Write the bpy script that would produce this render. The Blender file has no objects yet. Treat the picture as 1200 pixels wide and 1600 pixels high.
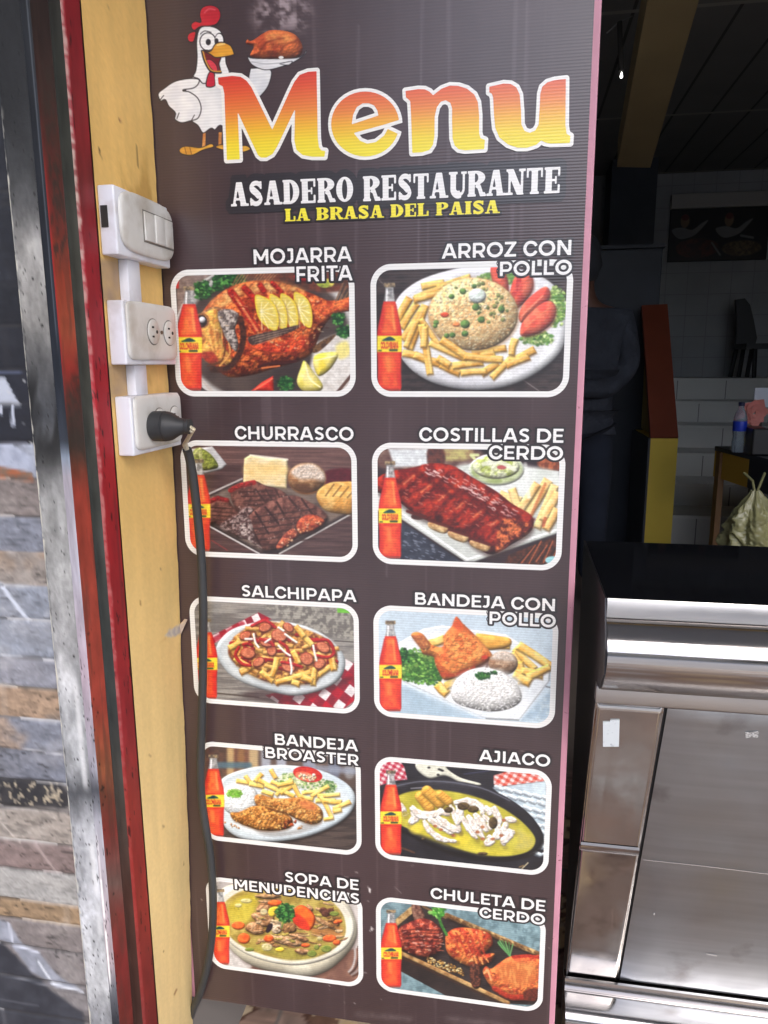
import bpy, bmesh, math, random
import numpy as np
from mathutils import Matrix, Vector

R = math.radians
scene = bpy.context.scene
COL = scene.collection

# ---------------------------------------------------------------- camera, sky, sun, exposure
K = .75                                   # metres per survey unit (the survey puts the camera 1.25 units from the board)
EYE = 1.22                                # camera height in metres
YAW, PITCH, ROLL, FPX = .1741, .1965, .0056, 1166.4
def cam_axes():
    cy, sy = math.cos(YAW), math.sin(YAW)
    f = np.array([-sy * math.cos(PITCH), cy * math.cos(PITCH), -math.sin(PITCH)])
    r = np.array([cy, sy, 0.]); d = np.cross(f, r)
    return r * math.cos(ROLL) + d * math.sin(ROLL), -r * math.sin(ROLL) + d * math.cos(ROLL), f
AX = np.stack(cam_axes())
CAM = np.array([0., -1.25 * K, EYE])
cam = bpy.data.objects.new('camera', bpy.data.cameras.new('camera')); COL.objects.link(cam)
m = Matrix.Identity(4)
for i in range(3):
    m[i][0] = AX[0][i]; m[i][1] = -AX[1][i]; m[i][2] = -AX[2][i]; m[i][3] = CAM[i]
cam.matrix_world = m
cam.data.sensor_fit = 'VERTICAL'; cam.data.sensor_height = 24.0; cam.data.lens = 24.0 * FPX / 1600
cam.data.clip_start = .02; cam.data.clip_end = 500
scene.camera = cam

SUN_EL, SUN_AZ = 40, 150                  # degrees; the street is under bright haze, the sun veiled behind the camera
world = bpy.data.worlds.new('World'); scene.world = world; world.use_nodes = True
wn = world.node_tree.nodes; bg = wn['Background']
sky = wn.new('ShaderNodeTexSky'); sky.sky_type = 'NISHITA'; sky.sun_disc = False
sky.sun_elevation = R(SUN_EL); sky.sun_rotation = R(SUN_AZ); sky.dust_density = 1.9; sky.air_density = .8; sky.ozone_density = 1.0
world.node_tree.links.new(sky.outputs[0], bg.inputs[0]); bg.inputs[1].default_value = .15
sun = bpy.data.objects.new('sun', bpy.data.lights.new('sun', 'SUN')); COL.objects.link(sun)
sun.data.energy = .55; sun.data.angle = R(30); sun.data.color = (1, .985, .965)
sv = Vector((math.sin(R(SUN_AZ)) * math.cos(R(SUN_EL)), math.cos(R(SUN_AZ)) * math.cos(R(SUN_EL)), math.sin(R(SUN_EL))))
sun.rotation_euler = sv.to_track_quat('Z', 'Y').to_euler()
scene.view_settings.view_transform = 'Standard'; scene.view_settings.look = 'None'
scene.view_settings.exposure = 1.52; scene.view_settings.gamma = 1.0

# ---------------------------------------------------------------- survey helpers: a photo pixel taken to a point on a known plane
def ray(px, py): return AX.T @ np.array([(px - 600) / FPX, (py - 800) / FPX, 1.])
def atY(px, py, y): d = ray(px, py); return CAM + d * (y - CAM[1]) / d[1]
def atX(px, py, x): d = ray(px, py); return CAM + d * (x - CAM[0]) / d[0]
def atZ(px, py, z): d = ray(px, py); return CAM + d * (z - CAM[2]) / d[2]
def pix(P):
    c = (np.asarray(P, float) - CAM) @ AX.T
    return 600 + FPX * c[..., 0] / c[..., 2], 800 + FPX * c[..., 1] / c[..., 2]
def w3(x, y, z): return (K * x, K * y, EYE + K * z)

# ---------------------------------------------------------------- scene helpers
def lin(c):
    c = np.asarray(c, float); return np.where(c <= .04045, c / 12.92, ((np.maximum(c, 0) + .055) / 1.055) ** 2.4)
def srgb(*c): return tuple(float(v) for v in lin(np.array(c) / 255.0)) + (1.,)
def tag(o, label=None, cat=None, group=None, kind=None):
    if label: o['label'] = label
    if cat: o['category'] = cat
    if group: o['group'] = group
    if kind: o['kind'] = kind
    return o
def thing(name, loc, label, cat, group=None):
    o = bpy.data.objects.new(name, None); o.empty_display_size = .05; COL.objects.link(o); o.location = loc
    return tag(o, label, cat, group)
def wmat(o):
    return o.matrix_basis.copy() if not o.parent else wmat(o.parent) @ o.matrix_parent_inverse @ o.matrix_basis
def link(name, me, mat=None, parent=None):
    o = bpy.data.objects.new(name, me); COL.objects.link(o)
    if mat: me.materials.append(mat)
    if parent:
        o.parent = parent; o.matrix_parent_inverse = wmat(parent).inverted()
    return o
def mesh_arrays(name, V, counts, loops, cols=None):
    me = bpy.data.meshes.new(name)
    me.vertices.add(len(V)); me.vertices.foreach_set('co', np.asarray(V, np.float32).ravel())
    me.loops.add(len(loops)); me.loops.foreach_set('vertex_index', np.asarray(loops, np.int32))
    me.polygons.add(len(counts)); st = np.concatenate([[0], np.cumsum(counts)[:-1]]).astype(np.int32)
    me.polygons.foreach_set('loop_start', st)
    if cols is not None:
        ca = me.color_attributes.new('Col', 'FLOAT_COLOR', 'POINT')
        c = np.ones((len(V), 4), np.float32); c[:, :3] = lin(np.clip(cols, 0, 1)); ca.data.foreach_set('color', c.ravel())
    me.update(calc_edges=True); me.validate()
    return me
def grid_mesh(name, P, cols=None, keep=None, smooth=True):
    ny, nx = P.shape[:2]; idx = np.arange(ny * nx).reshape(ny, nx)
    q = np.stack([idx[:-1, :-1], idx[1:, :-1], idx[1:, 1:], idx[:-1, 1:]], -1).reshape(-1, 4)
    if keep is not None: q = q[keep.ravel()]
    me = mesh_arrays(name, P.reshape(-1, 3), np.full(len(q), 4), q.ravel(), None if cols is None else cols.reshape(-1, 3))
    if smooth: me.polygons.foreach_set('use_smooth', np.ones(len(q), bool))
    return me
def iso_mesh(name, A, B, F, to3, cols=None):
    """flat sheet covering F > 0 on the grid (A, B); to3 takes (a, b) arrays to points; cols is an array on the grid"""
    ny, nx = F.shape; ins = F > 0
    vid = np.full(F.shape, -1); n = 0
    vid[ins] = np.arange(ins.sum()); n = ins.sum()
    va = [A[ins]]; vb = [B[ins]]; vc = [cols[ins]] if cols is not None else None
    def edges(s0, s1):
        nonlocal n
        f0, f1 = F[s0], F[s1]; cr = (f0 > 0) != (f1 > 0)
        t = np.where(cr, f0 / np.where(cr, f0 - f1, 1), 0)
        e = np.full(f0.shape, -1); k = cr.sum(); e[cr] = n + np.arange(k); n += k
        va.append((A[s0] + (A[s1] - A[s0]) * t)[cr]); vb.append((B[s0] + (B[s1] - B[s0]) * t)[cr])
        if vc is not None:
            a = np.where(ins[s0][..., None], cols[s0], cols[s1]); vc.append(a[cr])
        return e
    S = slice(None)
    eh = edges((S, slice(0, -1)), (S, slice(1, None))); ev = edges((slice(0, -1), S), (slice(1, None), S))
    corner = np.stack([vid[:-1, :-1], vid[:-1, 1:], vid[1:, 1:], vid[1:, :-1]], -1)
    edge = np.stack([eh[:-1, :], ev[:, 1:], eh[1:, :], ev[:, :-1]], -1)
    seq = np.stack([corner, edge], -1).reshape(-1, 8)
    ok = (seq >= 0); cnt = ok.sum(1); k = cnt >= 3
    seq = seq[k]; ok = ok[k]; cnt = cnt[k]
    P = to3(np.concatenate(va), np.concatenate(vb))
    return mesh_arrays(name, P, cnt, seq[ok], np.concatenate(vc) if vc is not None else None)

class MB:
    """collects simple solids into one mesh"""
    def __init__(s): s.bm = bmesh.new()
    def box(s, x0, x1, y0, y1, z0, z1, bev=0, seg=2):
        r = bmesh.ops.create_cube(s.bm, size=1); v = r['verts']
        bmesh.ops.scale(s.bm, vec=(abs(x1 - x0), abs(y1 - y0), abs(z1 - z0)), verts=v)
        bmesh.ops.translate(s.bm, vec=((x0 + x1) / 2, (y0 + y1) / 2, (z0 + z1) / 2), verts=v)
        if bev:
            es = list({e for q in v for e in q.link_edges}); bmesh.ops.bevel(s.bm, geom=es, offset=bev, segments=seg, affect='EDGES', profile=.5)
        return s
    def face(s, pts):
        s.bm.faces.new([s.bm.verts.new(p) for p in pts]); return s
    def prism(s, pts, d):
        """polygon pts (3-D, planar) extruded by vector d"""
        a = [s.bm.verts.new(p) for p in pts]; b = [s.bm.verts.new((p[0] + d[0], p[1] + d[1], p[2] + d[2])) for p in pts]; n = len(a)
        s.bm.faces.new(a[::-1]); s.bm.faces.new(b)
        for i in range(n): s.bm.faces.new([a[i], a[(i + 1) % n], b[(i + 1) % n], b[i]])
        return s
    def tube(s, P, r, n=10, cap=True):
        P = [Vector(p) for p in P]; rs = r if isinstance(r, (list, tuple)) else [r] * len(P); rings = []
        t0 = (P[1] - P[0]).normalized(); up = Vector((0, 0, 1)) if abs(t0.z) < .9 else Vector((1, 0, 0)); u = t0.cross(up).normalized()
        for i, p in enumerate(P):
            t = (P[min(i + 1, len(P) - 1)] - P[max(i - 1, 0)]).normalized(); u = (u - t * u.dot(t)).normalized(); v = t.cross(u)
            rings.append([s.bm.verts.new(p + (u * math.cos(2 * math.pi * k / n) + v * math.sin(2 * math.pi * k / n)) * rs[i]) for k in range(n)])
        for a, b in zip(rings[:-1], rings[1:]):
            for k in range(n): s.bm.faces.new([a[k], a[(k + 1) % n], b[(k + 1) % n], b[k]])
        if cap: s.bm.faces.new(rings[0][::-1]); s.bm.faces.new(rings[-1])
        return s
    def lathe(s, prof, c, n=24, axis='Z'):
        rings = []
        for r, h in prof:
            ring = []
            for k in range(n):
                a = 2 * math.pi * k / n; x, y = r * math.cos(a), r * math.sin(a)
                q = (x, y, h) if axis == 'Z' else (h, x, y) if axis == 'X' else (x, h, y)
                ring.append(s.bm.verts.new((c[0] + q[0], c[1] + q[1], c[2] + q[2])))
            rings.append(ring)
        for a, b in zip(rings[:-1], rings[1:]):
            for k in range(n): s.bm.faces.new([a[k], a[(k + 1) % n], b[(k + 1) % n], b[k]])
        s.bm.faces.new(rings[0][::-1]); s.bm.faces.new(rings[-1]); return s
    def build(s, name, mat, parent=None, smooth=False, ang=40):
        bmesh.ops.recalc_face_normals(s.bm, faces=s.bm.faces)
        me = bpy.data.meshes.new(name); s.bm.to_mesh(me); s.bm.free()
        if smooth:
            me.polygons.foreach_set('use_smooth', np.ones(len(me.polygons), bool)); me.set_sharp_from_angle(angle=R(ang))
        return link(name, me, mat, parent)

def mat(name, base=(.5, .5, .5, 1), rough=.6, metal=0., spec=.5, attr=False, noise=None, bump=None, ribs=None, grime=None, lines=(), rnoise=None, **kw):
    """noise = (scale, amount), bump = (scale, strength, distance), ribs = (period, colour amount, bump strength), grime = (colour, scale, low, high)"""
    M = bpy.data.materials.new(name); M.use_nodes = True; nt = M.node_tree; N = nt.nodes; L = nt.links
    b = N['Principled BSDF']; b.inputs['Roughness'].default_value = rough; b.inputs['Metallic'].default_value = metal; b.inputs['Specular IOR Level'].default_value = spec
    for k, v in kw.items(): b.inputs[k.replace('_', ' ')].default_value = v
    if attr:
        a = N.new('ShaderNodeAttribute'); a.attribute_name = 'Col'; c = a.outputs['Color']
    else:
        r = N.new('ShaderNodeRGB'); r.outputs[0].default_value = base; c = r.outputs[0]
    geo = N.new('ShaderNodeNewGeometry'); pos = geo.outputs['Position']
    def nz(scale, detail=5, stretch=None):
        t = N.new('ShaderNodeTexNoise'); t.inputs['Scale'].default_value = scale; t.inputs['Detail'].default_value = detail
        if stretch:
            mp = N.new('ShaderNodeMapping'); mp.inputs['Scale'].default_value = stretch; L.new(pos, mp.inputs[0]); L.new(mp.outputs[0], t.inputs[0])
        else: L.new(pos, t.inputs[0])
        return t.outputs[0]
    def mul(c, fac, lo, hi):
        mr = N.new('ShaderNodeMapRange'); mr.inputs[1].default_value = .25; mr.inputs[2].default_value = .75; mr.inputs[3].default_value = lo; mr.inputs[4].default_value = hi
        L.new(fac, mr.inputs[0]); mx = N.new('ShaderNodeVectorMath'); mx.operation = 'SCALE'; L.new(c, mx.inputs[0]); L.new(mr.outputs[0], mx.inputs['Scale']); return mx.outputs[0]
    if noise: c = mul(c, nz(noise[0], 6, noise[2] if len(noise) > 2 else None), 1 - noise[1], 1 + noise[1])
    if grime:
        g = nz(grime[1], 8, grime[4] if len(grime) > 4 else None); mr = N.new('ShaderNodeMapRange'); mr.inputs[1].default_value = grime[2]; mr.inputs[2].default_value = grime[3]; L.new(g, mr.inputs[0])
        mx = N.new('ShaderNodeMix'); mx.data_type = 'RGBA'; L.new(mr.outputs[0], mx.inputs[0]); L.new(c, mx.inputs[6]); mx.inputs[7].default_value = grime[0]; c = mx.outputs[2]
    for ax, per, wd, off, lc in lines:         # thin joints drawn across the surface every per metres
        sx = N.new('ShaderNodeSeparateXYZ'); L.new(pos, sx.inputs[0])
        m1 = N.new('ShaderNodeMath'); m1.operation = 'ADD'; m1.inputs[1].default_value = off + 100 * per; L.new(sx.outputs[ax], m1.inputs[0])
        m2 = N.new('ShaderNodeMath'); m2.operation = 'MODULO'; m2.inputs[1].default_value = per; L.new(m1.outputs[0], m2.inputs[0])
        m3 = N.new('ShaderNodeMath'); m3.operation = 'LESS_THAN'; m3.inputs[1].default_value = wd; L.new(m2.outputs[0], m3.inputs[0])
        mx = N.new('ShaderNodeMix'); mx.data_type = 'RGBA'; L.new(m3.outputs[0], mx.inputs[0]); L.new(c, mx.inputs[6]); mx.inputs[7].default_value = lc; c = mx.outputs[2]
    if rnoise:                                 # smears: roughness varies over the sheet
        rr = N.new('ShaderNodeMapRange'); rr.inputs[1].default_value = .3; rr.inputs[2].default_value = .7; rr.inputs[3].default_value = rough - rnoise[1]; rr.inputs[4].default_value = rough + rnoise[1]
        L.new(nz(rnoise[0], 7, rnoise[2] if len(rnoise) > 2 else None), rr.inputs[0]); L.new(rr.outputs[0], b.inputs['Roughness'])
    hgt = None
    if ribs:
        sx = N.new('ShaderNodeSeparateXYZ'); L.new(pos, sx.inputs[0]); mm = N.new('ShaderNodeMath'); mm.operation = 'MULTIPLY'; mm.inputs[1].default_value = 2 * math.pi / ribs[0]; L.new(sx.outputs[2], mm.inputs[0])
        sn = N.new('ShaderNodeMath'); sn.operation = 'SINE'; L.new(mm.outputs[0], sn.inputs[0])
        h = N.new('ShaderNodeMapRange'); h.inputs[1].default_value = -1; h.inputs[2].default_value = 1; L.new(sn.outputs[0], h.inputs[0])
        c = mul(c, h.outputs[0], 1 - ribs[1], 1 + ribs[1]); hgt = (h.outputs[0], ribs[2], .0006)
    if hgt:
        bp = N.new('ShaderNodeBump'); bp.inputs['Strength'].default_value = hgt[1]; bp.inputs['Distance'].default_value = hgt[2]; L.new(hgt[0], bp.inputs['Height']); L.new(bp.outputs[0], b.inputs['Normal'])
    elif bump:
        bp = N.new('ShaderNodeBump'); bp.inputs['Strength'].default_value = bump[1]; bp.inputs['Distance'].default_value = bump[2]; L.new(nz(bump[0], 8, bump[3] if len(bump) > 3 else None), bp.inputs['Height']); L.new(bp.outputs[0], b.inputs['Normal'])
    L.new(c, b.inputs['Base Color'])
    return M
# ---------------------------------------------------------------- print shop: numpy drawing of the printed artwork
def hash2(ix, iy, seed):
    h = (ix.astype(np.int64) * 374761393 + iy.astype(np.int64) * 668265263 + seed * 974711) & 0xFFFFFFFF
    h = ((h ^ (h >> 13)) * 1274126177) & 0xFFFFFFFF
    h = h ^ (h >> 16)
    return (h & 0xFFFF) / 65535.0

def vnoise(x, y, seed=0, octv=3):
    out = np.zeros(np.shape(x)); amp = 1.0; tot = 0.0
    for o in range(octv):
        xi = np.floor(x); yi = np.floor(y); fx = x - xi; fy = y - yi
        fx = fx * fx * (3 - 2 * fx); fy = fy * fy * (3 - 2 * fy)
        s = seed + 31 * o
        a = hash2(xi, yi, s); b = hash2(xi + 1, yi, s); c = hash2(xi, yi + 1, s); d = hash2(xi + 1, yi + 1, s)
        out += amp * ((a * (1 - fx) + b * fx) * (1 - fy) + (c * (1 - fx) + d * fx) * fy)
        tot += amp; amp *= .55; x = x * 2.03 + 17.3; y = y * 2.03 + 9.1
    return out / tot

def smooth_pts(P, n=6):
    P = np.asarray(P, float); N = len(P); out = []
    for i in range(N):
        p0, p1, p2, p3 = P[i - 1], P[i], P[(i + 1) % N], P[(i + 2) % N]
        for k in range(n):
            t = k / n
            out.append(.5 * (2 * p1 + (p2 - p0) * t + (2 * p0 - 5 * p1 + 4 * p2 - p3) * t * t + (3 * p1 - p0 - 3 * p2 + p3) * t ** 3))
    return np.array(out)

def poly_sd(x, y, P):
    """signed distance, positive inside"""
    d = np.full(x.shape, 1e18); ins = np.zeros(x.shape, bool)
    n = len(P)
    for i in range(n):
        ax, ay = P[i]; bx, by = P[(i + 1) % n]
        ex, ey = bx - ax, by - ay
        L = ex * ex + ey * ey
        wx = x - ax; wy = y - ay
        t = np.clip((wx * ex + wy * ey) / L, 0, 1) if L > 1e-18 else 0.0
        d = np.minimum(d, (wx - ex * t) ** 2 + (wy - ey * t) ** 2)
        if ay != by:
            ins ^= ((ay > y) != (by > y)) & (x < ex * (y - ay) / ey + ax)
    d = np.sqrt(d)
    return np.where(ins, d, -d)

def line_sd(x, y, P):
    d = np.full(x.shape, 1e18)
    for (ax, ay), (bx, by) in zip(P[:-1], P[1:]):
        ex, ey = bx - ax, by - ay; L = ex * ex + ey * ey + 1e-18
        wx = x - ax; wy = y - ay
        t = np.clip((wx * ex + wy * ey) / L, 0, 1)
        d = np.minimum(d, (wx - ex * t) ** 2 + (wy - ey * t) ** 2)
    return np.sqrt(d)

def C8(c): return np.array(c, float) / 255.0
def sstep(a, b, x):
    t = np.clip((x - a) / (b - a), 0, 1); return t * t * (3 - 2 * t)

class Art:
    def __init__(s, X, Y, base=(60, 50, 50)):
        s.X, s.Y = X, Y
        s.im = np.zeros(X.shape + (3,)); s.im[:] = C8(base); s.al = np.zeros(X.shape); s.seed = 1
        s.aa = 2.5; s.dx = (X[0, -1] - X[0, 0]) / X.shape[1]; s.dy = (Y[-1, 0] - Y[0, 0]) / X.shape[0]
    def _box(s, P, m):
        P = np.asarray(P, float)
        k = (s.X > P[:, 0].min() - m) & (s.X < P[:, 0].max() + m) & (s.Y > P[:, 1].min() - m) & (s.Y < P[:, 1].max() + m)
        r = np.where(k.any(1))[0]; c = np.where(k.any(0))[0]
        if len(r) == 0 or len(c) == 0: return None
        return (slice(r[0], r[-1] + 1), slice(c[0], c[-1] + 1))
    def blend(s, sl, a, col):
        s.im[sl] = s.im[sl] * (1 - a[..., None]) + col * a[..., None]
        s.al[sl] = np.maximum(s.al[sl], a)
    def tex(s, sl, c1, c2, sc, con=1.0, sy=None, octv=3):
        s.seed += 7
        n = vnoise(s.X[sl] / sc, s.Y[sl] / (sy or sc), s.seed, octv)
        n = np.clip((n - .5) * 2 * con + .5, 0, 1)[..., None]
        return C8(c1) * (1 - n) + C8(c2) * n
    def fill(s, c1, c2=None, sc=60, con=1.3, sy=None):
        sl = (slice(None), slice(None))
        s.im[:] = s.tex(sl, c1, c2 or c1, sc, con, sy)
    def poly(s, P, c1, c2=None, sc=20, con=1.4, sm=True, soft=None, a=1.0, dome=0, bump=0, bs=14, light=(-.5, -.8), amb=.62, rim=None, sy=None):
        if sm: P = smooth_pts(P)
        soft = soft or s.aa
        sl = s._box(P, soft * 2 + 2)
        if sl is None: return
        d = poly_sd(s.X[sl], s.Y[sl], np.asarray(P, float))
        s._paint(sl, d, c1, c2, sc, con, soft, a, dome, bump, bs, light, amb, rim, sy)
    def _paint(s, sl, d, c1, c2, sc, con, soft, a, dome, bump, bs, light, amb, rim=None, sy=None):
        m = sstep(-soft, soft, d) * a
        col = s.tex(sl, c1, c2 or c1, sc, con, sy)
        if rim:
            rc, rw = rim
            t = sstep(rw, 0, d)[..., None]; col = col * (1 - t) + C8(rc) * t
        if dome or bump:
            h = np.zeros(d.shape)
            if dome:
                q = np.clip(d / dome, 0, 1); h = dome * np.sqrt(np.clip(1 - (1 - q) ** 2, 0, 1))
            if bump:
                s.seed += 3
                h = h + bump * vnoise(s.X[sl] / bs, s.Y[sl] / bs, s.seed, 3) * np.clip(d / 8, 0, 1)
            if min(d.shape) > 2:
                gy, gx = np.gradient(h); sx = abs(s.dx); gx = gx / sx; gy = gy / abs(s.dy)
                nz = 1 / np.sqrt(1 + gx * gx + gy * gy)
                v = np.clip(amb + .38 * nz - .5 * (gx * light[0] + gy * light[1]) * nz, .15, 1.75)
                col = col * v[..., None] + .25 * np.clip(v - 1.12, 0, 1)[..., None]
        s.blend(sl, m, np.clip(col, 0, 1))
    def ell(s, cx, cy, rx, ry, c1, c2=None, rot=0, **k):
        t = np.linspace(0, 2 * np.pi, 30, endpoint=False); r = math.radians(rot)
        x = rx * np.cos(t); y = ry * np.sin(t)
        s.poly(np.stack([cx + x * math.cos(r) - y * math.sin(r), cy + x * math.sin(r) + y * math.cos(r)], 1), c1, c2, sm=False, **k)
    def line(s, P, w, c1, c2=None, sc=20, con=1.4, a=1.0, soft=None, dome=0, curve=False, **k):
        P = np.asarray(P, float)
        if curve:
            Q = []
            for i in range(len(P) - 1):
                p0 = P[max(i - 1, 0)]; p1 = P[i]; p2 = P[i + 1]; p3 = P[min(i + 2, len(P) - 1)]
                for t in np.linspace(0, 1, 7)[:-1]:
                    Q.append(.5 * (2 * p1 + (p2 - p0) * t + (2 * p0 - 5 * p1 + 4 * p2 - p3) * t * t + (3 * p1 - p0 - 3 * p2 + p3) * t ** 3))
            P = np.array(Q + [P[-1]])
        soft = soft or s.aa
        sl = s._box(P, w / 2 + soft * 2 + 2)
        if sl is None: return
        d = w / 2 - line_sd(s.X[sl], s.Y[sl], P)
        s._paint(sl, d, c1, c2, sc, con, soft, a, dome, k.get('bump', 0), k.get('bs', 10), k.get('light', (-.4, -.8)), k.get('amb', .62))
    def fry(s, x0, y0, x1, y1, w=34, c=(238, 190, 92), c2=(214, 152, 58)):
        s.seed += 1; rg = np.random.RandomState(s.seed)
        ang = math.atan2(y1 - y0, x1 - x0); ux, uy = math.cos(ang), math.sin(ang); nx, ny = uy, -ux
        if ny > 0: nx, ny = -nx, -ny
        h0, h1 = w * rg.uniform(.4, .52), w * rg.uniform(.4, .52); e = w * .3
        xm, ym = (x0 + x1) / 2 + nx * w * rg.uniform(-.12, .12), (y0 + y1) / 2 + ny * w * rg.uniform(-.12, .12)
        P = [(x0 - ux * e * rg.uniform(.4, 1.2) + nx * h0, y0 - uy * e + ny * h0), (xm + nx * h0, ym + ny * h0), (x1 + ux * e * rg.uniform(.4, 1.2) + nx * h1, y1 + uy * e + ny * h1),
             (x1 + ux * e - nx * h1, y1 + uy * e - ny * h1), (xm - nx * h1, ym - ny * h1), (x0 - ux * e - nx * h0, y0 - uy * e - ny * h0)]
        s.poly([(a + 3, b + 7) for a, b in P], (96, 62, 26), a=.5, soft=6, sm=False)
        s.poly(P, c, c2, sc=34, sm=False, dome=w * .34, amb=.68, con=1.8, bump=2.5)
        s.line([(x0 + nx * w * .18, y0 + ny * w * .18), (xm + nx * w * .2, ym + ny * w * .2), (x1 + nx * w * .18, y1 + ny * w * .18)], w * .3, (253, 226, 150), a=.55, soft=4)
    def strip(s, P, w, c1, c2, **k):
        """tapered shred"""
        P = np.asarray(P, float); Q = []
        for i in range(len(P) - 1):
            p0 = P[max(i - 1, 0)]; p1 = P[i]; p2 = P[i + 1]; p3 = P[min(i + 2, len(P) - 1)]
            for t in np.linspace(0, 1, 5)[:-1]: Q.append(.5 * (2 * p1 + (p2 - p0) * t + (2 * p0 - 5 * p1 + 4 * p2 - p3) * t * t + (3 * p1 - p0 - 3 * p2 + p3) * t ** 3))
        Q = np.array(Q + [P[-1]]); T = np.gradient(Q, axis=0); T /= np.maximum(np.hypot(T[:, 0], T[:, 1]), 1e-6)[:, None]; N = np.stack([T[:, 1], -T[:, 0]], 1)
        s.seed += 1; rg = np.random.RandomState(s.seed); u = np.linspace(0, 1, len(Q))
        W = (w / 2 * (np.sin(np.pi * (u * .84 + .1)) ** .6) * rg.uniform(.75, 1.15, len(Q)))[:, None]
        s.poly(np.vstack([Q + N * W, (Q - N * W)[::-1]]), c1, c2, sm=False, **k)
    def green(s, cx, cy, rx, ry, n, seed, cols=((30, 90, 40), (60, 130, 55), (20, 60, 30), (95, 160, 70)), r=(6, 15)):
        rg = np.random.RandomState(seed)
        s.poly([(cx + rx * .9 * math.cos(t) * rg.uniform(.8, 1.1), cy + ry * .9 * math.sin(t) * rg.uniform(.8, 1.1)) for t in np.linspace(0, 6.28, 12)[:-1]], cols[2], cols[0], sc=9, con=2, soft=4)
        for i in range(int(n * 1.7)):
            a = rg.rand() * 6.28; q = math.sqrt(rg.rand()); x = cx + math.cos(a) * q * rx; y = cy + math.sin(a) * q * ry
            rr = rg.uniform(*r) * .95; c = np.array(cols[rg.randint(len(cols))], float) * rg.uniform(.75, 1.2); m = rg.randint(4, 7); ph = rg.rand() * 6
            P = [(x + rr * math.cos(ph + 6.283 * k / m) * rg.uniform(.35, 1.15), y + rr * math.sin(ph + 6.283 * k / m) * rg.uniform(.25, .9)) for k in range(m)]
            s.poly([(u + 2, v + 3) for u, v in P], np.array(cols[2]) * .6, a=.35, sm=False, soft=3)
            s.poly(P, np.clip(c, 0, 255), sm=False, a=.95)
    def specks(s, P, n, seed, size, cols, a=1.0, asp=(.4, 1), dome=True):
        rg = np.random.RandomState(seed); P = np.asarray(P, float)
        k = 0; tries = 0
        while k < n and tries < n * 20:
            tries += 1
            x = rg.uniform(P[:, 0].min(), P[:, 0].max()); y = rg.uniform(P[:, 1].min(), P[:, 1].max())
            if poly_sd(np.array([x]), np.array([y]), P)[0] < 0: continue
            r = rg.uniform(*size)
            s.ell(x, y, r, r * rg.uniform(*asp), cols[rg.randint(len(cols))], rot=rg.rand() * 180, a=a, dome=r if dome else 0)
            k += 1
    def bottle(s, x0, y0, x1, y1):
        """glass soda bottle with orange-red drink and a yellow paper label, fitted to a box"""
        H = y1 - y0; W = x1 - x0; cx = (x0 + x1) / 2
        prof = [(0, .22), (.035, .23), (.04, .17), (.1, .185), (.18, .25), (.27, .315), (.34, .39), (.4, .46), (.46, .495), (.55, .5), (.64, .5), (.7, .47), (.78, .455), (.88, .47), (.96, .48), (1, .43)]
        def shape(a, b, k=1.0):
            ys = [a] + [p[0] for p in prof if a < p[0] < b] + [b]
            w = np.interp(ys, [p[0] for p in prof], [p[1] for p in prof]) * W * k
            return [(cx - q, y0 + t * H) for t, q in zip(ys, w)] + [(cx + q, y0 + t * H) for t, q in zip(ys[::-1], w[::-1])]
        s.poly(shape(0, 1), (150, 150, 150), sm=False, a=.75)
        s.poly(shape(.04, .18, .8), (205, 205, 200), (120, 120, 120), sc=14, sm=False, a=.8)
        s.poly(shape(0, .04), (176, 150, 110), (90, 80, 70), sc=10, sm=False)
        s.line([(cx - .1 * W, y0 + .06 * H), (cx - .12 * W, y0 + .17 * H)], .07 * W, (250, 250, 248), a=.9)
        s.poly(shape(.17, .995), (226, 62, 44), (214, 44, 40), sc=40, sm=False)
        s.poly(shape(.2, .46, .55), (246, 134, 60), (238, 96, 50), sc=25, soft=12, a=.8)
        s.poly(shape(.66, .95, .6), (240, 106, 52), (232, 72, 46), sc=25, soft=14, a=.8)
        s.line([(cx + .12 * W, y0 + .22 * H), (cx + .2 * W, y0 + .42 * H)], .1 * W, (250, 170, 90), a=.55, soft=5)
        s.line([(cx - .06 * W, y0 + .7 * H), (cx - .02 * W, y0 + .8 * H)], .2 * W, (246, 150, 70), a=.55, soft=9)
        s.poly(shape(.17, .995), (150, 20, 26), sm=False, a=0.0)
        for sg in (-1, 1):
            s.line([(cx + sg * .27 * W, y0 + .2 * H), (cx + sg * .44 * W, y0 + .4 * H), (cx + sg * .47 * W, y0 + .5 * H), (cx + sg * .46 * W, y0 + .96 * H)], .05 * W, (176, 28, 30), a=.6)
        s.line([(cx - .4 * W, y0 + .985 * H), (cx + .4 * W, y0 + .985 * H)], .02 * H, (120, 70, 60), a=.6)
        s.poly(shape(.485, .635), (244, 222, 60), (238, 210, 48), sc=30, sm=False)
        # wordmark and emblem on the label
        s.poly([(cx - .3 * W, y0 + .53 * H), (cx - .14 * W, y0 + .505 * H), (cx, y0 + .494 * H), (cx + .12 * W, y0 + .502 * H), (cx + .24 * W, y0 + .526 * H), (cx, y0 + .532 * H)], (30, 60, 80), (30, 90, 70), sc=9)
        if WORD is not None:
            sl = s._box([(cx - .42 * W, y0 + .53 * H), (cx + .42 * W, y0 + .605 * H)], 2)
            u = (s.X[sl] - (cx - .36 * W)) / (.72 * W); v = (y0 + .604 * H - s.Y[sl]) / (.062 * H)
            d = WORD(u, v)
            s.blend(sl, sstep(-.1, .1, d + .03) * .95, C8((206, 36, 44)))
        s.line([(cx + .02 * W, y0 + .618 * H), (cx + .3 * W, y0 + .618 * H)], .018 * H, (40, 70, 50))
        s.line([(cx - .44 * W, y0 + .622 * H), (cx - .34 * W, y0 + .622 * H)], .012 * H, (60, 80, 40))

WORD = None
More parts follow.
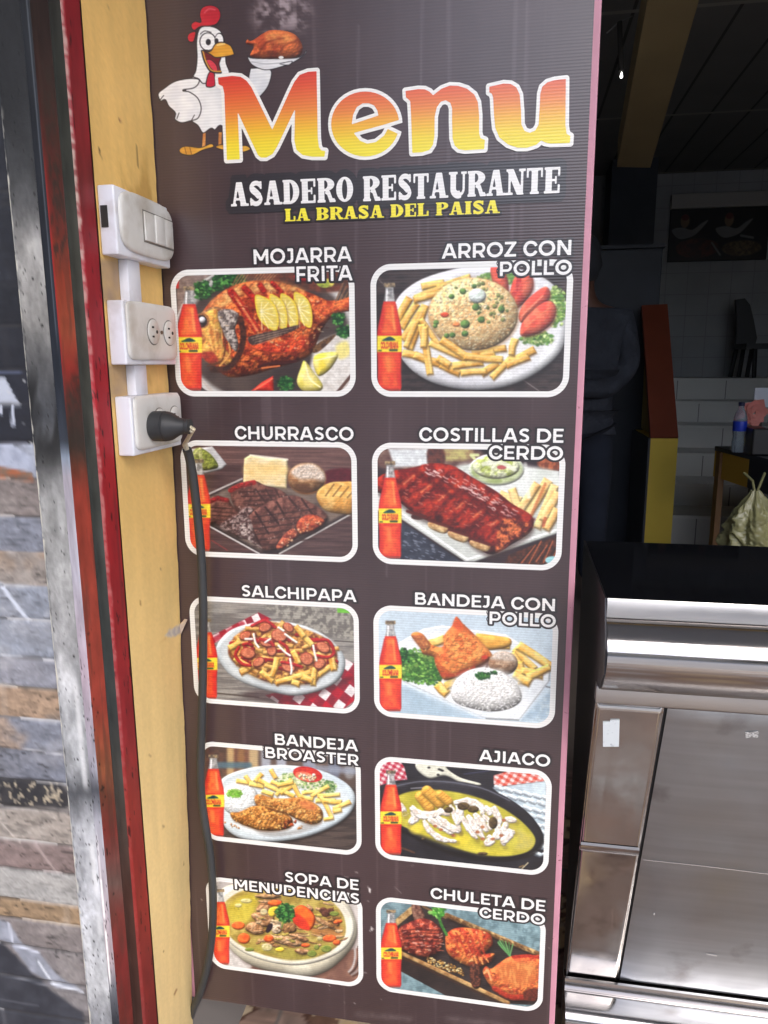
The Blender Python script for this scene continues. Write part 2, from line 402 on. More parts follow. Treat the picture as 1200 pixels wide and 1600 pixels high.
# ---------------------------------------------------------------- lettering as signed distance shapes
def seg_box(x, y, ax, ay, bx, by, w):
    """butt-ended stroke, positive inside"""
    dx, dy = bx - ax, by - ay; L = math.hypot(dx, dy); ux, uy = dx / L, dy / L
    px = x - (ax + bx) / 2; py = y - (ay + by) / 2
    a = np.abs(px * ux + py * uy) - L / 2; b = np.abs(-px * uy + py * ux) - w / 2
    return -(np.minimum(np.maximum(a, b), 0) + np.hypot(np.maximum(a, 0), np.maximum(b, 0)))
def ell_sd(x, y, cx, cy, rx, ry):
    k = np.hypot((x - cx) / rx, (y - cy) / ry)
    g = np.hypot((x - cx) / rx ** 2, (y - cy) / ry ** 2)
    return np.where(k < 1e-6, min(rx, ry), k * (1 - k) / np.maximum(g, 1e-9))
def rect(x, y, x0, y0, x1, y1): return seg_box(x, y, x0, (y0 + y1) / 2, x1, (y0 + y1) / 2, y1 - y0)
def U(*a):
    r = a[0]
    for b in a[1:]: r = np.maximum(r, b)
    return r
def path_sd(x, y, P, w):
    """thick open path with butt ends"""
    d = w / 2 - line_sd(x, y, P)
    for (e, q) in ((P[0], P[1]), (P[-1], P[-2])):
        L = math.hypot(e[0] - q[0], e[1] - q[1]); ux, uy = (e[0] - q[0]) / L, (e[1] - q[1]) / L
        t = (x - e[0]) * ux + (y - e[1]) * uy
        near = np.hypot(x - e[0], y - e[1]) < w * 1.1
        d = np.where(near, np.minimum(d, -t), d)
    return d
def arc(cx, cy, rx, ry, a0, a1, n=14):
    return [(cx + rx * math.cos(math.radians(a0 + (a1 - a0) * i / n)), cy + ry * math.sin(math.radians(a0 + (a1 - a0) * i / n))) for i in range(n + 1)]
SW = .2                                   # stroke of the geometric sans
SANS_W = dict(A=1.06, B=.98, C=1.02, D=1.1, E=.84, F=.82, H=1.06, I=.44, J=.64, L=.8, M=1.26, N=1.08, O=1.18, P=.96, R=.98, S=.86, T=.84, U=1.04, Z=.88)
SANS_W[' '] = .36
def sans(ch, x, y):
    w = SW; b = .09; W = SANS_W[ch]; r = W - b; h = w / 2
    slab = np.minimum(y, 1 - y)
    def clip(d): return np.minimum(d, slab)
    if ch == ' ': return np.full(x.shape, -9.)
    if ch == 'A': return U(clip(U(seg_box(x, y, .0 + h * .6, -.15, W / 2 + .02, 1.15, w), seg_box(x, y, W - h * .6, -.15, W / 2 - .02, 1.15, w))), rect(x, y, .25, .2, W - .25, .37))
    if ch == 'B': return U(rect(x, y, b, 0, b + w, 1), path_sd(x, y, [(b, 1 - h * .85)] + [(.55, 1 - h * .85)] + arc(.56, .73, .2, .185, 80, -80) + [(.5, .525), (b, .525)], w * .9), path_sd(x, y, [(b, h * .85), (.6, h * .85)] + arc(.62, .29, .21, .205, -80, 80) + [(.5, .5), (b, .5)], w * .9))
    if ch in 'CO':
        cx = W / 2 if ch == 'O' else W / 2 + .04; R = W / 2 - .05 if ch == 'O' else W / 2 - .02
        d = np.minimum(ell_sd(x, y, cx, .5, R, .52), -ell_sd(x, y, cx, .5, R - w, .52 - w))
        if ch == 'C':
            d = np.minimum(d, -np.minimum(np.minimum(x - cx - .02, (y - .5) + .62 * (x - cx) - .06), -(y - .5) + .62 * (x - cx) - .06))
        return d
    if ch == 'D': return U(rect(x, y, b, 0, b + w, 1), path_sd(x, y, [(b, 1 - h), (.5, 1 - h)] + arc(.52, .5, W - .52 - .05 - h, .4, 84, -84) + [(.5, h), (b, h)], w))
    if ch == 'E': return U(rect(x, y, b, 0, b + w, 1), rect(x, y, b, 0, W - .05, .175), rect(x, y, b, .825, W - .06, 1), rect(x, y, b, .42, W - .12, .585))
    if ch == 'F': return U(rect(x, y, b, 0, b + w, 1), rect(x, y, b, .825, W - .04, 1), rect(x, y, b, .38, W - .1, .55))
    if ch == 'H': return U(rect(x, y, b, 0, b + w, 1), rect(x, y, W - b - w, 0, W - b, 1), rect(x, y, b, .41, W - b, .585))
    if ch == 'I': return rect(x, y, W / 2 - h, 0, W / 2 + h, 1)
    if ch == 'J': return path_sd(x, y, [(.13, 1 - h * .9), (W - b - h, 1 - h * .9), (W - b - h, .33)] + arc(.25, .33, W - b - h - .25, .235, 0, -135), w * .95)
    if ch == 'L': return U(rect(x, y, b, 0, b + w, 1), rect(x, y, b, 0, W - .03, .175))
    if ch == 'M': return U(rect(x, y, b, 0, b + w, 1), rect(x, y, W - b - w, 0, W - b, 1), np.minimum(clip(U(seg_box(x, y, b + .04, 1.1, W / 2 + .02, .22, w * .95), seg_box(x, y, W - b - .04, 1.1, W / 2 - .02, .22, w * .95))), U(y - .24, -9 + 0 * y)))
    if ch == 'N': return U(rect(x, y, b, 0, b + w, 1), rect(x, y, W - b - w, 0, W - b, 1), clip(seg_box(x, y, b + .02, 1.1, W - b - .02, -.1, w)))
    if ch in 'PR':
        d = U(rect(x, y, b, 0, b + w, 1), path_sd(x, y, [(b, 1 - h * .88), (.54, 1 - h * .88)] + arc(.56, .645, W - .56 - .05 - h, .267, 82, -82) + [(.5, .378), (b, .378)], w * .9))
        if ch == 'R': d = U(d, clip(seg_box(x, y, .5, .42, W - .04, -.2, w)))
        return d
    if ch == 'S': return path_sd(x, y, arc(.46, .705, .27, .205, 28, 200) + [(.24, .62), (.36, .545), (.56, .47), (.65, .4)] + arc(.41, .3, .27, .205, 12, -152), w * .93)
    if ch == 'T': return U(rect(x, y, .02, .825, W - .02, 1), rect(x, y, W / 2 - h, 0, W / 2 + h, 1))
    if ch == 'U': return path_sd(x, y, [(b + h, 1), (b + h, .42)] + arc(W / 2, .42, W / 2 - b - h, .34, 180, 360) + [(W - b - h, .42), (W - b - h, 1)], w)
    if ch == 'Z': return U(rect(x, y, .07, .825, W - .07, 1), rect(x, y, .05, 0, W - .05, .175), np.minimum(clip(seg_box(x, y, .1, -.02, W - .1, 1.02, w)), np.minimum(x - .05, W - .05 - x)))
    return np.full(x.shape, -9.)
# slab-serif display letters, unit width 1 (narrow or wide by scaling)
SLAB_W = dict(A=1.04, S=.86, D=1.0, E=.92, R=1.04, O=1.0, T=.92, U=1.0, N=1.06, L=.88, B=1.0, P=.96, I=.56)
SLAB_W[' '] = .42
def slab(ch, x, y):
    st = .33; th = .1; sf = .1; W = SLAB_W[ch]; cl = np.minimum(y, 1 - y)
    if ch == ' ': return np.full(x.shape, -9.)
    def stem(x0, wd=st, top=True, bot=True, ex=.07):
        d = rect(x, y, x0, 0, x0 + wd, 1)
        if top: d = U(d, rect(x, y, x0 - ex, 1 - sf, x0 + wd + ex, 1))
        if bot: d = U(d, rect(x, y, x0 - ex, 0, x0 + wd + ex, sf))
        return d
    if ch == 'A':
        return U(np.minimum(cl, U(seg_box(x, y, .16, -.1, .46, 1.1, .14), np.minimum(U(seg_box(x, y, W - .26, -.1, .5, 1.1, .32)), 9 + 0 * x))), rect(x, y, .25, .24, .65, .34), rect(x, y, .02, 0, .36, sf), rect(x, y, W - .48, 0, W - .0, sf))
    if ch == 'E': return U(stem(.11), rect(x, y, .1, 0, W - .06, sf), rect(x, y, .1, 1 - sf, W - .06, 1), rect(x, y, W - .17, 0, W - .06, .34), rect(x, y, W - .17, .66, W - .06, 1), rect(x, y, .3, .46, .68, .55), rect(x, y, .6, .36, .69, .65))
    if ch == 'L': return U(stem(.11), rect(x, y, .1, 0, W - .05, sf), rect(x, y, W - .18, 0, W - .05, .4))
    if ch == 'I': return stem((W - st) / 2)
    if ch == 'T': return U(stem((W - st) / 2, top=False), rect(x, y, .04, 1 - sf, W - .04, 1), rect(x, y, .04, .64, .14, 1), rect(x, y, W - .14, .64, W - .04, 1))
    if ch == 'O': return np.minimum(ell_sd(x, y, W / 2, .5, W / 2 - .04, .51), -ell_sd(x, y, W / 2, .5, .14, .41))
    if ch == 'D': return U(stem(.1, ex=.06), np.minimum(np.minimum(ell_sd(x, y, .42, .5, W - .46, .5), -ell_sd(x, y, .4, .5, .22, .4)), x - .3), rect(x, y, .1, 0, .45, sf), rect(x, y, .1, 1 - sf, .45, 1))
    if ch in 'PRB':
        d = U(stem(.1, ex=.06), np.minimum(np.minimum(ell_sd(x, y, .48, .73, W - .54, .27), -ell_sd(x, y, .44, .73, .17, .175)), x - .3), rect(x, y, .1, 1 - sf, .5, 1))
        if ch == 'R': d = U(d, np.minimum(cl, path_sd(x, y, [(.5, .46), (.66, .38), (.74, .2), (.8, .06), (.98, .06)], .2)), rect(x, y, .74, 0, W, sf))
        if ch == 'B': d = U(d, np.minimum(np.minimum(ell_sd(x, y, .48, .275, W - .52, .275), -ell_sd(x, y, .44, .275, .18, .175)), x - .3), rect(x, y, .1, 0, .5, sf))
        return d
    if ch == 'S': return U(path_sd(x, y, arc(.44, .73, .27, .2, 20, 190, 10) + [(.2, .64), (.34, .55), (.56, .46), (.66, .36)] + arc(.42, .27, .27, .2, 0, -170, 10), .2), rect(x, y, .66, .68, .76, 1), rect(x, y, .09, 0, .19, .32), path_sd(x, y, [(.24, .66), (.44, .53), (.62, .37)], .3))
    if ch == 'U': return U(path_sd(x, y, [(.26, 1), (.26, .34)] + arc(.53, .34, .27, .24, 180, 300, 8), .3), path_sd(x, y, arc(.53, .34, .3, .26, 270, 360, 8) + [(.83, .34), (.83, 1)], .12), rect(x, y, .02, 1 - sf, .5, 1), rect(x, y, .68, 1 - sf, .98, 1))
    if ch == 'N': return U(rect(x, y, .14, 0, .26, 1), rect(x, y, W - .26, 0, W - .14, 1), np.minimum(cl, seg_box(x, y, .16, 1.1, W - .22, -.1, .32)), rect(x, y, .02, 0, .38, sf), rect(x, y, .02, 1 - sf, .4, 1), rect(x, y, W - .38, 1 - sf, W - .02, 1))
    return np.full(x.shape, -9.)
def word_sd(text, fn, widths, X, Y, track=0.0):
    """text on baseline y=0 with cap height 1 starting at x=0"""
    out = np.full(X.shape, -9.); x0 = 0.0
    for ch in text:
        w = widths[ch]
        if ch != ' ':
            k = (X[0] > x0 - .5) & (X[0] < x0 + w + .5)
            c = np.where(k)[0]
            if len(c):
                sl = (slice(None), slice(c[0], c[-1] + 1))
                out[sl] = np.maximum(out[sl], fn(ch, X[sl] - x0, Y[sl]))
        x0 += w + track
    return out
def word_len(text, widths, track=0.0): return sum(widths[c] + track for c in text) - track
# ---------------------------------------------------------------- the ten printed dishes
def pic_fish(a):
    a.fill((66, 52, 50), (44, 36, 36), 200)
    a.poly([(95, 240), (330, 240), (200, 330), (130, 520), (95, 600)], (150, 128, 118), (120, 100, 92), sm=False, soft=10)
    a.ell(600, 590, 520, 420, (206, 204, 198), (186, 182, 176), sc=120)
    a.line(arcp(600, 590, 500, 400, 150, 260), 14, (90, 80, 76), a=.7)
    a.ell(610, 600, 470, 380, (60, 48, 46), (84, 70, 64), sc=120, soft=20)
    a.poly([(820, 930), (880, 640), (1000, 590), (1100, 560), (1100, 930)], (226, 222, 214), (206, 200, 190), soft=14, sm=False)
    a.line([(240, 850), (300, 920)], 16, (190, 180, 170))
    a.line([(1000, 930), (1090, 820)], 18, (90, 60, 50)); a.line([(1030, 930), (1095, 850)], 8, (180, 150, 140))
    a.green(240, 340, 60, 55, 46, 3); a.green(390, 280, 100, 44, 60, 4); a.green(330, 320, 40, 30, 18, 5)
    a.poly([(470, 240), (1085, 240), (1085, 330), (900, 350), (700, 300)], (120, 60, 44), (80, 50, 40), sc=30, soft=12)
    a.ell(820, 265, 60, 30, (190, 40, 40), dome=30); a.ell(940, 300, 50, 26, (216, 200, 90), (150, 170, 60), sc=14)
    for i, x in enumerate(range(410, 640, 18)):
        a.line([(x, 312 - i * 2), (x + 40, 246)], 7, (186, 130, 90), (110, 70, 50))
    a.poly([(215, 525), (238, 470), (300, 392), (400, 322), (520, 288), (650, 288), (770, 322), (880, 366), (970, 400), (1085, 372), (1090, 450), (1010, 470), (950, 520), (905, 600), (868, 690), (790, 742), (650, 784), (520, 822), (390, 832), (300, 770), (250, 730), (222, 660), (205, 600)],
           (224, 108, 48), (140, 44, 22), sc=26, con=2.4, dome=150, bump=22, bs=16, amb=.68)
    a.poly([(300, 400), (420, 330), (560, 296), (700, 300), (820, 344), (700, 350), (560, 350), (450, 380), (360, 440), (290, 470)], (240, 196, 116), (214, 138, 70), sc=26, con=1.8, soft=24, a=.85, bump=8, bs=14)
    a.poly([(500, 660), (640, 700), (790, 690), (840, 640), (800, 600), (660, 640), (540, 600)], (232, 84, 40), (170, 44, 26), sc=20, con=2, soft=20, bump=14, bs=16)
    a.poly([(880, 430), (1000, 420), (1080, 400), (1085, 440), (980, 470), (900, 520)], (240, 120, 56), (190, 70, 36), sc=16, con=2, soft=14, bump=10, bs=12)
    a.specks([(480, 330), (840, 360), (960, 430), (880, 640), (700, 700), (540, 640)], 260, 8, (3, 9), ((252, 190, 120), (130, 36, 20), (246, 130, 60), (96, 26, 18), (250, 214, 150)), a=.7, asp=(.3, .8))
    for P, w in ([((405, 352), (470, 440), (550, 566)), 40], [((482, 330), (520, 372), (560, 430)), 34], [((570, 312), (590, 345)), 30], [((640, 300), (690, 350)), 24], [((300, 440), (390, 470)), 14]):
        a.line(P, w + 8, (120, 30, 20), a=.6, soft=6); a.line(P, w, (204, 44, 30), (150, 26, 22), sc=16, bump=10)
    a.line([(430, 380), (560, 580)], 14, (246, 190, 110), (220, 120, 60), a=.7, soft=6)
    # head
    a.poly([(212, 560), (250, 470), (320, 440), (350, 540), (356, 640), (420, 760), (330, 760), (262, 740), (218, 660)], (240, 190, 84), (214, 130, 56), sc=26, con=1.7, soft=10, dome=50, bump=8)
    a.poly([(330, 462), (400, 448), (452, 486), (428, 560), (446, 640), (432, 690), (390, 640), (350, 560)], (190, 178, 166), (96, 84, 80), sc=16, con=2.2, dome=24, bump=14, bs=10)
    a.line([(456, 500), (474, 590), (456, 690), (390, 780), (300, 790)], 34, (52, 30, 26), (84, 44, 30), sc=14, soft=6, curve=True)
    a.line([(350, 560), (372, 650), (350, 740), (270, 770)], 10, (96, 50, 30), curve=True, a=.8); a.line([(390, 640), (396, 700), (340, 770)], 8, (230, 170, 90), curve=True, a=.9)
    a.poly([(206, 600), (240, 590), (262, 620), (240, 650), (212, 640)], (206, 130, 60), (150, 80, 40), sc=10, soft=8); a.line([(206, 636), (236, 646)], 6, (90, 44, 28))
    for k in range(5): a.line([(262 + k * 22, 520 + k * 10), (280 + k * 18, 600 + k * 14), (300 + k * 10, 680)], 8, ((250, 214, 120), (176, 96, 44))[k % 2], a=.5, soft=5, curve=True)
    a.line([(240, 470), (300, 440), (350, 450)], 12, (120, 90, 70), (220, 170, 110), sc=8, a=.8, curve=True); a.ell(238, 514, 44, 44, (196, 130, 70), (120, 70, 44), sc=9, soft=6)
    a.poly([(230, 700), (300, 690), (330, 740), (280, 752)], (190, 60, 36), (140, 40, 30), sc=12, soft=8)
    a.ell(236, 516, 32, 34, (30, 22, 24)); a.ell(240, 508, 19, 18, (226, 226, 230), dome=18); a.ell(225, 540, 18, 10, (70, 50, 50))
    rg = np.random.RandomState(77)
    for k in range(90):
        x, y = rg.uniform(230, 1040), rg.uniform(300, 760)
        if poly_sd(np.array([x]), np.array([y]), np.array([(240, 500), (400, 330), (650, 296), (900, 380), (1060, 400), (880, 660), (650, 770), (400, 800), (240, 720)], float))[0] > 10:
            L = rg.uniform(4, 20); a.line([(x, y), (x + L, y + rg.uniform(-6, 8))], rg.uniform(2, 5), ((255, 236, 200), (250, 210, 150), (70, 20, 14))[k % 3], a=rg.uniform(.45, .9), soft=2.5)
    for k in range(16): a.line([(350 + k * 40, 332 - 18 * math.sin(k / 5) + rg.uniform(-6, 6)), (366 + k * 40, 318 - 18 * math.sin(k / 5))], 6, (70, 40, 34), a=.5, soft=4)
    # lemons over the flank
    for cx, cy, rx in ((800, 462, 66), (722, 470, 64), (660, 474, 64), (590, 478, 84)):
        P = [(cx - rx * .6, cy - 104), (cx, cy - 102), (cx + rx * .7, cy - 60), (cx + rx, cy + 20), (cx + rx * .86, cy + 90), (cx + rx * .2, cy + 70), (cx - rx * .4, cy + 10)]
        a.poly([(x + 8, y + 8) for x, y in P], (90, 30, 16), a=.5, soft=8)
        a.poly(P, (232, 214, 110), (222, 196, 90), sc=30, rim=((236, 206, 50), 16))
        for k in range(7):
            t = math.radians(-100 + k * 33)
            a.line([(cx - rx * .2, cy - 20), (cx + math.cos(t) * rx * .75, cy + 8 + math.sin(t) * 80)], 5, (250, 244, 200), a=.8)
    a.poly([(500, 610), (560, 588), (690, 560), (786, 538), (760, 570), (650, 610), (570, 640), (520, 650)], (120, 96, 84), (66, 50, 46), sc=10, con=2, sy=40)
    for k in range(8): a.line([(510 + k * 6, 606 + k * 6), (770 - k * 16, 545 + k * 10)], 3, (190, 160, 130) if k % 2 else (50, 36, 34), a=.8)
    a.poly([(866, 690), (900, 640), (1000, 590), (960, 640), (900, 690)], (120, 84, 50), (70, 50, 40), sc=12)
    for k in range(7): a.line([(1000 + k * 12, 400 - k * 4), (1040 + k * 9, 300 + k * 10)], 9, (66, 54, 48) if k % 2 else (130, 96, 70))
    a.line([(560, 776), (620, 758), (700, 752), (770, 742)], 16, (66, 24, 20), curve=True); a.line([(580, 782), (680, 770)], 8, (240, 130, 70))
    a.poly([(515, 915), (580, 862), (645, 826), (648, 918)], (226, 56, 36), (200, 36, 30), sm=False, dome=30); a.line([(540, 905), (640, 842)], 8, (250, 140, 100), a=.8)
    a.green(716, 872, 48, 44, 44, 9); a.green(1012, 500, 40, 36, 34, 10); a.green(1046, 574, 42, 40, 34, 11)
    a.poly([(778, 862), (800, 780), (822, 740), (870, 800), (925, 880), (900, 915), (820, 915)], (232, 214, 90), (246, 232, 150), sc=40, dome=40); a.line([(826, 752), (850, 840), (910, 890)], 8, (250, 244, 190), a=.9, curve=True)
    a.poly([(870, 745), (892, 704), (1000, 690), (1010, 720), (965, 790), (905, 828), (880, 790)], (240, 216, 70), (246, 230, 130), sc=40, dome=36); a.line([(880, 740), (1000, 712)], 8, (250, 246, 200), a=.8)
    a.poly([(1000, 660), (1060, 630), (1080, 700), (1020, 730)], (236, 220, 110), soft=14, a=.8)
    a.poly([(88, 280), (108, 274), (108, 330), (88, 330)], (190, 40, 40), sm=False)
    a.bottle(92, 318, 240, 912)

def arcp(cx, cy, rx, ry, a0, a1, n=20):
    return [(cx + rx * math.cos(math.radians(a0 + (a1 - a0) * i / n)), cy + ry * math.sin(math.radians(a0 + (a1 - a0) * i / n))) for i in range(n + 1)]

def pic_rice(a):
    a.fill((66, 54, 52), (46, 38, 38), 60, 2, sy=20)
    a.line([(860, 780), (960, 850)], 5, (190, 180, 176), a=.6); a.line([(100, 250), (190, 340)], 5, (150, 140, 136), a=.5)
    P = [(180, 560), (190, 380), (300, 270), (480, 206), (640, 186), (860, 206), (1000, 270), (1085, 380), (1090, 520), (1040, 650), (900, 760), (740, 820), (560, 830), (380, 790), (250, 700)]
    a.poly([(x + 6, y + 14) for x, y in P], (24, 18, 18), a=.7, soft=14)
    a.poly(P, (226, 228, 226), (206, 206, 208), sc=160, dome=40, amb=.66)
    a.poly([(230, 560), (240, 400), (350, 300), (620, 240), (880, 260), (1010, 380), (1000, 540), (900, 680), (700, 750), (480, 740), (320, 670)], (236, 236, 232), (222, 222, 220), sc=120, soft=30)
    rg = np.random.RandomState(5)
    a.green(1030, 400, 56, 110, 90, 21, ((120, 170, 70), (160, 196, 90), (90, 140, 60), (196, 216, 130)), (9, 18)); a.green(930, 560, 84, 40, 70, 22, ((110, 160, 70), (150, 190, 90), (80, 130, 60), (206, 220, 150)), (8, 16))
    a.green(740, 250, 120, 40, 50, 23, ((110, 160, 70), (150, 190, 90), (90, 140, 60), (190, 210, 130)))
    for P in ([(690, 190), (740, 190), (775, 250), (780, 330), (745, 340), (700, 270)], [(810, 250), (860, 215), (905, 240), (908, 310), (860, 380), (810, 410), (785, 360)], [(835, 440), (870, 370), (965, 295), (998, 320), (985, 370), (900, 440), (850, 480)], [(842, 530), (860, 470), (940, 390), (1000, 368), (1030, 410), (1010, 480), (940, 535), (860, 552)]):
        a.poly([(x + 6, y + 8) for x, y in P], (120, 40, 30), a=.5, soft=8)
        a.poly(P, (240, 112, 78), (220, 70, 54), sc=40, dome=44, bump=3)
    a.line([(838, 245), (830, 300), (800, 350)], 26, (196, 40, 40), (230, 90, 70), sc=12); a.line([(846, 450), (960, 340)], 10, (250, 150, 110), a=.7); a.line([(870, 500), (1000, 400)], 12, (248, 140, 96), a=.6)
    for f in [(340, 292, 440, 274), (420, 300, 575, 250), (300, 350, 440, 300), (210, 450, 262, 362), (230, 500, 300, 390), (235, 560, 330, 420), (300, 360, 420, 330), (270, 610, 345, 400), (250, 600, 300, 480), (330, 470, 420, 600), (240, 640, 330, 660), (300, 650, 420, 690), (330, 500, 372, 740), (380, 590, 560, 670), (440, 700, 520, 740), (420, 670, 470, 700), (500, 705, 640, 690), (600, 640, 760, 615), (650, 740, 720, 700), (700, 640, 640, 655)]:
        a.fry(*f, w=rg.uniform(36, 46))
    a.ell(600, 440, 240, 196, (150, 100, 50), a=.6, soft=14)
    a.ell(598, 436, 234, 190, (232, 204, 146), (208, 164, 104), sc=16, con=1.8, dome=120, bump=5, bs=9, amb=.72)
    Q = arcp(598, 436, 225, 182, 0, 360)[:-1]
    a.specks(Q, 520, 31, (5, 9), ((242, 220, 172), (228, 192, 130), (246, 230, 190), (210, 166, 110), (200, 150, 96)), a=.7, asp=(.35, .55))
    a.specks([(480, 300), (690, 270), (790, 400), (760, 480), (640, 480), (560, 330)], 60, 32, (8, 14), ((120, 130, 66), (160, 160, 90), (90, 110, 50), (236, 220, 180)), a=.85)
    for x, y, r in ((556, 488, 25), (640, 465, 19), (555, 538, 18), (405, 480, 15), (400, 498, 12), (490, 545, 16), (460, 548, 14), (545, 318, 17), (486, 345, 15), (612, 400, 20), (745, 410, 18), (604, 290, 13)):
        a.ell(x, y, r, r * .9, (70, 106, 50), (110, 150, 70), sc=12, dome=r)
    a.ell(620, 340, 46, 38, (236, 244, 236), (214, 226, 210), sc=14, dome=26, bump=8); a.ell(450, 440, 22, 14, (220, 80, 50), dome=10); a.ell(510, 490, 20, 12, (236, 140, 80), dome=10)
    for f in [(440, 575, 560, 655), (560, 655, 745, 672), (545, 742, 660, 735), (700, 760, 800, 660), (800, 680, 910, 625), (815, 575, 800, 640), (780, 700, 880, 660), (345, 510, 340, 600)]:
        a.fry(*f, w=40)
    a.ell(304, 745, 6, 4, (90, 80, 80))
    a.bottle(98, 274, 226, 840)

def pic_steak(a):
    a.fill((92, 68, 66), (70, 50, 50), 220, 1.6, sy=16)
    a.poly([(110, 225), (1090, 235), (1090, 420), (700, 330), (330, 330)], (116, 84, 78), (92, 66, 62), sc=200, sy=10, con=1.8, soft=18)
    a.poly([(920, 380), (1000, 356), (1090, 366), (1090, 450), (930, 450)], (96, 30, 40), (80, 24, 34), soft=8)
    a.poly([(100, 240), (240, 222), (328, 332), (300, 360), (200, 386), (110, 370)], (206, 206, 204), (180, 180, 180), sc=60, sm=False, dome=14)
    a.poly([(120, 262), (160, 230), (230, 270), (276, 340), (240, 362), (170, 366), (120, 330)], (150, 160, 70), (110, 122, 50), sc=12, con=2, dome=30, bump=16, bs=14); a.line([(135, 270), (165, 240), (170, 290)], 22, (206, 206, 140), (170, 180, 100), sc=12, bump=8)
    a.poly([(200, 530), (420, 420), (1100, 560), (1100, 625), (660, 872), (520, 872), (200, 690)], (64, 52, 50), (48, 40, 40), sm=False)
    a.poly([(220, 530), (430, 430), (1090, 540), (1090, 600), (640, 850), (530, 850), (220, 680)], (120, 104, 92), (86, 72, 66), sc=90, sm=False, soft=12)
    a.line([(205, 516), (420, 418)], 10, (186, 180, 174)); a.line([(220, 704), (525, 872)], 9, (206, 204, 200)); a.line([(645, 872), (1095, 622)], 9, (200, 196, 190)); a.line([(235, 790), (330, 850)], 5, (150, 60, 60))
    a.poly([(425, 470), (432, 296), (470, 272), (560, 290), (696, 300), (694, 400), (690, 480), (600, 470), (430, 460)], (238, 220, 176), (226, 200, 140), sc=40, sm=False, dome=16, sy=20)
    a.poly([(450, 330), (680, 340), (670, 400), (460, 410)], (240, 206, 130), (230, 190, 110), sc=30, soft=24, a=.7); a.line([(470, 276), (694, 302)], 12, (250, 244, 222), a=.8)
    a.ell(812, 418, 116, 96, (120, 76, 40), soft=8); a.ell(810, 412, 114, 90, (196, 150, 104), (150, 100, 60), sc=24, dome=74, bump=6)
    a.poly([(716, 380), (770, 335), (850, 330), (910, 380), (915, 430), (850, 420), (770, 420)], (226, 212, 196), (190, 170, 150), sc=9, con=1.8, soft=16, bump=6, bs=8)
    a.poly([(740, 450), (800, 450), (850, 490), (780, 505)], (90, 56, 34), soft=14, a=.8)
    a.poly([(872, 540), (880, 490), (940, 446), (1020, 436), (1100, 452), (1100, 620), (1010, 630), (920, 608)], (238, 190, 110), (214, 150, 66), sc=40, con=1.6, dome=60, bump=5)
    a.poly([(884, 500), (940, 452), (1020, 440), (1100, 456), (1100, 520), (1000, 540), (930, 545)], (244, 206, 120), (226, 170, 80), sc=30, soft=12)
    for k in range(4): a.line([(925 + k * 44, 520 + k * 4), (975 + k * 44, 452 + k * 8)], 9, (130, 80, 36), a=.8)
    def slab_(P, s):
        a.poly([(x + 6, y + 14) for x, y in P], (24, 16, 16), a=.6, soft=12)
        a.poly(P, (124, 78, 66), (84, 50, 44), sc=26, con=1.9, dome=46, bump=10, bs=18, amb=.62)
    P1 = [(350, 480), (400, 450), (490, 430), (560, 458), (640, 480), (690, 520), (640, 570), (560, 600), (480, 640), (400, 620), (360, 560)]
    P0 = [(216, 560), (260, 520), (330, 540), (380, 600), (470, 640), (440, 760), (340, 740), (260, 690), (220, 680)]
    P2 = [(460, 640), (540, 580), (640, 535), (740, 520), (830, 560), (880, 590), (935, 640), (920, 690), (840, 740), (720, 780), (620, 850), (540, 845), (480, 770), (380, 760), (430, 690)]
    slab_(P0, 1); slab_(P1, 2)
    a.line([(350, 488), (400, 462), (490, 440)], 30, (176, 40, 40), (120, 40, 36), sc=12, bump=8, curve=True); a.line([(226, 556), (270, 536), (330, 548)], 26, (150, 30, 36), (110, 40, 36), sc=12, bump=8)
    for k in range(4): a.line([(400 + k * 18, 500 + k * 26), (600 + k * 14, 490 + k * 28)], 9, (54, 32, 30), a=.8)
    for k in range(3): a.line([(500 + k * 60, 480), (560 + k * 50, 560)], 10, (54, 32, 30), a=.7)
    for k in range(4): a.line([(230 + k * 4, 590 + k * 24), (360 + k * 12, 600 + k * 26)], 8, (54, 34, 32), a=.7)
    a.poly([(290, 690), (380, 640), (440, 590), (490, 610), (430, 690), (440, 750), (370, 745), (310, 730)], (150, 128, 122), (70, 48, 46), sc=14, con=2.6, bump=16, bs=11, soft=10)
    slab_(P2, 3)
    for k in range(6): a.line([(480 + k * 30, 790 - 10 * k + k * 2 - 140 + k * 34), (800 + k * 16, 600 + k * 32)] if 0 else [(490, 650 + k * 36), (660, 560 + k * 44 + 10), (860, 600 + k * 36)][0::2], 10, (56, 34, 32), a=.75)
    for x0, y0, x1, y1 in ((500, 620, 580, 750), (560, 590, 640, 690), (630, 560, 670, 630), (470, 700, 530, 820), (700, 530, 760, 600), (780, 540, 850, 640)): a.line([(x0, y0), (x1, y1)], 13, (48, 28, 28), a=.8)
    a.poly([(380, 740), (450, 650), (480, 690), (500, 790), (540, 840), (470, 800)], (176, 160, 152), (80, 56, 54), sc=14, con=2.6, bump=14, bs=10, soft=8)
    a.poly([(750, 690), (800, 640), (870, 640), (920, 680), (860, 730), (770, 750)], (206, 100, 60), (150, 56, 40), sc=18, con=2, dome=34, bump=12)
    a.poly([(625, 830), (680, 750), (730, 720), (760, 760), (720, 800), (660, 845)], (186, 96, 66), (120, 50, 40), sc=16, con=2, dome=26, bump=12); a.specks([(640, 820), (740, 720), (880, 650), (900, 690), (760, 770), (680, 840)], 26, 4, (4, 9), ((250, 200, 160), (240, 160, 110)), a=.8)
    a.specks([(400, 480), (640, 500), (880, 600), (860, 700), (560, 840), (300, 700)], 70, 6, (3, 6), ((206, 180, 170), (180, 140, 130), (40, 24, 24)), a=.6)
    a.bottle(82, 300, 228, 858)

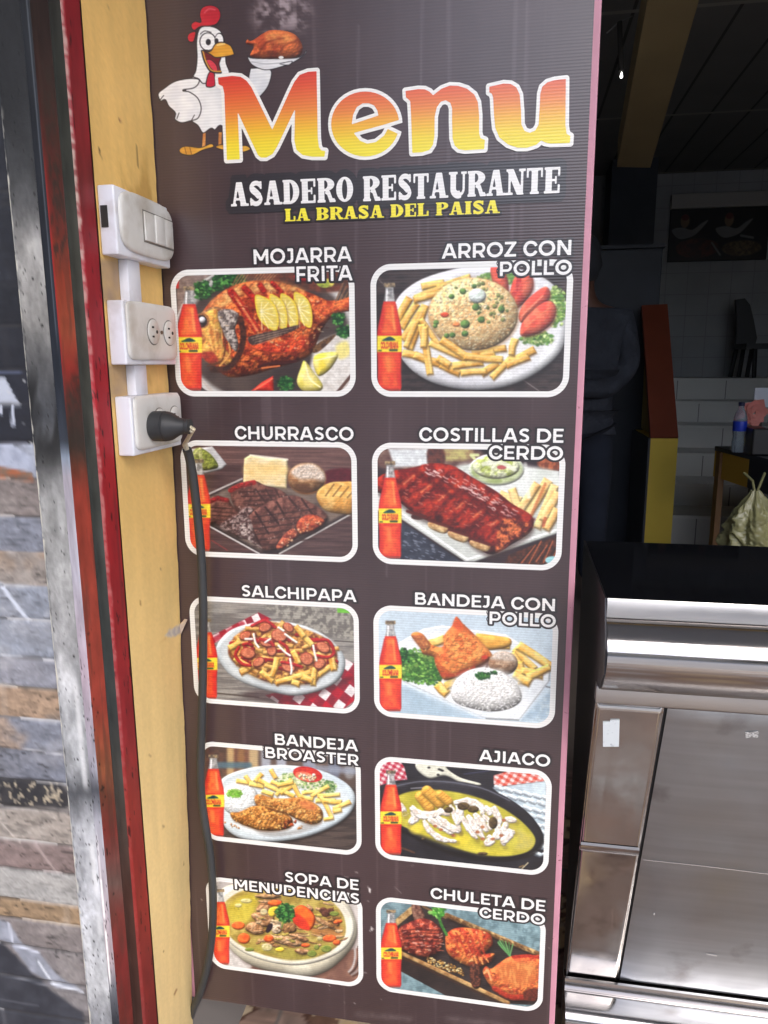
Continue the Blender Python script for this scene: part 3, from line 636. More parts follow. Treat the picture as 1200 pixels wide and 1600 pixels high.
def pic_ribs(a):
    a.fill((56, 40, 44), (40, 30, 34), 120)
    a.poly([(100, 218), (640, 218), (620, 320), (160, 330)], (150, 120, 104), (90, 60, 56), sc=60, soft=14)
    a.poly([(165, 215), (385, 215), (380, 310), (200, 318)], (226, 232, 230), (206, 210, 210), soft=10, sm=False); a.poly([(470, 220), (620, 220), (610, 270), (480, 280)], (190, 180, 110), (160, 130, 90), sc=30, soft=16)
    a.poly([(385, 220), (470, 220), (470, 310), (390, 300)], (110, 60, 50), (70, 44, 44), sc=20, soft=10)
    a.poly([(1000, 260), (1110, 260), (1110, 330), (1000, 320)], (190, 100, 60), (120, 60, 40), sc=20, soft=10)
    a.poly([(100, 460), (560, 320), (640, 290), (1110, 340), (1110, 680), (640, 840), (590, 840), (230, 600), (100, 560)], (216, 220, 212), (196, 200, 192), sc=120, sm=False, dome=10)
    a.poly([(540, 330), (700, 300), (1100, 350), (1100, 560), (700, 560)], (228, 232, 224), (206, 212, 200), sc=80, soft=20)
    a.line([(110, 480), (600, 826), (1100, 660)], 12, (240, 242, 238))
    a.poly([(100, 570), (230, 610), (585, 850), (100, 850)], (58, 64, 78), (40, 44, 58), sc=30, sm=False)
    rg = np.random.RandomState(3)
    for k in range(60):
        x = rg.uniform(240, 480); y = rg.uniform(640, 830)
        if y > 640 + (x - 240) * .55: a.line([(x, y), (x + 14, y + 5)], 5, (150, 156, 170), a=.7)
    a.poly([(830, 800), (1110, 690), (1110, 860), (800, 860)], (96, 50, 34), (60, 34, 28), sc=16, con=2, sm=False)
    for k in range(12): a.line([(880 + k * 20, 850 - (k % 3) * 6), (960 + k * 16, 760 - (k % 4) * 12)], 6, (190, 100, 60) if k % 2 else (40, 24, 22))
    a.ell(1070, 830, 40, 22, (150, 206, 210))
    a.ell(762, 330, 154, 90, (196, 206, 160), (160, 176, 110), sc=40, rim=((226, 232, 214), 20), dome=18)
    a.ell(760, 316, 130, 66, (176, 190, 90), (226, 230, 190), sc=36, con=2, dome=30, bump=10); a.ell(790, 318, 26, 12, (190, 90, 90)); a.line([(690, 300), (780, 290), (860, 330)], 24, (236, 238, 216), a=.8, curve=True); a.line([(640, 270), (620, 250), (660, 250)], 16, (210, 214, 150))
    for f in [(790, 470, 890, 500), (780, 520, 880, 520), (850, 450, 900, 590), (930, 580, 1040, 400), (900, 540, 980, 420), (990, 640, 1080, 430), (1020, 600, 1095, 470), (1040, 650, 1090, 560)]: a.fry(*f, w=54, c=(240, 206, 140), c2=(222, 170, 96))
    a.line([(950, 590), (1030, 410)], 16, (196, 96, 50), a=.6); a.line([(1020, 640), (1030, 600)], 18, (190, 80, 50), a=.7); a.line([(920, 300), (930, 400), (940, 480)], 20, (244, 246, 240), a=.6, soft=8)
    P = [(105, 380), (180, 340), (300, 320), (400, 296), (520, 310), (640, 380), (760, 450), (850, 520), (950, 580), (965, 640), (930, 690), (850, 740), (740, 798), (650, 760), (560, 690), (460, 640), (330, 590), (240, 520), (150, 470), (105, 450)]
    a.poly([(x + 4, y + 22) for x, y in P], (60, 40, 36), a=.6, soft=16)
    a.poly(P, (176, 44, 28), (104, 20, 20), sc=40, con=2.2, dome=80, bump=22, bs=34, amb=.6)
    for k, (x, y) in enumerate(((330, 590), (450, 640), (560, 690), (680, 740))):
        a.poly([(x - 60, y - 20), (x + 20, y - 6), (x + 50, y + 20), (x + 20, y + 44), (x - 56, y + 14)], (226, 196, 140), (176, 130, 80), sc=20, dome=16) if k else a.ell(x, y, 40, 18, (70, 40, 36))
        a.line([(x - 60, y - 30), (x + 40, y + 4)], 16, (90, 30, 26), soft=5)
    for k in range(7):
        x = 250 + k * 96; y = 380 + k * 46
        a.line([(x + 110, y - 60), (x + 30, y + 10), (x - 60, y + 70)], 28, (214, 66, 34), (150, 30, 24), sc=16, con=2, soft=12, curve=True, a=.85)
        a.line([(x + 140, y - 50), (x + 60, y + 20), (x - 20, y + 100)], 18, (70, 14, 18), (110, 24, 22), sc=12, soft=9, curve=True, a=.8)
        a.line([(x + 60, y - 20), (x, y + 30)], 9, (246, 170, 110), a=.55, soft=6)
    rg = np.random.RandomState(9)
    for k in range(26):
        t = rg.rand(); x = 300 + t * 560; y = 330 + t * 260 + rg.uniform(-30, 40)
        a.line([(x, y), (x + rg.uniform(20, 60), y + rg.uniform(6, 40)), (x + rg.uniform(50, 100), y + rg.uniform(30, 70))], rg.uniform(16, 34), (66, 12, 16), (130, 26, 20), sc=10, a=.55, soft=9, curve=True)
    for k in range(70):
        t = rg.rand(); x = 380 + t * 480 + rg.uniform(-40, 50); y = 305 + t * 265 + rg.uniform(-16, 36); L = rg.uniform(8, 34)
        a.line([(x, y), (x + L * .5, y + L * .3 + rg.uniform(-6, 6)), (x + L, y + L * .5)], rg.uniform(3, 8), (250, 226, 216), a=rg.uniform(.4, .9), soft=3.5, curve=True)
    for k in range(60):
        x = rg.uniform(150, 900); y = 370 + (x - 200) * .45 + rg.uniform(-50, 110); L = rg.uniform(6, 22)
        a.line([(x, y), (x + L, y + rg.uniform(-4, 12))], rg.uniform(2, 5), (246, 176, 140), a=rg.uniform(.3, .7), soft=3)
    a.poly([(780, 620), (850, 600), (960, 640), (900, 700), (840, 730), (760, 780)], (214, 110, 60), (96, 30, 24), sc=22, con=2.6, soft=12, bump=16, bs=16)
    a.bottle(112, 284, 238, 822)

def pic_salchi(a):
    a.fill((150, 146, 138), (112, 108, 104), 150, 1.9, sy=16)
    a.poly([(560, 210), (1110, 225), (1110, 420), (800, 350)], (110, 106, 100), (160, 156, 144), sc=18, con=2.4, soft=16)
    a.line([(980, 430), (1100, 438)], 6, (70, 64, 60)); a.line([(270, 748), (520, 772)], 8, (70, 62, 58)); a.line([(220, 590), (600, 640)], 5, (100, 94, 88), a=.7)
    a.poly([(995, 232), (1090, 238), (1090, 264), (995, 260)], (110, 190, 60), sm=False)
    def check(P, ox, oy, ux, uy, vx, vy, sz):
        sl = a._box(P, 4); d = poly_sd(a.X[sl], a.Y[sl], np.array(P, float))
        p = ((a.X[sl] - ox) * ux + (a.Y[sl] - oy) * uy) / sz; q = ((a.X[sl] - ox) * vx + (a.Y[sl] - oy) * vy) / sz
        A = (np.floor(p) % 2); B = (np.floor(q) % 2)
        col = np.where((A + B == 0)[..., None], C8((236, 226, 224)), np.where((A + B == 2)[..., None], C8((186, 20, 44)), C8((150, 30, 50))))
        a.blend(sl, sstep(-2, 2, d), col * (.85 + .25 * vnoise(a.X[sl] / 30, a.Y[sl] / 30, 4)[..., None]))
    check([(235, 400), (520, 258), (600, 300), (480, 320), (260, 440), (240, 440)], 240, 400, .9, -.45, .45, .9, 44)
    a.line([(240, 430), (420, 330)], 34, (170, 24, 44), soft=8, a=.8)
    check([(560, 760), (1010, 640), (1045, 540), (1100, 570), (1100, 790), (1040, 840), (900, 830), (650, 815)], 600, 760, .8, .6, -.6, .8, 56)
    a.poly([(450, 740), (1040, 650), (1040, 690), (760, 800), (560, 800)], (50, 30, 34), a=.55, soft=20)
    P = [(262, 500), (290, 420), (370, 355), (500, 320), (640, 312), (800, 340), (940, 410), (1030, 510), (1040, 600), (990, 680), (880, 735), (740, 762), (600, 740), (440, 690), (330, 620)]
    a.poly(P, (206, 214, 214), (186, 196, 198), sc=100, dome=26); a.poly([(300, 500), (400, 370), (640, 330), (880, 400), (990, 520), (980, 620), (880, 690), (700, 710), (480, 660), (350, 590)], (222, 228, 226), (200, 208, 208), sc=100, soft=20)
    Q = [(335, 500), (380, 400), (520, 320), (640, 320), (830, 370), (970, 450), (990, 570), (900, 640), (840, 690), (640, 690), (520, 660), (400, 590)]
    a.poly([(x + 4, y + 14) for x, y in Q], (90, 84, 80), a=.5, soft=12)
    a.poly(Q, (206, 150, 70), (120, 60, 34), sc=26, con=2.2, bump=18, bs=26, soft=8)
    rg = np.random.RandomState(12)
    A = np.array(Q, float)
    def rp():
        while 1:
            x = rg.uniform(350, 980); y = rg.uniform(340, 680)
            if poly_sd(np.array([x]), np.array([y]), A)[0] > 16: return x, y
    for k in range(46):
        x, y = rp(); t = rg.uniform(-1.3, 1.3); L = rg.uniform(30, 60); a.fry(x - L * math.cos(t), y - L * math.sin(t) * .7, x + L * math.cos(t), y + L * math.sin(t) * .7, w=rg.uniform(26, 34), c=(222, 176, 88), c2=(180, 118, 46))
    for k in range(26):
        x, y = rp(); a.line([(x - 26, y), (x, y + rg.uniform(-14, 14)), (x + 26, y + 6)], 22, (176, 26, 30), (130, 16, 24), sc=12, dome=9, curve=True)
    for f in [(350, 470, 400, 440), (380, 540, 470, 590), (630, 680, 830, 620), (540, 620, 600, 670), (850, 690, 860, 600), (890, 630, 980, 570), (600, 640, 630, 540), (730, 500, 760, 560), (790, 650, 840, 670), (730, 680, 760, 690), (960, 530, 975, 600), (790, 400, 840, 450), (750, 350, 790, 400)]: a.fry(*f, w=38, c=(234, 192, 90), c2=(206, 146, 50))
    for x, y, rx, ry, r in ((455, 505, 46, 34, 10), (645, 398, 50, 40, 10), (812, 540, 42, 38, 40), (910, 470, 46, 32, 30), (560, 350, 40, 28, -20), (520, 560, 40, 26, -30), (700, 590, 44, 30, 20), (890, 570, 38, 30, -40), (700, 350, 36, 26, 40), (600, 490, 30, 34, 0), (570, 440, 42, 30, 10), (440, 400, 38, 26, -20)):
        a.ell(x + 4, y + 8, rx, ry, (90, 30, 20), rot=r, a=.6, soft=6)
        a.ell(x, y, rx, ry, (190, 98, 66), (216, 132, 94), sc=9, con=1.8, rot=r, rim=((140, 48, 36), 10), dome=12)
    for P in ([(400, 470), (380, 520), (420, 570), (470, 580)], [(860, 430), (940, 430), (975, 500), (940, 530), (870, 520)], [(530, 420), (590, 440), (610, 460)], [(660, 560), (720, 570), (780, 590)], [(480, 340), (560, 310), (620, 350)], [(650, 440), (690, 470), (700, 510)]):
        a.line(P, 20, (160, 20, 30), (190, 40, 40), sc=10, dome=9, curve=True)
    for P in ([(490, 390), (500, 440), (520, 470)], [(680, 390), (720, 420), (750, 440)], [(640, 460), (680, 500), (710, 520)], [(850, 460), (860, 510), (870, 550)], [(710, 540), (720, 600), (716, 630)], [(590, 420), (560, 440)], [(640, 350), (670, 370)], [(440, 420), (480, 420)]):
        a.line(P, 14, (250, 244, 232), dome=7, curve=True)
    a.bottle(132, 296, 270, 784)

def pic_chicken(a):
    a.fill((206, 222, 230), (190, 208, 218), 300)
    a.poly([(80, 600), (250, 640), (660, 815), (80, 800)], (150, 176, 192), (176, 198, 210), sc=160, sm=False, soft=20); a.poly([(880, 825), (1060, 640), (1060, 830)], (160, 184, 200), (190, 208, 216), sm=False, soft=12)
    a.poly([(190, 380), (330, 300), (440, 280), (800, 330), (1055, 490), (1050, 600), (880, 822), (680, 812), (210, 600)], (238, 242, 242), (222, 230, 232), sc=160, sm=False, dome=12)
    a.line([(215, 605), (680, 812)], 14, (214, 226, 232), a=.9); a.line([(880, 820), (1050, 600)], 8, (206, 218, 226))
    a.poly([(200, 420), (280, 350), (420, 330), (420, 420), (260, 440)], (226, 228, 230), (244, 246, 246), soft=20)
    for f in [(640, 350, 800, 370), (620, 380, 810, 390), (380, 380, 440, 360), (860, 420, 960, 520), (840, 450, 900, 540), (880, 500, 890, 600), (900, 540, 1000, 560), (880, 400, 1050, 510), (930, 570, 1040, 520), (420, 620, 460, 660), (470, 620, 510, 600), (860, 560, 930, 600)]: a.fry(*f, w=50, c=(246, 206, 110), c2=(236, 176, 70))
    a.poly([(640, 330), (740, 340), (825, 355), (820, 400), (700, 420), (650, 380)], (240, 186, 80), (226, 160, 60), sc=30, dome=26)
    a.green(300, 510, 130, 96, 190, 41, ((70, 130, 50), (110, 170, 66), (50, 104, 40), (150, 200, 90)), (9, 20)); a.green(380, 560, 56, 60, 60, 42, ((60, 120, 46), (100, 160, 60), (40, 96, 36), (140, 190, 84)), (8, 16)); a.green(216, 460, 40, 50, 40, 43)
    P = [(264, 340), (285, 318), (330, 330), (380, 390), (445, 400), (450, 340), (500, 276), (520, 230), (555, 268), (600, 310), (650, 360), (720, 440), (715, 475), (620, 530), (540, 570), (460, 592), (430, 560), (400, 500), (390, 460), (330, 440), (310, 390)]
    a.poly([(x + 8, y + 12) for x, y in P], (120, 80, 60), a=.4, soft=14)
    a.poly(P, (226, 134, 62), (200, 88, 40), sc=46, con=1.9, dome=70, bump=12, bs=26, amb=.66)
    a.poly([(460, 350), (540, 310), (620, 360), (690, 440), (600, 500), (500, 480), (450, 420)], (240, 160, 80), (214, 104, 46), sc=26, con=2, soft=24, bump=10, bs=14)
    a.poly([(500, 280), (520, 236), (556, 280), (530, 300)], (216, 84, 44), soft=8); a.poly([(272, 345), (330, 340), (372, 400), (330, 420)], (196, 120, 66), (160, 84, 50), sc=12, soft=8, dome=20)
    a.line([(440, 560), (520, 560), (620, 520)], 20, (180, 60, 34), soft=8, curve=True, a=.8); a.ell(680, 460, 18, 12, (206, 60, 40)); a.specks(P, 40, 7, (4, 10), ((250, 190, 110), (176, 70, 34), (246, 170, 90)), a=.6)
    a.line([(640, 520), (700, 490), (690, 530)], 16, (90, 50, 40), a=.7, soft=8)
    a.ell(786, 496, 84, 68, (190, 160, 130), (150, 110, 80), sc=16, dome=56, bump=6); a.poly([(716, 470), (760, 430), (830, 436), (856, 480), (800, 480)], (226, 214, 200), (190, 170, 150), sc=8, soft=12, bump=5)
    a.ell(690, 640, 210, 118, (214, 216, 214), a=.6, soft=14)
    R = [(490, 670), (510, 600), (580, 540), (680, 520), (790, 550), (870, 620), (890, 700), (830, 750), (720, 770), (600, 750), (520, 720)]
    a.poly(R, (240, 240, 236), (222, 222, 216), sc=12, con=1.6, dome=80, bump=6, bs=10, amb=.66); a.specks(R, 420, 14, (5, 9), ((250, 250, 248), (236, 236, 230), (222, 220, 212)), a=.8, asp=(.35, .5))
    a.green(672, 566, 44, 24, 22, 44, r=(7, 13)); a.green(735, 548, 20, 12, 8, 45, r=(6, 10))
    a.line([(1030, 628), (1075, 636)], 6, (60, 60, 60), a=.8)
    a.bottle(82, 254, 210, 770)

def pic_broaster(a):
    a.fill((110, 90, 80), (80, 66, 60), 200)
    a.poly([(130, 150), (420, 150), (420, 330), (130, 330)], (120, 80, 64), (70, 54, 54), sc=60, soft=24, sm=False)
    for x, w, c in ((290, 44, (206, 176, 120)), (360, 40, (150, 110, 70)), (440, 60, (206, 180, 130)), (520, 60, (176, 186, 200)), (620, 60, (180, 190, 206)), (800, 80, (150, 160, 180)), (960, 70, (110, 120, 140)), (1060, 60, (150, 150, 150))): a.line([(x, 140), (x, 330)], w, c, soft=14, a=.8)
    a.line([(200, 270), (410, 272)], 40, (70, 110, 130), soft=12, a=.8); a.line([(840, 290), (1100, 310)], 40, (150, 160, 176), soft=14, a=.7)
    a.poly([(780, 400), (1110, 400), (1110, 830), (640, 830), (240, 740), (240, 400)], (84, 72, 66), (58, 50, 48), sc=160, sy=12, con=2, soft=14, sm=False)
    P = [(210, 470), (226, 370), (330, 310), (500, 275), (680, 272), (860, 300), (1000, 360), (1080, 430), (1098, 510), (1050, 600), (930, 680), (760, 740), (560, 768), (380, 752), (270, 690), (226, 590)]
    a.poly([(x + 4, y + 12) for x, y in P], (30, 24, 22), a=.6, soft=10)
    a.poly(P, (206, 220, 224), (190, 204, 210), sc=150, dome=24); a.poly([(250, 500), (280, 390), (420, 320), (680, 300), (920, 350), (1040, 460), (1030, 560), (900, 650), (700, 710), (480, 720), (320, 660)], (224, 234, 236), (208, 220, 224), sc=120, soft=24)
    a.ell(350, 490, 122, 110, (232, 240, 240), (216, 226, 228), sc=14, con=1.4, dome=60, bump=5, bs=9); a.specks(arcp(350, 490, 112, 100, 0, 359), 160, 3, (5, 8), ((246, 250, 250), (226, 232, 232)), a=.7, asp=(.4, .5))
    a.green(318, 452, 50, 30, 34, 51, ((120, 190, 60), (150, 210, 90), (100, 170, 50), (170, 220, 110)), (7, 14))
    rg = np.random.RandomState(2)
    a.green(690, 370, 110, 56, 60, 52, ((200, 214, 150), (120, 160, 70), (232, 236, 214), (90, 140, 60)), (7, 14)); a.green(850, 400, 110, 46, 70, 53, ((200, 210, 150), (110, 160, 70), (236, 236, 220), (80, 130, 50)), (7, 14)); a.green(930, 410, 50, 40, 40, 54, ((80, 130, 60), (120, 170, 80), (206, 214, 170), (60, 110, 50)), (7, 12))
    a.ell(790, 330, 96, 48, (216, 60, 44), (190, 40, 40), rot=12, rim=((200, 30, 34), 14)); a.ell(770, 342, 62, 28, (236, 120, 90), rot=12); a.specks([(710, 330), (830, 330), (860, 370), (760, 370)], 26, 6, (6, 13), ((240, 236, 210), (206, 214, 150), (236, 190, 150)))
    for f in [(335, 372, 430, 384), (390, 345, 420, 390), (420, 392, 500, 408), (455, 370, 490, 332), (555, 305, 580, 350), (480, 370, 590, 430), (520, 400, 640, 450), (590, 460, 680, 370), (620, 450, 700, 400), (700, 400, 735, 470), (640, 440, 700, 470), (560, 380, 600, 400), (760, 450, 860, 440), (820, 470, 920, 410), (860, 470, 990, 460), (850, 500, 960, 500), (880, 480, 940, 600), (900, 500, 1000, 510), (960, 550, 1060, 510), (900, 620, 950, 610), (500, 440, 560, 460), (740, 470, 820, 490), (960, 570, 1000, 560), (690, 380, 600, 400)]: a.fry(*f, w=rg.uniform(28, 36), c=(244, 210, 110), c2=(226, 174, 70))
    a.poly([(380, 560), (420, 640), (560, 700), (700, 690), (760, 650), (880, 650), (700, 720), (480, 716)], (110, 100, 90), a=.4, soft=14)
    def crumb(P, s, c1=(214, 150, 72), c2=(156, 94, 36)):
        a.poly([(x + 3, y + 9) for x, y in P], (90, 50, 20), a=.5, soft=9)
        a.poly(P, c1, c2, sc=20, con=2, dome=46, bump=20, bs=17, amb=.64)
        a.specks(P, 110, s, (5, 11), ((236, 186, 110), (150, 86, 34), (222, 160, 84), (190, 120, 54)), a=.8, asp=(.5, 1))
    crumb([(445, 480), (480, 458), (560, 480), (640, 486), (740, 480), (840, 520), (885, 570), (880, 630), (820, 652), (740, 630), (660, 590), (560, 560), (470, 540)], 5, (216, 156, 80), (170, 104, 44))
    a.ell(790, 530, 60, 26, (226, 140, 74), (200, 110, 60), sc=14, rot=20, soft=12)
    crumb([(290, 580), (340, 575), (380, 560), (440, 535), (540, 540), (640, 580), (690, 620), (680, 670), (590, 694), (480, 690), (380, 660), (340, 640), (310, 625)], 6)
    a.line([(520, 545), (600, 570), (660, 590)], 12, (80, 44, 20), a=.7, soft=6); a.specks([(600, 640), (700, 610), (720, 640), (650, 690)], 22, 9, (6, 12), ((110, 50, 26), (190, 80, 40), (90, 40, 24)))
    a.specks([(250, 640), (300, 650), (400, 690), (300, 670)], 8, 10, (5, 10), ((200, 150, 100),)); a.specks([(700, 680), (760, 660), (740, 690)], 6, 11, (5, 9), ((190, 130, 70),))
    a.bottle(110, 204, 250, 736)

def pic_ajiaco(a):
    a.fill((40, 40, 46), (30, 30, 36), 100)
    sl = (slice(None), slice(None))
    def gingham(P, sz, c):
        sl = a._box(P, 4); d = poly_sd(a.X[sl], a.Y[sl], np.array(P, float))
        p = (a.X[sl] * .86 + a.Y[sl] * .5) / sz; q = (a.X[sl] * -.5 + a.Y[sl] * .86) / (sz * .7)
        A = np.floor(p) % 2; B = np.floor(q) % 2
        col = np.where((A + B == 0)[..., None], C8((230, 214, 210)), np.where((A + B == 2)[..., None], C8(c), C8(c) * .6 + .35))
        a.blend(sl, sstep(-3, 3, d), col)
    gingham([(80, 180), (205, 178), (232, 220), (250, 292), (170, 300), (80, 330)], 19, (190, 30, 56)); gingham([(755, 268), (860, 236), (1065, 262), (1065, 300), (780, 334), (755, 318)], 22, (214, 70, 50))
    a.poly([(750, 340), (1065, 300), (1065, 700), (1000, 700), (860, 440)], (206, 222, 226), (180, 198, 206), sc=60, sm=False, soft=6)
    rg = np.random.RandomState(4)
    for r in range(9):
        for c in range(6):
            x = 790 + c * 56 + (r % 2) * 26; y = 340 + r * 42 + c * 12
            a.line([(x - 22, y - 8), (x + 16, y + 8)], 22, (230, 240, 242), (196, 210, 216), sc=10, dome=8); a.line([(x - 24, y + 8), (x + 12, y + 22)], 6, (96, 110, 120), a=.8)
    a.poly([(300, 196), (360, 186), (520, 200), (570, 226), (480, 222), (560, 280), (680, 316), (640, 330), (560, 310), (470, 270), (380, 286), (310, 240)], (226, 226, 206), (206, 206, 186), sc=40, dome=12)
    for x, y in ((376, 222), (436, 232), (455, 240), (430, 264), (446, 236)): a.ell(x, y, 9, 6, (40, 40, 40))
    a.line([(580, 260), (730, 240)], 6, (70, 76, 110), a=.7)
    P = [(92, 380), (180, 320), (320, 294), (500, 296), (680, 330), (840, 400), (960, 490), (1035, 590), (1040, 660), (980, 720), (860, 752), (700, 756), (520, 724), (380, 670), (240, 600), (120, 540)]
    a.poly([(x + 6, y + 16) for x, y in P], (20, 18, 18), a=.8, soft=8)
    a.poly(P, (44, 44, 50), (30, 30, 34), sc=100, dome=34, amb=.7)
    a.line([(180, 332), (320, 304), (500, 308), (690, 344), (850, 416)], 7, (110, 112, 124), curve=True, a=.8); a.line([(270, 344), (380, 336)], 6, (190, 190, 196), a=.7)
    S = [(150, 440), (210, 380), (340, 352), (480, 358), (640, 390), (790, 450), (910, 530), (985, 610), (998, 660), (960, 710), (860, 738), (720, 736), (560, 700), (420, 640), (280, 590), (190, 540)]
    a.poly(S, (206, 196, 70), (180, 170, 50), sc=90, con=1.5, soft=6); a.poly([(300, 600), (560, 640), (700, 700), (860, 720), (720, 730), (540, 690)], (224, 210, 70), (206, 190, 50), sc=60, soft=24); a.poly([(850, 560), (980, 640), (960, 700), (880, 700), (900, 640)], (190, 180, 90), (206, 190, 80), soft=20)
    a.ell(300, 580, 40, 30, (236, 214, 70), soft=16, a=.8); a.ell(570, 640, 50, 30, (234, 214, 60), soft=16, a=.8)
    for (x0, y0, x1, y1, w) in ((325, 390, 380, 460, 62), (365, 360, 440, 430, 66), (440, 380, 490, 420, 54)):
        a.line([(x0 + 3, y0 + 10), (x1 + 3, y1 + 10)], w, (120, 100, 30), a=.5, soft=8); a.line([(x0, y0), (x1, y1)], w, (240, 186, 80), (224, 160, 56), sc=14, dome=w * .5)
        for k in range(5):
            t = k / 4; x = x0 + (x1 - x0) * t; y = y0 + (y1 - y0) * t; a.line([(x - w * .3, y + w * .22), (x + w * .3, y - w * .22)], 5, (176, 110, 40), a=.7)
    shr = [[(210, 430), (240, 500), (230, 480)], [(260, 550), (300, 510), (270, 480)], [(270, 450), (330, 500), (430, 490), (450, 460)], [(345, 530), (380, 590), (450, 640), (540, 655)], [(370, 520), (440, 560), (520, 610)], [(420, 510), (480, 560), (560, 600)], [(500, 440), (530, 510), (560, 600)], [(540, 420), (560, 500), (540, 560)], [(520, 430), (600, 420), (680, 450), (690, 500)], [(570, 510), (610, 580), (660, 640)], [(600, 500), (650, 570), (700, 640)], [(640, 490), (680, 540), (720, 600)], [(690, 500), (730, 540), (740, 590)], [(700, 450), (730, 480), (720, 500)], [(750, 450), (780, 520), (770, 600)], [(780, 560), (800, 620), (820, 680)], [(830, 540), (820, 600), (880, 600)], [(700, 670), (740, 650), (720, 620)], [(820, 520), (890, 535)], [(800, 660), (850, 620), (840, 580)], [(760, 640), (790, 600)], [(450, 480), (500, 500)]]
    for P in shr: a.line([(x + 3, y + 9) for x, y in P], 30, (120, 100, 50), a=.4, soft=9, curve=True)
    for i, P in enumerate(shr):
        a.strip(P, 50 if i % 3 else 38, (242, 238, 228), (206, 194, 180), sc=14, dome=11, con=2, bump=5, bs=9, amb=.7)
        a.line([(x - 3, y - 3) for x, y in P], 3, (176, 160, 140), a=.5, curve=True); a.line([(x + 6, y + 4) for x, y in P[:2]], 3, (190, 176, 158), a=.5, curve=True)
    for x, y, rx, ry in ((578, 448, 36, 24), (635, 466, 34, 20), (752, 545, 26, 36), (490, 470, 26, 18), (690, 726, 30, 10), (345, 640, 14, 8)): a.ell(x, y, rx, ry, (104, 84, 50), (66, 52, 36), sc=14, dome=16)
    for x, y in ((412, 565), (445, 585), (520, 620), (690, 640), (750, 640), (815, 530), (660, 600), (800, 620), (690, 570)): a.ell(x, y, 12, 9, (196, 130, 80), (150, 80, 50), sc=8)
    a.line([(920, 815), (956, 780)], 6, (220, 206, 160)); a.line([(905, 805), (930, 795)], 5, (180, 140, 80)); a.line([(210, 690), (290, 720)], 10, (110, 70, 46), a=.7)
    a.bottle(90, 238, 216, 734)

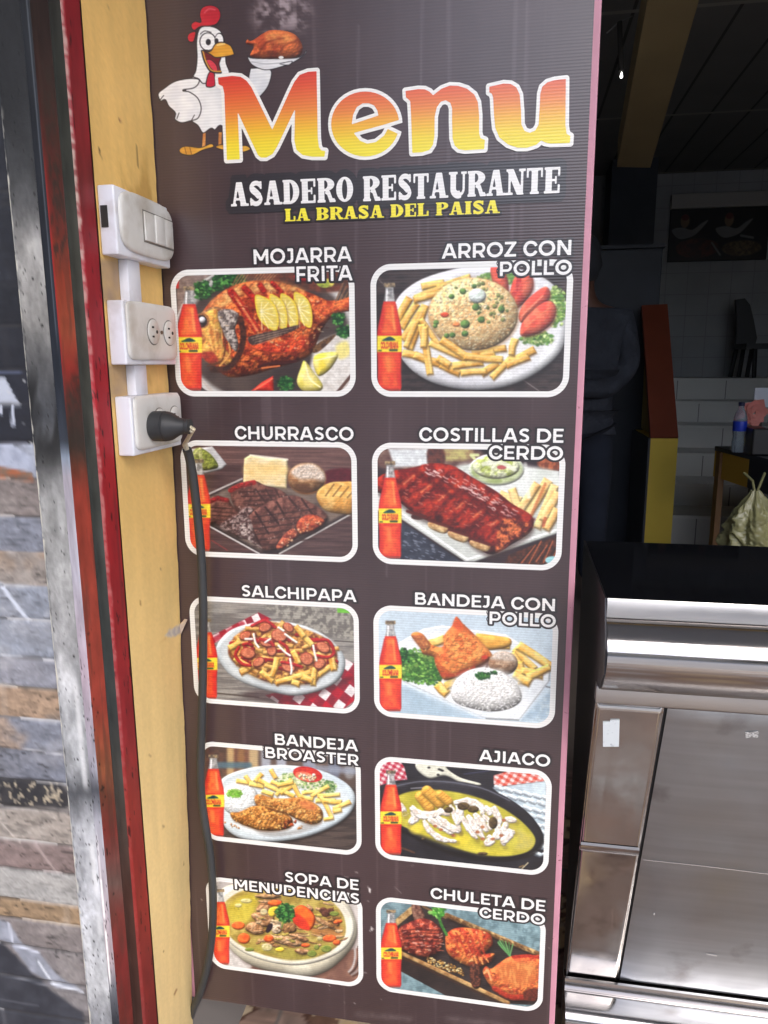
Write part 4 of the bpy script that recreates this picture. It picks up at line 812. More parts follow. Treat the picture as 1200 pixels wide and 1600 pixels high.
def pic_soup(a):
    a.fill((206, 200, 192), (180, 172, 166), 160)
    a.poly([(200, 590), (560, 690), (1090, 560), (1090, 790), (700, 760), (160, 690)], (120, 84, 72), (150, 110, 90), sc=60, sm=False, soft=10); a.poly([(270, 560), (420, 680), (270, 680)], (214, 210, 206), (190, 186, 182), soft=10)
    for k in range(4): a.line(arcp(1000, 600, 60 + k * 26, 120 + k * 10, -20, 70), 12, ((190, 184, 180), (70, 50, 46), (150, 140, 136), (90, 60, 50))[k], soft=6)
    P = [(200, 220), (320, 160), (560, 150), (800, 170), (990, 260), (1060, 380), (1070, 490), (1020, 590), (900, 700), (760, 745), (600, 725), (430, 680), (320, 610), (230, 500), (195, 350)]
    a.poly([(x + 6, y + 12) for x, y in P], (70, 46, 40), a=.5, soft=14)
    a.poly(P, (214, 210, 186), (196, 190, 166), sc=140, dome=60, amb=.68)
    a.poly([(205, 300), (270, 200), (420, 150), (700, 160), (940, 250), (1040, 360), (1050, 480), (980, 580), (830, 650), (660, 672), (480, 640), (340, 580), (250, 490)], (236, 234, 214), (220, 216, 196), sc=90, dome=16)
    S = [(226, 330), (290, 240), (430, 190), (700, 190), (880, 250), (980, 350), (1000, 470), (940, 560), (820, 620), (660, 640), (500, 610), (370, 560), (270, 480)]
    a.poly(S, (196, 176, 90), (160, 136, 60), sc=50, con=1.8, soft=6, bump=4, bs=30); a.poly([(250, 330), (330, 250), (440, 230), (430, 330), (380, 400), (280, 400)], (206, 190, 70), (186, 166, 50), sc=40, soft=20); a.poly([(360, 540), (560, 570), (800, 560), (920, 540), (800, 620), (620, 630)], (176, 166, 70), (150, 140, 60), sc=30, soft=20)
    a.poly([(760, 380), (960, 420), (960, 500), (800, 480)], (190, 130, 70), (160, 110, 60), sc=30, soft=24)
    a.specks(S, 60, 16, (3, 6), ((120, 130, 50), (220, 206, 120), (90, 100, 40)), a=.7, dome=False)
    def chunk(P, c1=(206, 160, 116), c2=(150, 104, 66)):
        a.poly([(x + 4, y + 10) for x, y in P], (90, 66, 30), a=.5, soft=8); a.poly(P, c1, c2, sc=18, con=2, dome=26, bump=12, bs=14)
    chunk([(440, 330), (480, 270), (520, 230), (570, 240), (600, 280), (540, 320), (500, 340)]); chunk([(370, 440), (420, 400), (480, 420), (490, 470), (430, 480)]); chunk([(410, 360), (470, 340), (550, 360), (540, 420), (480, 430)]); chunk([(530, 400), (590, 400), (600, 460), (550, 475)], (226, 206, 176), (196, 160, 120)); chunk([(600, 420), (680, 410), (690, 460), (620, 470)], (176, 130, 80), (130, 90, 56))
    chunk([(510, 490), (570, 480), (680, 500), (730, 540), (680, 556), (560, 530)], (216, 180, 136), (176, 130, 88)); chunk([(640, 480), (700, 475), (770, 510), (740, 530), (680, 500)]); chunk([(680, 580), (730, 565), (790, 590), (730, 606)]); chunk([(780, 350), (850, 380), (930, 430), (930, 450), (850, 420)], (210, 170, 120), (160, 116, 76)); chunk([(900, 390), (960, 400), (950, 430)])
    chunk([(430, 240), (520, 220), (600, 240), (520, 260)], (196, 160, 110), (160, 120, 80)); chunk([(760, 290), (800, 320), (770, 350)])
    rgs = np.random.RandomState(31)
    for k in range(70):
        x, y = rgs.uniform(400, 960), rgs.uniform(270, 560); t = rgs.uniform(-.6, .8); L = rgs.uniform(14, 44); c = ((206, 164, 120), (170, 120, 76), (226, 196, 150), (150, 104, 60), (190, 170, 80))[rgs.randint(5)]
        a.strip([(x, y), (x + L * math.cos(t), y + L * .5 * math.sin(t) + 4), (x + 2 * L * math.cos(t), y + L * math.sin(t))], rgs.uniform(10, 26), c, tuple(int(v * .72) for v in c), sc=8, con=2, dome=7, a=.9, bump=4, bs=7)
    for x, y in ((860, 330), (890, 345), (875, 350), (905, 335)): a.ell(x, y, 26, 20, (110, 64, 50), (80, 50, 40), sc=8, dome=12)
    a.poly([(660, 370), (690, 310), (740, 300), (800, 350), (810, 400), (780, 450), (720, 440), (670, 400)], (240, 120, 40), (226, 90, 34), sc=30, dome=20, rim=((214, 60, 30), 12)); a.poly([(664, 372), (700, 350), (760, 400), (776, 452), (710, 436)], (226, 60, 36), (206, 50, 34), soft=8)
    for x, y, rx, ry in ((330, 425, 42, 26), (365, 505, 40, 34), (560, 284, 46, 20), (520, 505, 32, 24), (900, 505, 44, 24), (945, 530, 24, 18), (750, 548, 28, 14), (955, 398, 26, 14), (120 + 820, 405, 16, 12)): a.ell(x, y, rx, ry, (240, 116, 50), (226, 84, 40), sc=14, dome=16)
    for x, y, rx, ry in ((510, 560, 34, 22), (330, 298, 22, 12), (840, 505, 20, 12), (380, 270, 36, 14), (490, 340, 24, 20)): a.ell(x, y, rx, ry * 1.1, (226, 220, 176), (200, 190, 130), sc=9, dome=10, a=.8, soft=5)
    for x, y, rx, ry in ((590, 575, 28, 16), (560, 330, 34, 26), (540, 340, 24, 30)): a.ell(x, y, rx, ry, (236, 206, 60), dome=12)
    for x, y, rx, ry in ((880, 570, 34, 22), (790, 600, 30, 20), (400, 574, 30, 12), (820, 560, 16, 16), (930, 350, 30, 16)): a.ell(x, y, rx, ry, (110, 130, 50), (140, 150, 70), sc=10, dome=8)
    a.ell(524, 440, 16, 34, (40, 30, 40), rot=30)
    a.green(625, 345, 62, 62, 80, 61, ((40, 100, 50), (70, 140, 60), (24, 66, 36), (100, 170, 80)), (8, 16)); a.line([(620, 380), (600, 440)], 6, (70, 130, 50))
    a.poly([(150, 176), (200, 176), (200, 240), (150, 240)], (60, 60, 60), (200, 200, 196), sc=10, sm=False)
    a.bottle(152, 196, 276, 668)

def pic_chops(a):
    a.fill((130, 160, 166), (96, 124, 130), 40, 2.0)
    a.specks([(90, 170), (1035, 250), (1035, 500), (500, 200)], 60, 3, (6, 22), ((160, 190, 196), (90, 120, 128)), a=.5, dome=False)
    T = [(180, 300), (300, 190), (340, 200), (1035, 490), (1035, 790), (830, 780), (210, 490)]
    a.poly([(200, 490), (840, 776), (640, 776), (480, 736), (210, 590)], (40, 34, 34), (54, 44, 42), sc=60, sm=False)
    a.poly(T, (56, 48, 46), (38, 32, 32), sc=40, sm=False)
    a.line([(180, 310), (285, 222)], 36, (206, 170, 110), (150, 110, 66), sc=16); a.line([(205, 480), (840, 776)], 26, (206, 166, 106), (150, 106, 60), sc=30, dome=10); a.line([(200, 502), (830, 792)], 12, (60, 40, 30))
    a.line([(480, 262), (1035, 496)], 28, (206, 170, 110), (120, 84, 50), sc=26, dome=10); a.line([(340, 210), (480, 280)], 12, (120, 90, 60)); a.line([(480, 284), (1035, 516)], 8, (40, 26, 20))
    for k in range(14): x = 500 + k * 38; a.line([(x, 262 + (x - 480) * .42), (x + 18, 276 + (x - 480) * .42)], 10, (90, 56, 30), a=.7)
    def chop(P, c1, c2, s, cols):
        a.poly([(x + 4, y + 14) for x, y in P], (20, 14, 14), a=.7, soft=12); a.poly(P, c1, c2, sc=26, con=2.1, dome=60, bump=16, bs=18, amb=.64); a.specks(P, 60, s, (4, 11), cols, a=.7, asp=(.3, .7))
    a.poly([(275, 200), (310, 190), (350, 260), (340, 300), (290, 290)], (150, 110, 90), (90, 50, 44), sc=12, dome=16, bump=8)
    C1 = [(200, 340), (270, 300), (340, 280), (400, 300), (450, 350), (460, 420), (430, 480), (370, 508), (300, 500), (220, 460), (200, 420)]
    chop(C1, (190, 80, 56), (110, 36, 32), 5, ((250, 190, 160), (240, 140, 100), (90, 26, 24)))
    rg = np.random.RandomState(18)
    for k in range(6):
        o = rg.uniform(-8, 8); a.line([(215 + k * 6, 352 + k * 24 + o), (300, 344 + k * 22), (380, 352 + k * 21 - o), (446 - k * 3, 350 + k * 22)], rg.uniform(6, 12), (60, 22, 22), a=.6, soft=5, curve=True)
    for k in range(60):
        x, y = rg.uniform(215, 440), rg.uniform(300, 490); L = rg.uniform(6, 26); a.line([(x, y), (x + L, y + rg.uniform(-8, 8))], rg.uniform(2, 6), ((250, 206, 186), (236, 120, 90), (80, 20, 22))[k % 3], a=.7, soft=3)
    C2 = [(472, 430), (480, 370), (540, 336), (640, 340), (730, 370), (750, 430), (720, 470), (690, 490), (760, 486), (740, 530), (690, 560), (640, 570), (560, 540), (490, 490)]
    chop(C2, (224, 124, 60), (180, 60, 36), 6, ((250, 200, 130), (246, 170, 90), (150, 40, 26)))
    for k in range(5): a.line([(500 + k * 40, 370 + k * 4), (560 + k * 36, 470 + k * 6)], 12, (206, 60, 40), (170, 40, 30), sc=9, a=.7, soft=6)
    for k in range(6): a.line([(640 + k * 18, 500 + k * 4), (660 + k * 16, 560 - k * 6)], 8, (90, 40, 24) if k % 2 else (236, 160, 90), a=.8)
    a.poly([(620, 560), (660, 550), (682, 600), (676, 680), (640, 690), (618, 640)], (120, 66, 46), (60, 34, 30), sc=12, con=2, dome=18, bump=10)
    C3 = [(692, 600), (710, 560), (740, 575), (790, 540), (860, 500), (960, 500), (1060, 510), (1060, 700), (1000, 750), (900, 760), (820, 740), (740, 680)]
    chop(C3, (222, 122, 60), (180, 70, 40), 7, ((246, 180, 100), (160, 50, 30), (240, 150, 80)))
    a.poly([(780, 570), (870, 530), (990, 560), (1000, 640), (900, 680), (800, 640)], (228, 150, 80), (206, 110, 56), sc=14, con=1.8, soft=24, sy=40); a.line([(870, 506), (960, 500), (1030, 512)], 18, (206, 60, 40), (170, 40, 30), sc=9, curve=True); a.line([(760, 690), (850, 740), (960, 740)], 30, (200, 60, 36), (150, 40, 30), sc=12, soft=8, curve=True, bump=8)
    a.poly([(930, 710), (980, 690), (1030, 700), (1000, 760), (940, 756)], (80, 34, 26), (120, 50, 36), sc=10, soft=8); a.line([(700, 600), (720, 580), (740, 640)], 12, (246, 180, 120), a=.8)
    a.green(430, 240, 46, 34, 24, 71, ((90, 170, 60), (130, 200, 80), (60, 140, 50), (160, 220, 110)), (10, 20)); a.line([(430, 260), (450, 320), (480, 376)], 16, (80, 150, 60), (50, 110, 46), sc=10, curve=True)
    for k in range(9):
        t = k * .32; a.line([(850, 500), (850 + 70 * math.cos(2.4 + t), 470 - 60 * math.sin(.4 + t * .8))], 7, (70, 130, 70) if k % 2 else (110, 170, 100))
    rg = np.random.RandomState(8)
    for k in range(120):
        t = rg.rand(); x = 360 + t * 220 + rg.uniform(-10, 10); y = 515 + t * 80 + rg.uniform(-16, 26); a.ell(x, y, 6, 5, ((214, 176, 100), (180, 130, 60), (236, 210, 150), (120, 80, 40))[rg.randint(4)], dome=5)
    a.bottle(92, 230, 216, 686)

# quads: outer frame corners of each picture in the units its drawing uses (top-left, top-right, bottom-left, bottom-right)
PICS = [
    ('fish', pic_fish, (250, 360, 3.636), 0, 0), ('rice', pic_rice, (560, 360, 3.333), 1, 0),
    ('steak', pic_steak, (270, 640, 3.871), 0, 1), ('ribs', pic_ribs, (560, 640, 3.529), 1, 1),
    ('salchi', pic_salchi, (270, 890, 3.871), 0, 2), ('chicken', pic_chicken, (570, 900, 3.636), 1, 2),
    ('broaster', pic_broaster, (290, 1130, 4.138), 0, 3), ('ajiaco', pic_ajiaco, (570, 1140, 3.75), 1, 3),
    ('soup', pic_soup, (290, 1340, 4.0), 0, 4), ('chops', pic_chops, (570, 1360, 3.75), 1, 4)]
# ---------------------------------------------------------------- the menu board
RIB = .0034
M_PRINT = mat('printed corrugated plastic', attr=True, rough=.3, spec=.85, ribs=(RIB, .05, .16))
M_PINK = mat('pink painted board', srgb(200, 142, 158), rough=.5, noise=(30, .08), grime=(srgb(120, 60, 70), 160, .68, .74))
def _word(u, v):
    L_ = word_len('COLOMBIANA', SANS_W); return word_sd('COLOMBIANA', sans, SANS_W, u * L_, v * 1.0)
WORD = _word

board = thing('menu_board', w3(-.25, 0, -1.305), 'tall dark brown printed menu board with ten dish pictures beside the yellow jamb', 'menu board')
BX0, BX1, BZ0, BZ1 = -.628, .0965, -1.305, .80
back = MB().box(K * -.648, K * .1075, .004, .024, EYE + K * (BZ0 - .005), EYE + K * BZ1, .0015).build('backing_board', M_PINK, board)
# panel: one dense printed sheet on a thin core
nx, nz_ = 240, 700
gx, gz = np.meshgrid(np.linspace(BX0, BX1, nx), np.linspace(BZ1, BZ0, nz_))
PP = np.stack([K * gx, np.zeros_like(gx), EYE + K * gz], -1)
qx, qy = pix(PP)
a = Art(qx, qy, (70, 54, 56)); a.fill((70, 54, 56), (62, 47, 49), 160, 1.2)
streak = vnoise(gx * 34, gz * .8, 77, 3); a.im += ((streak - .5) * .05 * sstep(-.3, 1, streak))[..., None] * np.array([1., .95, 1.])
st2 = vnoise(gx * 150, gz * 1.3, 91, 2); a.im += (sstep(.72, .82, st2) * .05)[..., None]
for k, P in enumerate((((660, 0), (650, 620)), ((703, 0), (700, 400)), ((812, 140), (800, 380)), ((560, 40), (556, 420)), ((610, 640), (604, 900)))):
    a.line(P, 3, (150, 140, 146), a=.25, soft=2)
# steam printed above the roast
k = sstep(380, 420, qx) * sstep(500, 460, qx) * sstep(62, 30, qy) * sstep(-70, -10, qy); wis = vnoise(qx / 9, qy / 7, 15, 4) * vnoise(qx / 26, qy / 20, 16, 2)
a.im += (k * sstep(.16, .42, wis) * .36)[..., None]
rg = np.random.RandomState(4)
for i in range(46):
    x, y = rg.uniform(310, 870), 1180 + 400 * rg.rand() ** .6; a.ell(x, y, rg.uniform(.6, 1.9), rg.uniform(.5, 1.2), (170, 160, 156), a=.7, soft=.8)
for i in range(16):
    x, y = rg.uniform(320, 860), rg.uniform(1080, 1590); t = rg.uniform(-.8, .8); l = rg.uniform(4, 16); a.line([(x, y), (x + l * math.cos(t), y + l * math.sin(t))], 1.2, (150, 138, 136), a=.5, soft=.8)
for P in (((560, 1585), (640, 1592)), ((700, 1592), (800, 1603)), ((320, 1566), (420, 1580))): a.line(P, 9, (128, 116, 114), (90, 78, 78), sc=6, a=.4, soft=5)
a.poly([(575, 1385), (580, 1390), (577, 1396)], (220, 214, 210), sm=False, soft=1); a.poly([(580, 1448), (584, 1452), (578, 1455)], (200, 194, 190), sm=False, soft=1)
core = MB().box(K * BX0, K * BX1, .0008, .004, EYE + K * BZ0, EYE + K * BZ1).build('panel_core', mat('brown plastic core', srgb(66, 50, 52), rough=.5), board)
link('printed_panel', grid_mesh('printed_panel', PP, a.im), M_PRINT, board)

def lay(d):                                # a sheet lying d metres proud of the panel, in board units
    return lambda x, z: np.stack([K * x, np.full(np.shape(x), -d), EYE + K * z], -1)
def bx(px, py): p = atY(px, py, 0.); return p[0] / K, (p[2] - EYE) / K

# ten dish pictures, all the same size, in two columns and five rows
TOPS = [.1582, -.1321, -.4214, -.7145, -1.0103]; XL = [-.5898, -.2401]; PW, PH = .323, .2134
def rrect(x, z, x0, x1, z0, z1, r):
    qx = np.abs(x - (x0 + x1) / 2) - (x1 - x0) / 2 + r; qz = np.abs(z - (z0 + z1) / 2) - (z1 - z0) / 2 + r
    return -(np.hypot(np.maximum(qx, 0), np.maximum(qz, 0)) + np.minimum(np.maximum(qx, qz), 0) - r)
CAPS = {
 'fish': [('MOJARRA', (396.3, 412.3), (549.2, 409.5), (389.4, 386)), ('FRITA', (463.1, 440.3), (550.6, 438.4), (416.4, 414.5))],
 'rice': [('ARROZ CON', (691.1, 404.4), (893, 398.4), (381.6, 374.4)), ('POLLO', (779.9, 432), (893, 428.4), (409.5, 406))],
 'steak': [('CHURRASCO', (367.6, 686.5), (552.9, 687.8), (665.8, 667.5))],
 'ribs': [('COSTILLAS DE', (654.9, 690.4), (880.2, 690.4), (668.9, 668.9)), ('CERDO', (763.5, 717.9), (879.3, 717.9), (696.7, 696.7))],
 'salchi': [('SALCHIPAPA', (378, 932.1), (556.7, 939.6), (914.5, 921))],
 'chicken': [('BANDEJA CON', (647.8, 944), (867.6, 954.5), (925.3, 935.2)), ('POLLO', (763.9, 974.8), (867.9, 979.8), (955, 960))],
 'broaster': [('BANDEJA', (429.4, 1163.3), (559, 1172.8), (1146.4, 1155.4)), ('BROASTER', (414.5, 1183.6), (560.7, 1195.2), (1167.5, 1177.1))],
 'ajiaco': [('AJIACO', (749.2, 1189.3), (859.3, 1196.5), (1171.5, 1178))],
 'soup': [('SOPA DE', (445.5, 1377.5), (560.8, 1389.5), (1362, 1373)), ('MENUDENCIAS', (366.8, 1389.5), (562, 1410), (1373.8, 1394))],
 'chops': [('CHULETA DE', (672.7, 1404), (851.9, 1421.9), (1387, 1405)), ('CERDO', (748.7, 1433.3), (851.3, 1443.5), (1417, 1427))]}
def text_field(lines, fn, widths, out, track=0., res=26, ext=.0):
    """one field holding all lines of a block: positive inside the letters, in board units"""
    L = []
    for t, l, r, top in lines:
        x0, z0 = bx(*l); x1, z1 = bx(*r); _, zt = bx(l[0], top[0]); _, zu = bx(r[0], top[1])
        L.append((t, x0, x1, (z0 + z1) / 2, ((zt - z0) + (zu - z1)) / 2))
    h = L[0][4]; m = out * 1.3
    gx, gz = np.meshgrid(np.arange(min(l[1] for l in L) - m, max(l[2] for l in L) + m, h / res), np.arange(max(l[3] + l[4] for l in L) + m, min(l[3] for l in L) - m, -h / res))
    fs = []
    for t, x0, x1, zb, ch in L:
        W = word_len(t, widths, track); s = (x1 - x0 + ch * .1) / W
        fs.append(word_sd(t, fn, widths, (gx - x0 + ch * .05) / s, (gz - zb) / ch, track) * min(s, ch))
    return gx, gz, fs
WHITE = (238, 237, 234)
NAMES = dict(fish='fried fish', rice='rice and chicken', steak='grilled steak', ribs='pork ribs', salchi='sausage and fries', chicken='roast chicken tray', broaster='crispy chicken tray', ajiaco='chicken soup', soup='giblet soup', chops='pork chops')
for key, fn, (ox, oy, s), c, r in PICS:
    x0, x1, z1, z0 = XL[c], XL[c] + PW, TOPS[r], TOPS[r] - PH
    gx, gz = np.meshgrid(np.linspace(x0 + .003, x1 - .003, 360), np.linspace(z1 - .003, z0 + .003, 240))
    qx, qy = pix(np.stack([K * gx, 0 * gx, EYE + K * gz], -1))
    art = Art((qx - ox) * s, (qy - oy) * s); fn(art)
    f = rrect(gx, gz, x0, x1, z0, z1, .034) - .004
    keep = (f[:-1, :-1] > 0) & (f[1:, 1:] > 0) & (f[:-1, 1:] > 0) & (f[1:, :-1] > 0)
    g1 = vnoise(gx * 900, gz * 900, 300 + r * 2 + c, 2); g2 = vnoise(gx * 210, gz * 210, 340 + r * 2 + c, 3)
    ai = np.pad(art.im, ((1, 1), (1, 1), (0, 0)), 'edge'); ai = (ai[:-2] + 2 * ai[1:-1] + ai[2:]) / 4; ai = (ai[:, :-2] + 2 * ai[:, 1:-1] + ai[:, 2:]) / 4   # ink spread
    gr = ai.mean(-1, keepdims=True); ai = ai * .94 + gr * .06
    im = ai * (.9 + .09 * g1 + .11 * g2)[..., None]; im = np.clip(im + (im - .45) * .1, 0, 1) * .93 + .035
    pic = link('dish_picture', grid_mesh('dish_picture', lay(.0003)(gx, gz), im, keep), M_PRINT, board)
    pic['label'] = 'printed picture of ' + NAMES[key]
    gx, gz = np.meshgrid(np.linspace(x0 - .002, x1 + .002, 260), np.linspace(z1 + .002, z0 - .002, 180))
    d = rrect(gx, gz, x0, x1, z0, z1, .034); ring = np.minimum(d, .0095 - d)
    cc = np.zeros(gx.shape + (3,)); cc[:] = C8((232, 232, 228))
    link('picture_border', iso_mesh('picture_border', gx, gz, ring, lay(.0006), cc), M_PRINT, pic)
    gx, gz, fs = text_field(CAPS[key], sans, SANS_W, .004)
    dark = np.maximum.reduce(fs) + .0034; cc = np.zeros(gx.shape + (3,)); cc[:] = C8((44, 40, 42))
    cap = link('caption', iso_mesh('caption', gx, gz, dark, lay(.0009), cc), M_PRINT, pic)
    cc = np.zeros(gx.shape + (3,)); cc[:] = C8(WHITE)
    link('caption_lettering', iso_mesh('caption_lettering', gx, gz, np.maximum.reduce(fs), lay(.0012), cc), M_PRINT, pic)

# big title: outlines traced in board coordinates
LM = [(332, 364), (400, 356), (440, 360), (468, 378), (492, 410), (588, 606), (668, 430), (690, 385), (715, 352), (755, 337), (797, 334), (803, 650), (808, 690), (818, 705), (838, 708), (834, 738), (775, 738), (730, 730), (700, 705), (690, 660), (693, 520), (612, 690), (590, 725), (560, 742), (535, 742), (520, 730), (428, 535), (438, 750), (374, 753), (362, 440), (355, 408), (335, 398)]
LN = [(280, 187), (340, 178), (372, 179), (395, 190), (411, 206), (450, 176), (490, 161), (530, 163), (570, 176), (605, 204), (622, 240), (628, 300), (628, 385), (634, 408), (655, 416), (652, 462), (560, 468), (530, 463), (510, 445), (500, 410), (498, 330), (498, 270), (490, 245), (470, 234), (448, 240), (430, 265), (420, 310), (419, 400), (412, 440), (395, 466), (360, 477), (312, 480), (306, 300), (302, 236), (282, 219)]
LU = [(672, 167), (740, 152), (775, 154), (802, 170), (818, 205), (824, 280), (826, 345), (840, 374), (864, 382), (888, 372), (903, 345), (908, 260), (911, 200), (920, 168), (945, 146), (980, 136), (1034, 130), (1032, 350), (1038, 388), (1055, 398), (1053, 434), (960, 437), (935, 432), (917, 422), (895, 442), (850, 456), (805, 456), (760, 440), (720, 408), (700, 362), (694, 300), (690, 220), (684, 202), (672, 196)]
EYE_ = [(962, 582), (968, 540), (985, 505), (1012, 488), (1040, 488), (1064, 498), (1078, 520), (1083, 542)]
GAP_ = [(972, 626), (1100, 591), (1215, 556), (1225, 650), (1128, 604), (1110, 636), (1072, 666), (1032, 673), (1000, 660)]
def tr(P, ox, oy, s): return np.array([bx(ox + x / s, oy + y / s) for x, y in P])
gx, gz = np.meshgrid(np.arange(-.51, .08, .0009), np.arange(.475, .27, -.0009))
fM = poly_sd(gx, gz, tr(LM, 230, 0, 3)); fN = poly_sd(gx, gz, tr(LN, 540, 80, 3)); fU = poly_sd(gx, gz, tr(LU, 540, 80, 3))
eo = tr([(1023 + 161 * math.cos(t), 583 + 154 * math.sin(t)) for t in np.linspace(0, 6.283, 41)[:-1]], 230, 0, 3)
fE = np.minimum(np.minimum(poly_sd(gx, gz, eo), -poly_sd(gx, gz, tr(EYE_, 230, 0, 3))), -poly_sd(gx, gz, tr(GAP_, 230, 0, 3)))
fT = np.maximum.reduce([fM, fE, fN, fU]) - .0006
which = np.argmax(np.stack([fM, fE, fN, fU]), 0)
ztop = np.array([bx(400, 112)[1], bx(560, 140)[1], bx(690, 132)[1], bx(830, 122)[1]])[which]; zbot = np.array([bx(400, 250)[1], bx(560, 246)[1], bx(690, 240)[1], bx(830, 232)[1]])[which]
t = np.clip((ztop - gz) / (ztop - zbot), 0, 1)
t = np.where(which == 0, t, t * .8 + .2)  # e, n and u start paler: haze painted into their gradient
stops = np.array([(210, 50, 42), (222, 88, 50), (230, 132, 58), (238, 176, 50), (240, 212, 50), (240, 228, 60)], float) / 255
cc = np.stack([np.interp(t, [0, .22, .45, .62, .8, 1], stops[:, i]) for i in range(3)], -1)
wc = np.zeros(gx.shape + (3,)); wc[:] = C8((240, 238, 232))
tt = link('title_outline', iso_mesh('title_outline', gx, gz, fT + .0052, lay(.0012), wc), M_PRINT, board)
link('title_lettering', iso_mesh('title_lettering', gx, gz, fT, lay(.0015), cc), M_PRINT, tt)

# shop name: white slab letters on a dark halo, yellow second line
NAME1 = [('ASADERO', (362.7, 321.7), (551.7, 316), (285, 277)), ('RESTAURANTE', (568.3, 315), (874, 301.7), (276, 261))]
NAME2 = [('LA BRASA DEL PAISA', (446, 345.7), (780, 334), (326.7, 313))]
for nm, lines, halo, hc, lc, dz in (('shop_name', NAME1, .0095, (44, 40, 44), WHITE, .0), ('shop_subtitle', NAME2, .0028, (40, 36, 38), (240, 226, 60), .0006)):
    gx, gz, fs = text_field(lines, slab, SLAB_W, .011, res=30)
    if len(lines) == 2:                    # the two words share one line but sit at slightly different heights
        pass
    f = np.maximum.reduce(fs); cc = np.zeros(gx.shape + (3,)); cc[:] = C8(hc)
    p = link(nm + '_halo', iso_mesh(nm, gx, gz, f + halo, lay(.0009 + dz), cc), M_PRINT, board)
    cc = np.zeros(gx.shape + (3,)); cc[:] = C8(lc)
    link(nm + '_lettering', iso_mesh(nm, gx, gz, f, lay(.0012 + dz), cc), M_PRINT, p)

# cartoon rooster waiter with a roast on a tray, printed behind the title
gx, gz = np.meshgrid(np.arange(-.60, -.33, .0009), np.arange(.56, .27, -.0009))
qx, qy = pix(np.stack([K * gx, 0 * gx, EYE + K * gz], -1))
a = Art((qx - 230) * 3, (qy - 0) * 3, (66, 52, 53)); a.aa = 2
INK = (40, 36, 40)
def cel(P, c1, c2=None, ow=5, **k):
    a.poly(smooth_pts(P), INK, sm=False); Q = smooth_pts(P); c = Q.mean(0); d = poly_sd(a.X, a.Y, Q)
    sl = (slice(None), slice(None)); a._paint(sl, d - ow, c1, c2 or c1, 60, 1.2, 2, 1, k.get('dome', 0), 0, 10, (-.4, -.8), .62)
for P in ([(262, 620), (275, 620), (273, 690), (258, 690)], [(336, 620), (350, 620), (348, 690), (334, 690)]): a.poly(P, (214, 150, 80), (190, 120, 60), sm=False)
for P in ([(150, 700), (180, 684), (250, 690), (300, 672), (312, 690), (260, 706), (210, 730), (160, 722)], [(318, 690), (350, 676), (400, 690), (460, 680), (486, 700), (440, 716), (360, 706)]): cel(P, (222, 168, 60), (200, 140, 46), 4)
for x in (176, 200): a.line([(x, 690), (x + 8, 722)], 4, (130, 84, 30))
cel([(480, 330), (500, 318), (560, 320), (586, 338), (572, 400), (540, 445), (505, 470), (470, 430)], (234, 234, 232), (214, 216, 218))
cel([(228, 330), (250, 300), (380, 320), (392, 360), (400, 430), (400, 560), (380, 620), (345, 590), (318, 612), (300, 604), (262, 626), (236, 590), (200, 560), (170, 480), (180, 420)], (238, 238, 236), (222, 222, 222))
cel([(245, 372), (200, 366), (130, 380), (80, 412), (50, 440), (62, 476), (84, 470), (100, 500), (130, 530), (128, 560), (160, 578), (200, 570), (240, 556), (256, 510), (240, 460), (200, 430), (170, 424), (216, 416), (240, 398)], (240, 240, 238), (224, 224, 226))
a.line([(60, 470), (78, 448)], 4, INK); a.line([(140, 556), (150, 530)], 4, INK); a.line([(205, 570), (222, 540)], 4, INK)
cel([(248, 130), (230, 190), (232, 270), (226, 330), (214, 360), (240, 372), (262, 394), (300, 384), (350, 372), (388, 345), (372, 290), (370, 220), (350, 150), (300, 122)], (242, 242, 240), (228, 228, 228))
cel([(250, 128), (222, 146), (206, 132), (206, 112), (226, 98), (250, 102), (244, 70), (256, 36), (296, 22), (336, 38), (348, 76), (330, 112), (300, 124)], (206, 34, 50), (184, 24, 42), dome=0); cel([(230, 148), (198, 154), (186, 176), (196, 198), (220, 196)], (200, 32, 46))
a.line([(270, 60), (290, 42), (318, 46)], 8, (226, 110, 116), a=.6, curve=True)
cel([(286, 345), (312, 330), (322, 380), (318, 404), (292, 412), (274, 400)], (196, 30, 56))
a.ell(285, 196, 40, 44, INK); a.ell(285, 196, 35, 39, (244, 244, 242)); a.ell(340, 190, 24, 36, INK); a.ell(338, 190, 19, 31, (244, 244, 242)); a.ell(287, 198, 12, 15, INK); a.ell(326, 194, 9, 14, INK)
cel([(258, 240), (290, 236), (320, 260), (348, 268), (340, 300), (346, 330), (330, 342), (300, 330), (274, 296)], (110, 26, 36)); cel([(276, 284), (300, 280), (326, 306), (330, 334), (304, 328)], (214, 60, 76), ow=3)
a.line([(258, 240), (272, 290), (300, 334), (345, 340)], 12, INK, curve=True); a.line([(262, 240), (276, 288), (302, 330), (345, 335)], 6, (214, 156, 60), curve=True)
cel([(256, 236), (294, 240), (318, 206), (350, 196), (392, 212), (410, 250), (404, 260), (370, 268), (320, 272), (296, 258)], (238, 180, 60), (220, 150, 44)); a.line([(330, 212), (362, 206)], 9, (250, 220, 140), a=.8)
a.line([(250, 160), (270, 146), (300, 152)], 4, INK, curve=True)
cel([(470, 256), (500, 272), (700, 270), (745, 236), (742, 256), (690, 292), (640, 312), (560, 330), (500, 312), (474, 282)], (232, 232, 232), (212, 212, 214), 4); a.line([(490, 290), (560, 300), (660, 292)], 5, (170, 170, 174), a=.7, curve=True); cel([(620, 300), (680, 286), (664, 306)], (230, 230, 230), ow=3)
RO = [(484, 262), (500, 220), (464, 206), (470, 186), (490, 192), (540, 160), (580, 142), (650, 146), (700, 168), (728, 216), (722, 256), (690, 272), (620, 276), (540, 276)]
